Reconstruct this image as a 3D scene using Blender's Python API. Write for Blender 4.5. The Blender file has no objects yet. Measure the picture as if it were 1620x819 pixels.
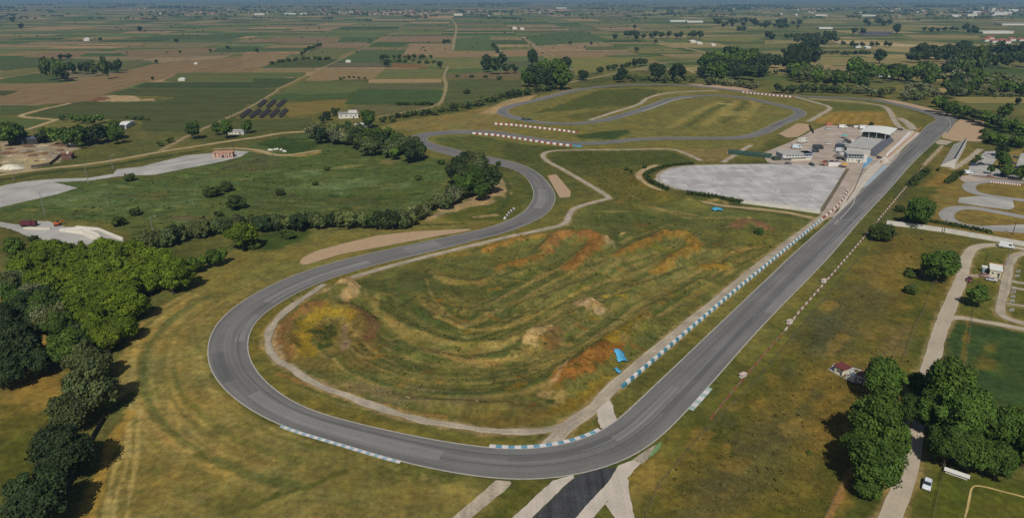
import bpy, math, random
import numpy as np
from mathutils import Vector, Matrix
random.seed(7); RNG = np.random.default_rng(11)
SC = bpy.context.scene; COL = SC.collection
# ------------------------------------------------------------------ camera model (ground unprojection of survey points)
F = 1080.0; CX, CY = 810.0, 409.5; H = 115.0
PITCH = math.atan((CY + 8.0) / F); CP, SP = math.cos(PITCH), math.sin(PITCH)
def P(px, py, z=0.0):
    u = (px - CX) / F; v = (py - CY) / F
    t = (H - z) / (SP + v * CP)
    return (u * t, (CP - v * SP) * t)
def depth(px, py, z=0.0):
    v = (py - CY) / F
    return (H - z) / (SP + v * CP)
def ppm(px, py): return F / depth(px, py)          # pixels per metre there
def PL(pts): return [P(*p) for p in pts]
def Z(ox, oy, pts, s=3.9): return [(ox + x / s, oy + y / s) for x, y in pts]
Z1 = lambda *p: Z(0, 0, p); Z2 = lambda *p: Z(400, 0, p); Z3 = lambda *p: Z(800, 0, p); Z4 = lambda *p: Z(1210, 0, p)
Z5 = lambda *p: Z(0, 200, p); Z6 = lambda *p: Z(400, 200, p); Z7 = lambda *p: Z(800, 200, p); Z8 = lambda *p: Z(1210, 200, p)
Y1 = lambda *p: Z(0, 400, p); Y2 = lambda *p: Z(400, 400, p); Y3 = lambda *p: Z(800, 400, p); Y4 = lambda *p: Z(1210, 400, p)
Y5 = lambda *p: Z(0, 609, p); Y6 = lambda *p: Z(400, 609, p); Y7 = lambda *p: Z(800, 609, p); Y8 = lambda *p: Z(1210, 609, p)

KILL = 1.22
def lin(c): return c / 12.92 if c <= .04045 else ((c + .055) / 1.055) ** 2.4
def C(r, g, b, k=1.0):
    if r >= g > b * 1.45 and r < 190: r, g = r * .985, g * 1.012     # the sun is warm: keep grass from going orange
    return tuple(min(.9, lin(x / 255) / KILL * k) for x in (r, g, b))

# ------------------------------------------------------------------ numpy noise
def _hash(ix, iy, s):
    h = (ix.astype(np.int64) * 374761393 + iy.astype(np.int64) * 668265263 + s * 982451653) & 0x7fffffff
    h = ((h ^ (h >> 13)) * 1274126177) & 0x7fffffff
    return ((h ^ (h >> 16)) & 0xffff) / 65535.0
def vnoise(x, y, s=0):
    ix = np.floor(x); iy = np.floor(y); fx = x - ix; fy = y - iy
    fx = fx * fx * (3 - 2 * fx); fy = fy * fy * (3 - 2 * fy)
    a = _hash(ix, iy, s); b = _hash(ix + 1, iy, s); c = _hash(ix, iy + 1, s); d = _hash(ix + 1, iy + 1, s)
    return (a * (1 - fx) + b * fx) * (1 - fy) + (c * (1 - fx) + d * fx) * fy
def fbm(x, y, sc, oc=4, s=0):
    r = 0; a = .5; n = 0
    for i in range(oc):
        r = r + a * vnoise(x / sc, y / sc, s + i); n += a; a *= .55; sc *= .5
    return r / n - .5

# ------------------------------------------------------------------ polylines
def resample(pts, step, closed=False):
    p = np.array(pts, float)
    if closed: p = np.vstack([p, p[:1]])
    d = np.hypot(*np.diff(p, axis=0).T); s = np.concatenate([[0], np.cumsum(d)])
    n = max(2, int(s[-1] / step) + 1)
    t = np.linspace(0, s[-1], n)
    q = np.stack([np.interp(t, s, p[:, k]) for k in range(p.shape[1])], 1)
    return q[:-1] if closed else q
def smooth(q, it=3, closed=False):
    q = q.copy()
    for _ in range(it):
        if closed: q = (np.roll(q, 1, 0) + 2 * q + np.roll(q, -1, 0)) / 4
        else: q[1:-1] = (q[:-2] + 2 * q[1:-1] + q[2:]) / 4
    return q
def catmull(pts, n=10):
    p = [np.array(a, float) for a in pts]; p = [2 * p[0] - p[1]] + p + [2 * p[-1] - p[-2]]
    out = []
    for i in range(1, len(p) - 2):
        a, b, c, d = p[i - 1:i + 3]
        t = np.linspace(0, 1, n, endpoint=False)[:, None]
        out.append(.5 * ((2 * b) + (c - a) * t + (2 * a - 5 * b + 4 * c - d) * t ** 2 + (3 * b - a - 3 * c + d) * t ** 3))
    out.append(p[-2][None]); return np.vstack(out)
def tangents(q, closed=False):
    if closed: d = np.roll(q, -1, 0) - np.roll(q, 1, 0)
    else: d = np.gradient(q, axis=0)
    return d / (np.hypot(d[:, 0], d[:, 1])[:, None] + 1e-9)

# ------------------------------------------------------------------ materials
MATS = {}
def nodes(m):
    m.use_nodes = True; nt = m.node_tree; nt.nodes.clear()
    return nt
def mat(name, col, rough=.8, var=.18, scale=.6, metal=0.0, spec=.3):
    if name in MATS: return MATS[name]
    m = bpy.data.materials.new(name); nt = nodes(m); N = nt.nodes; L = nt.links
    o = N.new('ShaderNodeOutputMaterial'); b = N.new('ShaderNodeBsdfPrincipled')
    g = N.new('ShaderNodeNewGeometry'); n = N.new('ShaderNodeTexNoise'); n.inputs['Scale'].default_value = scale; n.inputs['Detail'].default_value = 5
    r = N.new('ShaderNodeMapRange'); r.inputs[3].default_value = 1 - var * 1.6; r.inputs[4].default_value = 1 + var * 1.6
    r.inputs[1].default_value = .2; r.inputs[2].default_value = .8
    mx = N.new('ShaderNodeMix'); mx.data_type = 'RGBA'; mx.blend_type = 'MULTIPLY'; mx.inputs[0].default_value = 1
    mx.inputs[6].default_value = (*col[:3], 1)
    L.new(g.outputs['Position'], n.inputs['Vector']); L.new(n.outputs['Fac'], r.inputs[0]); L.new(r.outputs[0], mx.inputs[7])
    L.new(mx.outputs[2], b.inputs['Base Color']); b.inputs['Roughness'].default_value = rough; b.inputs['Metallic'].default_value = metal
    b.inputs['Specular IOR Level'].default_value = spec
    L.new(b.outputs[0], o.inputs[0]); MATS[name] = m
    return m
def attr_mat(name, noises, rough=.95, hue=.0, tint=(1.3, 1.08, .7), huescale=.03, stretch=None, bump=0):
    """Surface whose colour comes from the mesh's own colour attribute, broken up by several octaves of noise."""
    m = bpy.data.materials.new(name); nt = nodes(m); N = nt.nodes; L = nt.links
    o = N.new('ShaderNodeOutputMaterial'); b = N.new('ShaderNodeBsdfPrincipled'); b.inputs['Roughness'].default_value = rough
    b.inputs['Specular IOR Level'].default_value = .1
    a = N.new('ShaderNodeAttribute'); a.attribute_name = 'Col'; g = N.new('ShaderNodeNewGeometry'); cur = a.outputs['Color']
    vec = g.outputs['Position']; last = None
    for sc, lo, hi, st in noises:
        v = vec
        if st:
            mp = N.new('ShaderNodeMapping'); mp.inputs['Rotation'].default_value = (0, 0, st[2]); mp.inputs['Scale'].default_value = (st[0], st[1], 1)
            L.new(vec, mp.inputs['Vector']); v = mp.outputs[0]
        n = N.new('ShaderNodeTexNoise'); n.inputs['Scale'].default_value = sc; n.inputs['Detail'].default_value = 4; n.inputs['Roughness'].default_value = .65
        r = N.new('ShaderNodeMapRange'); r.inputs[1].default_value = .25; r.inputs[2].default_value = .75; r.inputs[3].default_value = lo; r.inputs[4].default_value = hi
        mx = N.new('ShaderNodeMix'); mx.data_type = 'RGBA'; mx.blend_type = 'MULTIPLY'; mx.inputs[0].default_value = 1
        L.new(v, n.inputs['Vector']); L.new(n.outputs['Fac'], r.inputs[0]); L.new(cur, mx.inputs[6]); L.new(r.outputs[0], mx.inputs[7]); cur = mx.outputs[2]; last = n
    if hue:
        n = N.new('ShaderNodeTexNoise'); n.inputs['Scale'].default_value = huescale; n.inputs['Detail'].default_value = 7; n.inputs['Roughness'].default_value = .7
        r = N.new('ShaderNodeMapRange'); r.inputs[1].default_value = .38; r.inputs[2].default_value = .66; r.inputs[4].default_value = hue
        mx = N.new('ShaderNodeMix'); mx.data_type = 'RGBA'; mx.blend_type = 'MULTIPLY'; mx.inputs[7].default_value = (*tint, 1)
        L.new(vec, n.inputs['Vector']); L.new(n.outputs['Fac'], r.inputs[0]); L.new(r.outputs[0], mx.inputs[0]); L.new(cur, mx.inputs[6]); cur = mx.outputs[2]
    if bump:   # tufts: small dark and straw-coloured specks
        for sc, lo, hi, tn in ((1.5, .54, .66, (.62, .72, .6)), (.8, .55, .68, (1.28, 1.2, 1.1)), (.33, .54, .7, (.74, .84, .7))):
            n = N.new('ShaderNodeTexNoise'); n.inputs['Scale'].default_value = sc; n.inputs['Detail'].default_value = 6; n.inputs['Roughness'].default_value = .75; n.inputs['Distortion'].default_value = .4
            r = N.new('ShaderNodeMapRange'); r.inputs[1].default_value = lo; r.inputs[2].default_value = hi; r.inputs[4].default_value = .8
            mx = N.new('ShaderNodeMix'); mx.data_type = 'RGBA'; mx.blend_type = 'MULTIPLY'; mx.inputs[7].default_value = (*tn, 1)
            mp = N.new('ShaderNodeMapping'); mp.inputs['Location'].default_value = (sc * 91, sc * 37, 0); L.new(vec, mp.inputs[0]); L.new(mp.outputs[0], n.inputs['Vector']); L.new(n.outputs['Fac'], r.inputs[0]); L.new(r.outputs[0], mx.inputs[0]); L.new(cur, mx.inputs[6]); cur = mx.outputs[2]
    if bump and last:
        bp = N.new('ShaderNodeBump'); bp.inputs['Strength'].default_value = 1; bp.inputs['Distance'].default_value = bump
        L.new(last.outputs['Fac'], bp.inputs['Height']); L.new(bp.outputs[0], b.inputs['Normal'])
    L.new(cur, b.inputs['Base Color']); L.new(b.outputs[0], o.inputs[0]); MATS[name] = m
    return m
def road_mat(name, col, streak=.16, blotch=.14, sc=.08, light=None, across=.8):
    """Worn asphalt / concrete: UV.x runs across, UV.y along (metres)."""
    m = bpy.data.materials.new(name); nt = nodes(m); N = nt.nodes; L = nt.links
    o = N.new('ShaderNodeOutputMaterial'); b = N.new('ShaderNodeBsdfPrincipled'); b.inputs['Roughness'].default_value = .9; b.inputs['Specular IOR Level'].default_value = .2
    uv = N.new('ShaderNodeUVMap'); uv.uv_map = 'UVMap'; g = N.new('ShaderNodeNewGeometry')
    mp = N.new('ShaderNodeMapping'); mp.inputs['Scale'].default_value = (across, .012, 1); L.new(uv.outputs[0], mp.inputs[0])
    cur = None
    for v, s, amp in ((mp.outputs[0], 1.0, streak), (g.outputs['Position'], sc, blotch), (g.outputs['Position'], 1.3, blotch * .7)):
        n = N.new('ShaderNodeTexNoise'); n.inputs['Scale'].default_value = s; n.inputs['Detail'].default_value = 5; L.new(v, n.inputs['Vector'])
        r = N.new('ShaderNodeMapRange'); r.inputs[1].default_value = .25; r.inputs[2].default_value = .75; r.inputs[3].default_value = 1 - amp; r.inputs[4].default_value = 1 + amp
        mx = N.new('ShaderNodeMix'); mx.data_type = 'RGBA'; mx.blend_type = 'MULTIPLY'; mx.inputs[0].default_value = 1
        L.new(n.outputs['Fac'], r.inputs[0]); L.new(r.outputs[0], mx.inputs[7])
        if cur is None: mx.inputs[6].default_value = (*col, 1)
        else: L.new(cur, mx.inputs[6])
        cur = mx.outputs[2]
    L.new(cur, b.inputs['Base Color']); L.new(b.outputs[0], o.inputs[0]); MATS[name] = m
    return m

# ------------------------------------------------------------------ object helpers
def link(name, me, mats=None, parent=None):
    o = bpy.data.objects.new(name, me); COL.objects.link(o)
    if mats is not None and me is not None:
        for m in (mats if isinstance(mats, (list, tuple)) else [mats]): me.materials.append(m)
    if parent is not None: o.parent = parent
    return o
def tag(o, label=None, cat=None, group=None, kind=None):
    if label: o['label'] = label
    if cat: o['category'] = cat
    if group: o['group'] = group
    if kind: o['kind'] = kind
    return o
def empty(name, loc, rz=0.0, label=None, cat=None, group=None):
    o = bpy.data.objects.new(name, None); COL.objects.link(o); o.location = loc; o.rotation_euler = (0, 0, rz); o.empty_display_size = .5
    return tag(o, label, cat, group)
def np_mesh(name, v, f4, col=None, smooth_=False, uv=None):
    me = bpy.data.meshes.new(name); v = np.asarray(v, np.float32); f4 = np.asarray(f4, np.int32); k = f4.shape[1]
    me.vertices.add(len(v)); me.vertices.foreach_set('co', v.ravel())
    me.loops.add(f4.size); me.loops.foreach_set('vertex_index', f4.ravel())
    me.polygons.add(len(f4)); me.polygons.foreach_set('loop_start', np.arange(0, f4.size, k, dtype=np.int32))
    me.update(calc_edges=True)
    if smooth_: me.polygons.foreach_set('use_smooth', np.ones(len(f4), bool))
    if col is not None:
        a = me.color_attributes.new('Col', 'FLOAT_COLOR', 'POINT'); c = np.ones((len(v), 4), np.float32); c[:, :3] = col; a.data.foreach_set('color', c.ravel())
    if uv is not None:
        l = me.uv_layers.new(name='UVMap'); l.data.foreach_set('uv', np.asarray(uv, np.float32)[f4.ravel()].ravel())
    return me
class MB:
    """Collects shaped pieces; build() links them as one mesh object."""
    def __init__(s): s.v = []; s.f = []; s.m = []
    def add(s, v, f, mi=0):
        b = len(s.v); s.v += [tuple(p) for p in v]; s.f += [tuple(b + i for i in q) for q in f]; s.m += [mi] * len(f); return s
    def box(s, x0, x1, y0, y1, z0, z1, mi=0, taper=0):
        t = taper
        v = [(x0, y0, z0), (x1, y0, z0), (x1, y1, z0), (x0, y1, z0), (x0 + t, y0 + t, z1), (x1 - t, y0 + t, z1), (x1 - t, y1 - t, z1), (x0 + t, y1 - t, z1)]
        return s.add(v, [(3, 2, 1, 0), (4, 5, 6, 7), (0, 1, 5, 4), (1, 2, 6, 5), (2, 3, 7, 6), (3, 0, 4, 7)], mi)
    def prism(s, prof, y0, y1, mi=0, axis='y'):
        n = len(prof)
        if axis == 'y': v = [(x, y0, z) for x, z in prof] + [(x, y1, z) for x, z in prof]
        else: v = [(y0, x, z) for x, z in prof] + [(y1, x, z) for x, z in prof]
        f = [(i, (i + 1) % n, n + (i + 1) % n, n + i) for i in range(n)] + [tuple(range(n))[::-1], tuple(range(n, 2 * n))]
        return s.add(v, f, mi)
    def tube(s, a, b, r0, r1=None, n=8, mi=0):
        a = Vector(a); b = Vector(b); r1 = r0 if r1 is None else r1; d = (b - a).normalized()
        u = d.orthogonal().normalized(); w = d.cross(u); v = []
        for p, r in ((a, r0), (b, r1)):
            for i in range(n):
                t = 2 * math.pi * i / n; v.append(p + u * math.cos(t) * r + w * math.sin(t) * r)
        return s.add(v, [(i, (i + 1) % n, n + (i + 1) % n, n + i) for i in range(n)] + [tuple(range(n))[::-1], tuple(range(n, 2 * n))], mi)
    def quad(s, a, b, c, d, mi=0): return s.add([a, b, c, d], [(0, 1, 2, 3)], mi)
    def build(s, name, mats, parent=None, bevel=0.0, smooth_=False):
        me = bpy.data.meshes.new(name); me.from_pydata(s.v, [], s.f); me.validate(); me.update()
        o = link(name, me, mats, parent)
        me.polygons.foreach_set('material_index', np.array(s.m[:len(me.polygons)], np.int32))
        if smooth_: me.polygons.foreach_set('use_smooth', np.ones(len(me.polygons), bool))
        if bevel:
            md = o.modifiers.new('bevel', 'BEVEL'); md.width = bevel; md.segments = 2
        return o

# ------------------------------------------------------------------ terrain: motocross mounds
MOUNDS = []   # (world polyline, width, height)
def mound(pts, w, h):
    k_ = len(pts) == 1; h *= 1.05 if k_ else 1.55; w *= 1.2 if k_ else .95; MOUNDS.append((np.array(PL(pts)) if len(pts) > 1 else np.array(PL(pts) * 2), w, h))
def seg_dist(x, y, q):
    best = np.full(x.shape, 1e9)
    for (ax, ay), (bx, by) in zip(q[:-1], q[1:]):
        dx, dy = bx - ax, by - ay; L2 = dx * dx + dy * dy + 1e-9
        t = np.clip(((x - ax) * dx + (y - ay) * dy) / L2, 0, 1)
        best = np.minimum(best, np.hypot(x - ax - t * dx, y - ay - t * dy))
    return best
FLATP = []
def height(x, y):
    x = np.asarray(x, float); y = np.asarray(y, float); z = np.zeros(x.shape)
    for q, w, h in MOUNDS:
        m = (x > q[:, 0].min() - 3 * w) & (x < q[:, 0].max() + 3 * w) & (y > q[:, 1].min() - 3 * w) & (y < q[:, 1].max() + 3 * w)
        if not m.any(): continue
        d = seg_dist(x[m], y[m], q); g = h * np.exp(-(d / w) ** 2 * 1.3)
        g *= 1 + .9 * fbm(x[m], y[m], 7, 3, 5)
        z[m] = np.maximum(z[m], g) + .25 * np.minimum(z[m], g)
    m = z > .02
    for q in FLATP:
        d = seg_dist(x[m], y[m], q); t = np.clip((d - 4.2) / 4.0, 0, 1); z[m] = (z[m] + .12) * t * t * (3 - 2 * t) - .12
    return np.where(m, np.maximum(z, -.12), z)
mound([(452, 565), (440, 533), (458, 507), (508, 489), (552, 495), (578, 515)], 5.5, 2.8)
mound([(575, 520), (560, 560), (530, 575)], 4, 1.4)
mound([(540, 455)], 7, 3.0); mound([(500, 462), (555, 450)], 4, 1.5)
mound([(770, 400), (820, 383), (870, 378)], 5, 2.2)
mound([(862, 405), (880, 382), (930, 378), (958, 388)], 6, 3.2)
mound([(940, 392), (915, 425)], 6, 2.4); mound([(800, 425), (860, 412)], 5, 1.8)
mound([(965, 425), (1010, 397), (1050, 378), (1092, 383), (1100, 400), (1060, 422)], 6, 3.2)
mound([(932, 488)], 6, 3.2); mound([(970, 480), (1000, 470)], 5, 1.5)
mound([(850, 538)], 6.5, 3.6); mound([(900, 512), (870, 530)], 5, 1.6)
mound([(893, 600), (935, 572), (985, 540), (1030, 515)], 6.5, 2.6)
mound([(1130, 425)], 6, 1.8); mound([(1185, 357)], 9, 2.6); mound([(1160, 370), (1215, 380)], 6, 1.6)
mound([(1000, 288), (1040, 305), (1085, 322), (1130, 322)], 8, 2.6)
mound([(988, 375)], 4, 2.0); mound([(600, 470), (590, 482), (612, 505), (650, 525)], 4, 1.5)
for q in ([(640, 520), (720, 548), (800, 545), (880, 515), (960, 470)], [(660, 560), (740, 575), (820, 560)], [(700, 490), (780, 500), (870, 470), (950, 440)],
          [(690, 440), (740, 452), (800, 440), (850, 425)], [(1000, 460), (1080, 430)], [(1010, 500), (1110, 445)], [(520, 620), (640, 640), (800, 645)], [(1120, 400), (1160, 395), (1150, 420)]):
    mound(q, 3.2, 1.1)

for q in ([(935, 650), (902, 668), (870, 679), (800, 683), (720, 673), (620, 652), (540, 622), (500, 606), (470, 588), (440, 570), (424, 548), (424, 528), (440, 503), (462, 484), (484, 469), (515, 450)], [(556, 439), (640, 415), (720, 395), (800, 375.6), (851, 365), (892, 354), (902, 338), (915, 327), (955, 316), (963, 312), (928, 290)],
          [(1345, 316), (1300, 345), (1210, 414), (1090, 512), (974, 608), (941, 645)], [(1020, 268), (1010, 277), (1018, 288), (1044, 301), (1069, 310), (1102, 318), (1146, 326), (1210, 332)]): FLATP.append(np.array(PL(q)))
# ------------------------------------------------------------------ ground painting
PAINT = []
def poly(pts, col, feather=2.0, rag=2.0, a=1.0, ns=9): PAINT.append(('p', np.array(PL(pts)), col, feather, rag, a, ns))
def stroke(pts, w, col, feather=1.0, rag=1.0, a=1.0, ns=6):
    q = catmull(PL(pts), 6) if len(pts) > 2 else np.array(PL(pts)); PAINT.append(('s', q, col, feather * .6, rag, a, ns * .7, w))
def inside(x, y, q):
    r = np.zeros(x.shape, bool); n = len(q); j = n - 1
    for i in range(n):
        xi, yi = q[i]; xj, yj = q[j]
        if yi != yj:
            c = ((yi > y) != (yj > y)) & (x < (xj - xi) * (y - yi) / (yj - yi) + xi); r ^= c
        j = i
    return r
def run_paint(x, y, col):
    for k, op in enumerate(PAINT):
        q, c, fe, rag, a, ns = op[1:7]; w = op[7] if op[0] == 's' else 0; mg = fe + rag + w + 1
        m = (x > q[:, 0].min() - mg) & (x < q[:, 0].max() + mg) & (y > q[:, 1].min() - mg) & (y < q[:, 1].max() + mg)
        if not m.any(): continue
        xx, yy = x[m], y[m]
        if op[0] == 'p':
            d = seg_dist(xx, yy, np.vstack([q, q[:1]])); sd = np.where(inside(xx, yy, q), d, -d)
        else: sd = w * .5 - seg_dist(xx, yy, q)
        sd = sd + fbm(xx, yy, ns, 4, 31 + k) * 2 * rag
        t = np.clip((sd + fe) / (2 * fe), 0, 1); t = (t * t * (3 - 2 * t) * a)[:, None]
        col[m] = col[m] * (1 - t) + np.array(c) * t
    return col
DRY = C(126, 112, 60); OLIVE = C(98, 98, 48); GREEN = C(66, 80, 32); DGREEN = C(48, 62, 28); TAN = C(158, 134, 98); ORANGE = C(150, 98, 38); OCHRE = C(140, 108, 40); PALE = C(165, 148, 104)
BROWN = C(108, 92, 48)
# --- zones
poly([(0, 290), (200, 285), (390, 232), (490, 210), (560, 230), (680, 250), (720, 265), (700, 320), (640, 350), (480, 352), (210, 380), (190, 350), (90, 345), (0, 350)], C(82, 95, 46), 5, 8)
for q, c, a in ((Z6((200, 290), (400, 260), (420, 290), (330, 330), (210, 320)), C(104, 120, 72), .8), (Z6((160, 370), (420, 345), (770, 330), (760, 365), (500, 390), (300, 385)), C(104, 120, 72), .75),
                (Z6((840, 380), (970, 350), (960, 370)), C(112, 126, 78), .8), (Z6((450, 410), (600, 395), (560, 420)), C(104, 120, 72), .8), (Z6((620, 205), (720, 195), (710, 215)), C(104, 120, 72), .8),
                (Z6((400, 270), (560, 240), (670, 240), (560, 260)), C(140, 128, 80), .8), (Z6((780, 210), (870, 205), (850, 230)), C(130, 112, 70), .8), (Z6((0, 170), (160, 180), (180, 260), (0, 270)), C(86, 84, 52), .7),
                (Z6((500, 440), (700, 430), (640, 480), (520, 470)), C(104, 88, 50), .6), (Z6((0, 400), (420, 430), (900, 440), (800, 520), (0, 530)), C(76, 84, 44), .6), (Z5((250, 450), (640, 400), (860, 440), (640, 520), (300, 500)), C(100, 116, 70), .6),
                (Z5((640, 420), (1060, 400), (1000, 440), (700, 450)), C(86, 82, 44), .6), (Z5((840, 470), (1240, 450), (1230, 500), (880, 510)), C(96, 112, 68), .6), (Z5((960, 370), (1260, 370), (1240, 420), (1080, 420)), C(96, 110, 68), .5),
                (Z5((1040, 545), (1300, 550), (1260, 580), (1050, 580)), C(110, 88, 62), .6), (Z5((780, 560), (1000, 560), (1050, 620), (800, 640)), C(96, 96, 46), .6), (Z5((1020, 300), (1200, 290), (1150, 330)), C(104, 118, 60), .6),
                (Z5((1350, 200), (1599, 200), (1599, 280), (1400, 270)), C(88, 80, 48), .7)):
    poly(q, c, 3, 6, a, 12)
poly(Z6((20, 105), (180, 65), (340, 75), (420, 110), (330, 165), (200, 170)), C(58, 76, 28), 3, 5)
stroke(Z6((0, 150), (150, 175), (300, 180), (400, 160)), 5, C(158, 128, 78), 1.5, 2)
R6 = np.random.default_rng(66); MD = np.array([(0, 300), (200, 285), (390, 245), (480, 215), (650, 255), (715, 275), (690, 315), (600, 340), (400, 345), (210, 372), (100, 345), (0, 340)], float)
for i in range(420):
    x = R6.uniform(0, 715); y = R6.uniform(212, 372)
    if not inside(np.array([x]), np.array([y]), MD)[0]: continue
    c = [C(108, 122, 76), C(54, 72, 26), C(88, 100, 46), C(62, 84, 28), C(118, 112, 62), C(84, 104, 52)][R6.integers(6)]; L_ = R6.uniform(4, 40); stroke([(x, y), (x + L_, y - L_ * R6.uniform(-.12, .12))], R6.uniform(.8, 4), c, .8, 2.5, R6.uniform(.45, .9), 5)
for x, y, r_ in ((0, 262, 0), (20, 245, 0), (60, 240, 0), (85, 250, 0), (30, 236, 0), (100, 240, 0)): stroke([(x, y), (x + 14, y + 1)], 3, C(120, 100, 74), 1, 3, .7)
# strip between dirt road and concrete, ditch
stroke([(0, 285), (77, 273), (154, 265), (218, 254), (308, 240)], 8, C(62, 72, 30), 2, 2)
poly(Z5((480, 170), (780, 20), (1150, 60), (980, 160), (700, 205), (480, 225), (430, 150)), C(92, 92, 46), 4, 5)
poly(Z5((750, 60), (850, 30), (1040, 30), (1000, 70), (800, 80)), C(122, 106, 62), 4, 5, .8)
poly([(0, 224), (60, 222), (118, 226), (126, 234), (106, 245), (92, 256), (62, 264), (46, 270), (0, 273)], C(160, 146, 122), 3, 4)
poly([(0, 252), (40, 250), (80, 252), (60, 264), (0, 271)], C(176, 160, 116), 3, 5, .7)
for x, y in ((35, 229), (15, 241), (40, 240), (72, 243), (108, 246), (95, 230)): poly([(x - 14, y), (x, y - 3), (x + 14, y), (x, y + 3)], C(112, 82, 54), 2, 4, .9)
poly(Z1((490, 620), (650, 590), (840, 590), (860, 620), (950, 605), (950, 622), (780, 632)), C(168, 146, 110), 2, 5); poly(Z1((500, 615), (650, 595), (690, 612), (560, 630)), C(120, 84, 58), 2, 5)
# --- left run-off grass
poly([(190, 610), (200, 565), (240, 505), (310, 445), (400, 398), (470, 388), (560, 395), (560, 410), (480, 430), (400, 465), (330, 525), (325, 575), (345, 620), (450, 690), (640, 745), (800, 775), (830, 819), (820, 870), (80, 870), (120, 819), (150, 740)], DRY, 4, 5)
poly([(300, 425), (380, 385), (500, 355), (660, 345), (760, 340), (800, 300), (812, 300), (835, 320), (800, 345), (640, 385), (560, 400), (470, 425), (330, 480)], C(120, 110, 56), 4, 6)
poly([(225, 470), (330, 415), (350, 400), (440, 375), (440, 362), (250, 425)], C(76, 80, 40), 4, 5)
poly(Z6((20, 690), (140, 650), (400, 640), (300, 720), (150, 760), (0, 760)), GREEN, 4, 5)
dark_arc = Y1((1280, 270), (1200, 310), (1080, 390), (960, 510), (900, 650), (885, 780)) + Y5((900, 50), (960, 180), (1080, 300), (1250, 420), (1450, 510), (1599, 570)) + [(470, 768)]
stroke(dark_arc, 2.8, C(80, 92, 48), 1.4, 1.6, .6)
for dx, w, c in ((-18, 2.0, C(172, 146, 84)), (-34, 2.2, C(160, 132, 76)), (14, 1.2, C(156, 132, 76)), (-9, 1.0, C(110, 98, 52)), (34, 1.0, C(160, 134, 76)), (52, 1.4, C(120, 104, 54))):
    stroke([(x + dx, y + dx * .1) for x, y in dark_arc[:10]], w, c, 1, 1.2, .65)
R7 = np.random.default_rng(77); TB = smooth(resample(catmull(PL(dark_arc), 6), 3), 8); TT_ = tangents(TB); TN_ = np.stack([-TT_[:, 1], TT_[:, 0]], 1)
for i in range(90):   # mowing swaths and straw lying along the curve
    d = R7.uniform(-14, 42); a0 = R7.integers(0, len(TB) - 12); a1 = min(len(TB), a0 + R7.integers(8, 40)); q = TB[a0:a1] + TN_[a0:a1] * d; PAINT.append(('s', q[::2], [C(160, 138, 78), C(112, 108, 52), C(98, 100, 44), C(148, 122, 66), C(160, 142, 88)][R7.integers(5)], .6, 1.4, R7.uniform(.15, .42), 4, R7.uniform(.6, 2.4)))
for i in range(200):
    x = R7.uniform(120, 800); y = R7.uniform(400, 819)
    if inside(np.array([x]), np.array([y]), np.array([(200, 610), (310, 450), (325, 575), (450, 690), (640, 745), (800, 775), (800, 819), (130, 819)], float))[0]:
        L_ = R7.uniform(3, 26); stroke([(x, y), (x + L_, y + L_ * R7.uniform(-.3, .5))], R7.uniform(.8, 3.5), [C(98, 98, 42), C(104, 104, 48), C(146, 128, 76), C(134, 110, 58), C(86, 94, 40)][R7.integers(5)], .8, 2.2, R7.uniform(.25, .6), 3)
stroke([(196, 640), (205, 690), (200, 735), (185, 780), (178, 819)], 1.0, C(172, 150, 92), .8, .8, .8)
stroke([(222, 650), (216, 720), (206, 780), (200, 819)], 1.0, C(172, 150, 92), .8, .8, .8)
stroke([(206, 640), (200, 705), (180, 745), (165, 819)], 1.0, C(172, 150, 92), .8, .8, .8)
stroke(Y5((780, 180), (740, 240), (700, 330), (640, 470), (590, 600), (560, 720), (530, 819)), 4.2, C(160, 130, 62), 1.2, 2, .9)
stroke([(300, 470), (232, 530), (198, 580), (190, 625)], 3, C(158, 132, 70), 1.5, 2, .8)
stroke(Y5((800, 60), (740, 140), (640, 330), (560, 500), (470, 690)), 4, C(88, 88, 44), 1.5, 2, .9)
stroke([(400, 800), (440, 783), (490, 768), (545, 745)], 2.2, C(86, 86, 36), 1, 1.5, .9)
poly(Y5((1300, 700), (1599, 660), (1599, 819), (1350, 819)), C(98, 94, 40), 4, 6, .6); poly([(480, 745), (600, 745), (690, 790), (560, 800)], C(112, 98, 46), 4, 8, .6)
poly([(700, 765), (770, 770), (740, 810), (690, 800)], C(146, 126, 66), 4, 6, .5)
stroke(Y6((330, 520), (480, 400), (700, 400)), 3, C(144, 124, 66), 2, 3, .5)
poly([(785, 800), (830, 768), (868, 762), (830, 800), (810, 819), (800, 870), (730, 870), (765, 819)], C(92, 90, 34), 3, 3)
# left grass beneath the trees
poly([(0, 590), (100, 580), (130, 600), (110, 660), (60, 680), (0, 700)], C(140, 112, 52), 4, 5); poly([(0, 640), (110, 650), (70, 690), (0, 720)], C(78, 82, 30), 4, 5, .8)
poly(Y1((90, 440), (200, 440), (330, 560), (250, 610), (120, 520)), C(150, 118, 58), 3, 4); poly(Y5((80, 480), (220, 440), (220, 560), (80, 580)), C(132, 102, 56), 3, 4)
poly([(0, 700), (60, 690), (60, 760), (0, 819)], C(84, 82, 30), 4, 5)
poly([(0, 345), (190, 385), (200, 400), (60, 410), (0, 400)], C(86, 84, 40), 4, 5)
# --- inner side of the track : verge
poly([(330, 540), (400, 500), (470, 458), (600, 415), (820, 362), (880, 345), (895, 360), (640, 425), (480, 480), (430, 540), (440, 590), (540, 640), (700, 690), (860, 700), (1000, 650), (1340, 340), (1350, 345), (1040, 610), (960, 680), (860, 715), (640, 700), (440, 640), (380, 580)], C(112, 102, 46), 3, 3)
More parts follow.
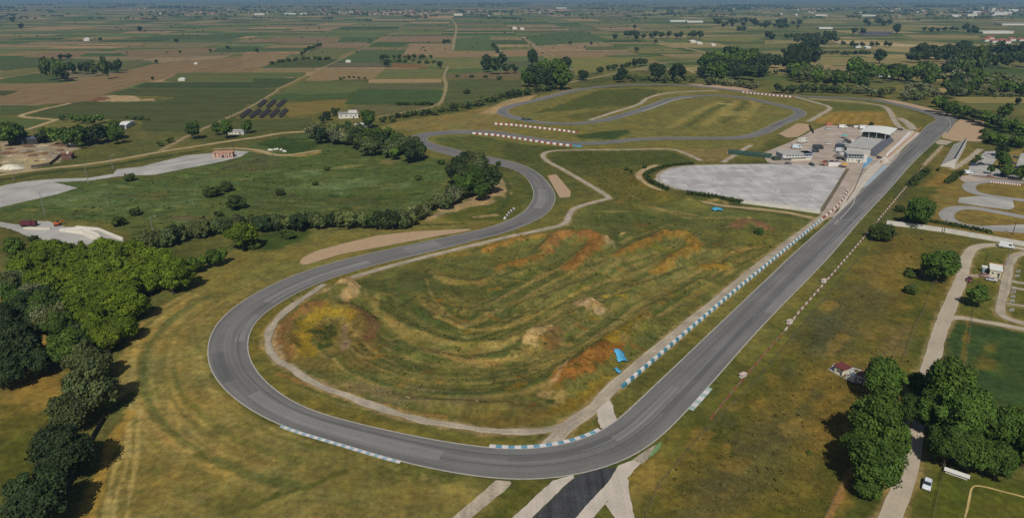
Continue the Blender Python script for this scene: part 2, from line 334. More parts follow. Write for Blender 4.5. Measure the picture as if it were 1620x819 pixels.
# --- motocross field
poly([(430, 525), (470, 480), (560, 440), (720, 398), (900, 352), (920, 328), (975, 315), (1010, 290), (1100, 322), (1270, 345), (1280, 352), (1205, 405), (970, 605), (900, 660), (800, 675), (640, 645), (520, 605), (450, 570)], C(100, 100, 50), 4, 5)
MX = [(C(66, 76, 36), [(560, 450), (640, 430), (720, 440), (820, 440), (760, 470), (640, 470)], .8), (C(66, 74, 36), [(640, 490), (700, 475), (760, 500), (860, 490), (780, 525), (690, 520)], .9),
      (C(74, 79, 39), [(560, 500), (600, 520), (620, 560), (700, 585), (600, 590), (540, 575)], .8), (C(76, 79, 39), [(870, 560), (940, 520), (1010, 500), (1100, 440), (1060, 490), (980, 540), (900, 590)], .8),
      (C(74, 79, 39), [(760, 590), (860, 570), (900, 590), (860, 620), (760, 620)], .7), (C(79, 84, 39), [(900, 370), (1000, 350), (1130, 370), (1200, 400), (1110, 400), (960, 390)], .7), (C(71, 79, 36), [(880, 420), (980, 410), (900, 460), (830, 470)], .7),
      (C(100, 98, 48), [(720, 470), (840, 455), (960, 420), (1060, 420), (920, 470), (820, 500)], .8), (C(104, 98, 50), [(640, 540), (760, 560), (880, 530), (960, 480), (840, 555), (720, 580)], .8), (C(112, 98, 56), [(520, 600), (640, 600), (800, 620), (880, 650), (700, 650), (560, 625)], .8),
      (C(150, 128, 96), [(540, 608), (620, 610), (720, 625), (760, 640), (640, 635)], .55), (C(124, 96, 48), [(430, 530), (460, 495), (560, 480), (600, 520), (590, 590), (470, 575)], .6), (C(116, 92, 42), [(560, 640), (800, 655), (900, 640), (860, 672), (700, 668)], .8),
      (C(84, 88, 39), [(930, 250), (1080, 246), (1100, 262), (1010, 262), (960, 290), (900, 265)], .8), (C(92, 96, 41), [(900, 262), (960, 300), (1000, 330), (940, 350), (910, 345), (975, 318)], .8), (C(79, 88, 39), [(905, 355), (1000, 330), (1100, 350), (1000, 365)], .8),
      (C(104, 98, 48), [(920, 275), (1000, 285), (1050, 320), (980, 330)], .6), (C(89, 93, 41), [(1100, 345), (1260, 350), (1200, 400), (1160, 380)], .7), (C(118, 104, 44), [(1190, 380), (1230, 370), (1150, 430), (1090, 450)], .5)]
for c, q, a in MX: poly(q, c, 3, 6, a * .85, 10)
UB = smooth(resample(catmull(PL([(560, 450), (572, 490), (620, 535), (700, 565), (790, 560), (880, 522), (960, 470), (1060, 420), (1150, 380)]), 8), 3), 6); UT = tangents(UB); UN = np.stack([-UT[:, 1], UT[:, 0]], 1); R5 = np.random.default_rng(55)
for i in range(130):
    d = R5.uniform(-26, 38); a0 = R5.integers(0, len(UB) - 22); a1 = min(len(UB), a0 + R5.integers(14, 70)); c = [C(144, 124, 70), C(62, 80, 32), C(74, 92, 38), C(122, 112, 60), C(152, 128, 76), C(54, 72, 28)][R5.integers(6)]
    q = UB[a0:a1] + UN[a0:a1] * (d + np.linspace(0, R5.uniform(-3, 3), a1 - a0))[:, None]; PAINT.append(('s', q[::2], c, .9, 1.2, R5.uniform(.45, .85), 4, R5.uniform(.5, 1.7)))
for q, w, c, a in (([(592, 478), (600, 500), (640, 525), (700, 545), (760, 550), (840, 535), (900, 500), (980, 462), (1060, 425)], 3.4, C(150, 128, 72), .75), ([(615, 505), (660, 545), (740, 570), (800, 572), (880, 545)], 3.0, C(140, 116, 62), .6),
                   ([(660, 555), (740, 575), (800, 570), (850, 550)], 1.6, C(160, 128, 74), .8), ([(690, 440), (720, 450), (760, 450), (790, 432)], 3, C(146, 122, 70), .7), ([(690, 500), (740, 520), (790, 520), (840, 500), (880, 480), (930, 455)], 1.8, C(164, 138, 74), .8),
                   ([(590, 475), (640, 462), (720, 480), (800, 482), (880, 455), (960, 425)], 3.5, C(118, 108, 58), .6), ([(670, 410), (740, 425), (820, 430)], 3, C(80, 86, 40), .7), ([(930, 455), (1010, 430), (1060, 410)], 2, C(150, 126, 74), .6),
                   ([(1000, 480), (1080, 440), (1150, 405)], 2.2, C(140, 122, 62), .6), ([(820, 545), (900, 500), (960, 470)], 1.2, C(70, 66, 34), .7), ([(975, 300), (1010, 315), (1040, 330), (1100, 340)], 4, C(150, 122, 72), .7),
                   ([(1110, 345), (1170, 345), (1200, 352)], 2, C(160, 128, 82), .7), ([(990, 335), (960, 335)], 3, C(150, 126, 80), .6), ([(620, 620), (760, 640), (880, 640)], 2, C(84, 82, 38), .7), ([(440, 590), (520, 618), (600, 640), (700, 660)], 2, C(150, 112, 62), .7),
                   ([(1130, 395), (1165, 400), (1150, 430), (1110, 450)], 2, C(112, 106, 54), .7)):
    stroke(q, w, c, 1.2, 1.6, a)
poly([(430, 525), (470, 480), (560, 440), (720, 398), (900, 352), (1270, 352), (1205, 405), (970, 605), (900, 660), (800, 675), (640, 645), (520, 605), (450, 570)], C(112, 98, 54), 4, 8, .14, 12)
for q, w, c, a in (([(452, 565), (445, 533), (460, 507), (505, 492)], 6, C(130, 93, 55), .8), ([(490, 560), (480, 525), (505, 500), (545, 500), (560, 510)], 5, C(148, 122, 37), .85), ([(560, 500), (590, 520), (580, 540)], 4, C(120, 85, 60), .7),
                   ([(500, 525), (520, 520), (515, 545)], 5, C(46, 62, 24), .9), ([(545, 520), (550, 555)], 3, C(139, 114, 97), .7), ([(430, 520), (432, 545), (450, 572), (475, 585)], 2.2, C(165, 142, 105), .85), ([(520, 458), (560, 455), (548, 472)], 5, C(172, 148, 105), .9),
                   ([(770, 400), (820, 383), (870, 378)], 6, C(146, 106, 50), .9), ([(865, 405), (882, 383), (930, 380), (955, 388)], 6, C(148, 102, 55), .95), ([(948, 385), (920, 412), (905, 425)], 8, C(145, 99, 47), .9), ([(950, 382), (965, 392)], 4, C(176, 153, 112), .8),
                   ([(795, 425), (850, 412)], 7, C(141, 102, 47), .85), ([(965, 420), (1010, 398), (1045, 380)], 6, C(146, 106, 45), .9), ([(1050, 378), (1092, 384), (1098, 400), (1060, 420), (1040, 430)], 7, C(146, 108, 45), .9), ([(1055, 374), (1095, 377), (1108, 392)], 2, C(171, 148, 107), .8),
                   ([(1040, 395), (1070, 398)], 6, C(104, 100, 34), .7), ([(925, 488), (942, 492)], 7, C(178, 150, 110), .95), ([(958, 474), (985, 476)], 3, C(160, 128, 44), .8), ([(838, 545), (862, 530)], 7, C(182, 150, 102), .95), ([(880, 530), (870, 552)], 5, C(113, 89, 55), .8),
                   ([(893, 600), (935, 575), (965, 555)], 8, C(139, 93, 42), .95), ([(965, 548), (1000, 522), (1015, 512)], 5, C(150, 124, 42), .85), ([(895, 580), (880, 605), (860, 625)], 2, C(163, 140, 97), .7), ([(1118, 425), (1145, 425)], 6, C(150, 114, 40), .9),
                   ([(1165, 360), (1190, 352), (1210, 362)], 8, C(130, 93, 65), .85), ([(1165, 350), (1185, 346)], 2, C(196, 160, 104), .8), ([(1000, 288), (1035, 305), (1050, 314)], 7, C(141, 99, 52), .9), ([(1085, 322), (1130, 318), (1150, 322)], 5, C(150, 124, 75), .8),
                   ([(980, 320), (992, 314)], 6, C(139, 102, 62), .6), ([(985, 375), (995, 370)], 3, C(200, 168, 108), .9), ([(690, 405), (740, 402)], 4, C(139, 110, 42), .7), ([(1020, 325), (1090, 345)], 3, C(148, 124, 77), .6), ([(700, 432), (660, 425)], 3, C(120, 97, 50), .6),
                   ([(960, 600), (930, 625), (890, 650)], 5, C(136, 110, 32), .6), ([(870, 640), (890, 628)], 4, C(167, 142, 87), .6)):
    stroke(q, w, tuple(np.array(c) * (.97, .98, .98)), 1.6, 3.0, a * .95, 4)
RS = np.random.default_rng(5)
MXP = [(470, 500), (720, 410), (960, 350), (1230, 370), (960, 600), (820, 660), (520, 600)]
for i in range(420):     # scattered tussocks, flowering weeds and bare spots on the old motocross ground
    x = RS.uniform(450, 1220); y = RS.uniform(350, 660)
    if not inside(np.array([x]), np.array([y]), np.array(MXP, float))[0]: continue
    c = [C(50, 62, 26), C(58, 68, 28), C(120, 86, 40), C(150, 124, 70), C(116, 108, 44), C(140, 104, 34)][RS.integers(6)]
    L = RS.uniform(3, 22); stroke([(x, y), (x + L, y - L * RS.uniform(-.2, .6))], RS.uniform(.6, 2.4), c, .8, 1.5, RS.uniform(.3, .75), 3)
# --- right meadow
poly([(1128, 690), (1240, 540), (1400, 352), (1500, 372), (1540, 392), (1500, 480), (1470, 590), (1400, 780), (1340, 870), (1000, 870), (1005, 760)], C(104, 92, 40), 4, 5)
poly([(1040, 690), (1130, 620), (1250, 500), (1400, 350), (1412, 356), (1240, 545), (1060, 740), (1005, 819), (1000, 760)], C(102, 98, 44), 3, 4)
for q, c, a in (([(1100, 700), (1180, 620), (1260, 550), (1320, 480), (1350, 490), (1250, 600), (1150, 720)], C(74, 78, 28), .7), ([(1300, 480), (1380, 440), (1420, 470), (1360, 520), (1300, 570)], C(88, 84, 52), .6), ([(1290, 500), (1340, 490), (1310, 550), (1260, 590)], C(84, 82, 58), .6),
                ([(1360, 410), (1440, 400), (1450, 430), (1400, 460), (1350, 460)], C(130, 106, 50), .6), ([(1120, 740), (1230, 650), (1280, 700), (1180, 819), (1080, 819)], C(88, 82, 50), .6), ([(1300, 600), (1340, 590), (1320, 700), (1270, 760), (1260, 680)], C(128, 100, 46), .6),
                ([(1440, 420), (1500, 400), (1470, 480), (1440, 560), (1400, 560), (1430, 480)], C(76, 86, 28), .8), ([(1410, 515), (1450, 510), (1445, 560), (1405, 560)], C(124, 104, 66), .7), ([(1460, 500), (1490, 500), (1460, 600), (1430, 600)], C(78, 90, 30), .8),
                ([(1440, 360), (1500, 370), (1530, 390), (1480, 400), (1440, 390)], C(92, 90, 42), .6), ([(1340, 560), (1430, 550), (1420, 600), (1340, 600)], C(120, 98, 46), .6), ([(1010, 720), (1080, 690), (1040, 760), (1005, 790)], C(144, 118, 58), .7), ([(1100, 640), (1160, 630), (1100, 700), (1050, 740), (1050, 700)], C(84, 90, 32), .7),
                ([(1280, 760), (1340, 740), (1320, 819), (1200, 819)], C(86, 84, 28), .7)):
    poly(q, c, 4, 8, a, 14)
for i in range(120):
    x = RS.uniform(1040, 1480); y = RS.uniform(400, 815)
    if not inside(np.array([x]), np.array([y]), np.array([(1060, 740), (1400, 380), (1490, 390), (1440, 590), (1330, 815), (1040, 815)], float))[0]: continue
    c = [C(70, 78, 28), C(84, 80, 50), C(140, 112, 54), C(128, 104, 46), C(150, 122, 60)][RS.integers(5)]
    L = RS.uniform(5, 40); stroke([(x, y), (x + L * .7, y - L * RS.uniform(.2, .9))], RS.uniform(1.5, 5), c, 2, 3, RS.uniform(.25, .6), 5)
poly([(1510, 510), (1620, 525), (1700, 540), (1700, 760), (1620, 690), (1580, 640), (1480, 590)], C(58, 78, 38), 3, 4)
poly([(1555, 545), (1575, 540), (1560, 580), (1540, 590)], C(112, 98, 40), 3, 8, .7); poly([(1590, 640), (1620, 640), (1650, 690), (1600, 700)], C(120, 104, 44), 3, 8, .7)
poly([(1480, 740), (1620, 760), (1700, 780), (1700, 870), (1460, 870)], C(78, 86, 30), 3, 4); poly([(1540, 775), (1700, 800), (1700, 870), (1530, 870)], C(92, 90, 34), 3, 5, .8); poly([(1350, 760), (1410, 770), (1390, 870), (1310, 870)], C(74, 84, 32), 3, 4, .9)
poly([(1440, 720), (1480, 740), (1470, 780), (1430, 790)], C(120, 108, 60), 3, 5, .8)
stroke([(1345, 745), (1325, 790), (1305, 830), (1290, 870)], 1.6, C(150, 112, 66), .8, 1, .9); stroke([(1535, 450), (1530, 520), (1520, 600)], 1.5, C(130, 108, 44), 1, 1.5, .7)
poly([(1540, 400), (1620, 400), (1620, 500), (1510, 500), (1535, 430)], C(98, 96, 40), 3, 4)
# --- right: kart track surroundings, grandstand strip
poly([(1420, 340), (1500, 270), (1640, 270), (1700, 390), (1500, 368)], C(128, 108, 54), 3, 5); poly([(1450, 300), (1510, 265), (1490, 300), (1440, 345), (1410, 350)], C(84, 84, 34), 3, 5)
poly([(1455, 295), (1500, 270), (1520, 275), (1480, 295)], C(140, 110, 52), 3, 4, .8); poly([(1485, 235), (1540, 225), (1545, 260), (1515, 275), (1470, 275)], C(112, 100, 48), 3, 4)
poly([(1556, 195), (1640, 200), (1640, 235), (1560, 225)], C(66, 84, 32), 3, 4); poly([(1570, 262), (1600, 240), (1620, 235), (1605, 262)], C(140, 118, 66), 2, 2)
# --- infield between the loops
poly([(640, 205), (780, 185), (800, 160), (900, 142), (1080, 136), (1280, 152), (1420, 165), (1470, 185), (1440, 210), (1320, 200), (1230, 215), (1200, 235), (1100, 240), (860, 236), (700, 240)], C(116, 108, 54), 4, 5)
poly(Z3((150, 700), (330, 650), (430, 610), (560, 560), (820, 545), (950, 560), (860, 620), (800, 650), (560, 670)), C(76, 84, 32), 4, 5, .9)
poly(Z3((360, 720), (560, 680), (700, 680), (540, 730), (420, 745)), C(92, 90, 40), 3, 4, .8); stroke(Z3((250, 730), (400, 695), (540, 665), (680, 655)), 5, C(128, 114, 62), 2, 3, .7)
for x in range(5): stroke(Z3((1010 + x * 110, 790 - x * 10), (1180 + x * 90, 690 - x * 8), (1330 + x * 50, 625)), 6 if x % 2 else 9, C(84, 88, 40) if x % 2 else C(146, 130, 70), 3, 3, .8)
poly(Z3((1340, 680), (1480, 690), (1460, 720), (1300, 720)), C(150, 132, 76), 3, 4, .7); stroke(Z3((1310, 640), (1400, 645)), 3, C(190, 176, 120), 1, 1, .7)
poly(Z7((400, 60), (600, 30), (760, 20), (770, 40), (660, 80), (500, 75)), C(60, 76, 32), 3, 3)
poly(Z6((1130, 70), (1350, 55), (1599, 95), (1599, 200), (1300, 150), (1120, 95)), C(88, 94, 42), 3, 4); poly(Z7((0, 100), (400, 130), (230, 160), (240, 230), (100, 225), (0, 200)), C(76, 84, 36), 3, 4)
poly(Z7((250, 160), (1000, 145), (1150, 215), (900, 235), (500, 235), (300, 250)), C(76, 84, 34), 3, 4, .9); poly(Z7((1050, 145), (1440, 130), (1340, 220), (1200, 215)), C(126, 110, 66), 3, 4)
poly(Z4((300, 740), (420, 690), (740, 690), (800, 780), (330, 760)), C(142, 112, 48), 3, 4); poly(Z4((280, 620), (720, 655), (740, 685), (420, 680)), C(92, 96, 42), 3, 4); poly(Z4((870, 730), (960, 700), (1060, 730), (1000, 780), (920, 790)), C(104, 98, 42), 3, 3)
for x in range(6): stroke(Z4((340 + x * 70, 755), (420 + x * 58, 700)), 4, C(160, 132, 66), 2, 2, .6)
poly([(930, 270), (1010, 262), (1012, 280), (1040, 300), (1100, 320), (1000, 330), (960, 300)], C(96, 92, 40), 4, 5, .8)
poly([(812, 275), (830, 285), (835, 320), (815, 345), (790, 350), (740, 350), (700, 350), (720, 330), (770, 305), (800, 285)], C(88, 92, 38), 3, 4)
poly(Z6((1060, 580), (1150, 510), (1300, 450), (1440, 380), (1500, 300), (1560, 340), (1560, 420), (1450, 470), (1250, 530)), C(164, 142, 104), 3, 7, .9); poly(Z6((1460, 430), (1560, 420), (1540, 470)), C(78, 84, 40), 2, 4, .9)
stroke(Z6((1520, 290), (1565, 340), (1575, 420), (1540, 500), (1400, 560)), 3, C(70, 80, 34), 1, 1.5, .9); stroke(Z6((1370, 560), (1500, 545)), 3, C(170, 146, 104), 1.5, 2, .8)
stroke(Z6((480, 640), (700, 620), (1000, 610), (1300, 600)), 2.5, C(64, 68, 34), 1, 1.5, .8)
# --- farm-side strip behind the far loop
poly(Z4((0, 470), (250, 465), (560, 540), (60, 560), (0, 560)), C(100, 102, 48), 4, 6); poly(Z4((620, 520), (900, 500), (1130, 560), (1020, 600), (760, 560)), C(118, 110, 56), 4, 6)
poly(Z2((720, 800), (960, 740), (1300, 690), (1599, 625), (1599, 819)), C(128, 112, 62), 4, 5); poly([(800, 158), (850, 150), (838, 160), (800, 170), (780, 182), (760, 180)], C(170, 144, 104), 2, 3, .8)
poly(Z3((1110, 520), (1380, 528), (1560, 555), (1470, 565), (1250, 540)), C(160, 138, 106), 2, 2, .7)
for q, c in (([(150, 195), (330, 205), (380, 215), (200, 240), (125, 235)], C(94, 92, 46)), ([(90, 185), (230, 190), (200, 205), (120, 200)], C(104, 98, 52))): poly(q, c, 4, 6, .8)

# ------------------------------------------------------------------ ground sheet (finer near the survey point, coarser far off)
def build_ground():
    rows = np.arange(905, -2, -1.3); r = np.array([P(CX, y)[1] for y in rows]); r = np.concatenate([[40, 60, 80, 95], r[r > 100], [26000, 30000, 36000]])
    az = np.radians(np.concatenate([np.arange(-60, -42, .3), np.arange(-42, 42, .1), np.arange(42, 60.2, .3)])); R, A = np.meshgrid(r, az, indexing='ij'); x = (R * np.sin(A)).ravel(); y = (R * np.cos(A)).ravel()
    col = np.empty((len(x), 3)); n = fbm(x, y, 60, 4, 3)[:, None]; t = np.clip(n * 2.2 + .5, 0, 1)
    col[:] = np.array(C(112, 104, 52)) * t + np.array(C(74, 82, 36)) * (1 - t)
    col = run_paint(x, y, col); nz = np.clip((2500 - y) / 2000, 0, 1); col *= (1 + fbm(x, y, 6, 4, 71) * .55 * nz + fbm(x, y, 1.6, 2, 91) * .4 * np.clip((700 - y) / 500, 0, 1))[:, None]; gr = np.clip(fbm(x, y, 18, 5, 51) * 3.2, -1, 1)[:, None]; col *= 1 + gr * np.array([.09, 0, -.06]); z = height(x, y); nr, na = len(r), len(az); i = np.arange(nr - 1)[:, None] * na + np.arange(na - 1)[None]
    f = np.stack([i, i + na, i + na + 1, i + 1], -1).reshape(-1, 4)[:, ::-1]
    gm = attr_mat('grassland', [(2.6, .72, 1.28, None), (.55, .66, 1.34, None), (.14, .74, 1.26, None), (.03, .86, 1.14, None)], hue=.85, tint=(1.16, 1.02, .84), huescale=.07, bump=.4)
    tag(link('ground', np_mesh('ground', np.stack([x, y, z], 1), f, col, True), gm), kind='structure')

# ------------------------------------------------------------------ flat sheets
def sheet(name, pts, z, m, col=None, world=False, kind='structure', rag=0, step=None, parent=None):
    q = np.array(pts if world else PL(pts), float)
    if step: q = resample(q, step, True)
    if rag:
        q = resample(q, max(1.2, rag * 1.2), True); q = q + np.stack([fbm(q[:, 0], q[:, 1], rag * 5, 3, 1), fbm(q[:, 0], q[:, 1], rag * 5, 3, 9)], 1) * 3 * rag
    if sum(a[0] * b[1] - b[0] * a[1] for a, b in zip(q, np.roll(q, -1, 0))) < 0: q = q[::-1]
    me = bpy.data.meshes.new(name); me.from_pydata([(x, y, z) for x, y in q], [], [tuple(range(len(q)))]); me.update()
    if col is not None:
        a = me.color_attributes.new('Col', 'FLOAT_COLOR', 'POINT'); a.data.foreach_set('color', np.tile([*col, 1], len(q)).astype(np.float32))
    l = me.uv_layers.new(name='UVMap'); l.data.foreach_set('uv', np.array([q[lp.vertex_index] for lp in me.loops], np.float32).ravel())
    return tag(link(name, me, m, parent), kind=kind)
def ribbon(name, q, w, z, m, closed=False, rag=0, kind='structure', off=0.0, parent=None):
    q = np.asarray(q, float); n = len(q); w = np.full(n, w) if np.isscalar(w) else np.asarray(w); t = tangents(q, closed); nn = np.stack([-t[:, 1], t[:, 0]], 1)
    c = q + nn * off; l = w / 2; rr = w / 2
    if rag: l = l + fbm(q[:, 0], q[:, 1], 8, 3, 2) * rag * 2; rr = rr + fbm(q[:, 0], q[:, 1], 8, 3, 77) * rag * 2
    s = np.concatenate([[0], np.cumsum(np.hypot(*np.diff(q, axis=0).T))]); K = 5; v = []; uv = []
    for k in range(K):
        a = k / (K - 1); e = c + nn * (l * (1 - 2 * a) if a <= .5 else -rr * (2 * a - 1))[:, None]; v.append(e); uv.append(np.stack([(a - .5) * w, s], 1))
    v = np.stack(v, 1).reshape(-1, 2); uv = np.stack(uv, 1).reshape(-1, 2); i = np.arange(n if closed else n - 1)[:, None] * K; j = (np.arange(n if closed else n - 1)[:, None] + 1) % n * K; k = np.arange(K - 1)[None]
    f = np.stack([i + k, i + k + 1, j + k + 1, j + k], -1).reshape(-1, 4)
    me = np_mesh(name, np.column_stack([v, np.full(len(v), z)]), f, uv=uv)
    return tag(link(name, me, m, parent), kind=kind)
def path(name, pts, w, z, m, rag=.5, step=1.6):
    if rag and 'joint' not in name and 'gutter' not in name and 'line' not in name: PAINT.append(('s', np.array(PL(pts)) if len(pts) < 3 else catmull(PL(pts), 6), C(158, 136, 94), .8, 1.6, .62, 4, w + 1.6))
    return ribbon(name, smooth(resample(catmull(PL(pts), 8), step), 2), w, z, m, rag=rag)

FM = attr_mat('field_crops', [(.5, .86, 1.14, None), (.05, .84, 1.16, None), (.6, .8, 1.2, (1, .02, math.radians(-3.4))), (.07, .84, 1.18, (1, .03, math.radians(-3.4)))], hue=.35, huescale=.012, tint=(1.2, 1.04, .8))
FMX = attr_mat('field_rows', [(.5, .86, 1.14, None), (.05, .84, 1.16, None), (.6, .8, 1.2, (.02, 1, math.radians(-3.4))), (.07, .82, 1.2, (.03, 1, math.radians(-3.4)))], hue=.35, huescale=.012, tint=(1.2, 1.04, .8))
# patchwork of fields reaching to the horizon
def quilt():
    rg = np.random.default_rng(3); th = math.radians(3.4); cs, sn = math.cos(th), math.sin(th); V = []; Fc = []; Cc = []
    pal_l = [(118, 104, 76), (130, 114, 84), (108, 96, 66), (84, 96, 54), (96, 104, 58), (74, 90, 46), (62, 80, 40), (98, 100, 56), (108, 106, 62), (88, 94, 52), (130, 110, 70), (148, 122, 88), (84, 84, 54)]
    pal_r = [(82, 92, 46), (96, 98, 52), (74, 84, 42), (112, 106, 60), (70, 84, 40), (124, 112, 70), (104, 100, 56), (140, 122, 80)]
    x = -9000.0
    while x < 9000:
        wx = rg.uniform(110, 240) if abs(x) < 2500 else rg.uniform(250, 600)
        y = 640 + rg.uniform(0, 120)
        while y < 24000:
            dy = rg.uniform(28, 100) * (1 if y < 2500 else min(6, y / 2500)) * (2.0 if rg.random() < .15 else 1)
            ww = wx - 3.0; mid = x + wx / 2
            cx = mid * cs - y * sn; cy = mid * sn + y * cs
            ok = abs(cx) < cy * 1.25 + 300 and not (cx > -420 and cy < 990 + max(0, (cx - 300)) * .1)
            if ok:
                pal = pal_r if cx > .16 * cy + 60 else pal_l
                c = np.array(C(*pal[rg.integers(len(pal))])) * rg.uniform(1.0, 1.26)
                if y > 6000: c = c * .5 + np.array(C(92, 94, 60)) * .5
                b = len(V)
                for a, d in ((x, y), (x + ww, y), (x + ww, y + dy - rg.uniform(.5, 3)), (x, y + dy - rg.uniform(.5, 3))): V.append((a * cs - d * sn, a * sn + d * cs, .01)); Cc.append(c)
                Fc.append((b, b + 1, b + 2, b + 3))
            if ok and y < 7000 and rg.random() < .16:   # weedy balk between two plots
                b = len(V); e = y + dy - 2; tk = rg.uniform(1.5, 4) * max(1, y / 2500)
                for a, d in ((x, e), (x + ww, e), (x + ww, e + tk), (x, e + tk)): V.append((a * cs - d * sn, a * sn + d * cs, .014)); Cc.append(np.array(C(58, 72, 36)))
                Fc.append((b, b + 1, b + 2, b + 3))
            y += dy
        x += wx
    tag(link('farmland', np_mesh('farmland', V, Fc, np.array(Cc)), FM), kind='structure')
quilt()
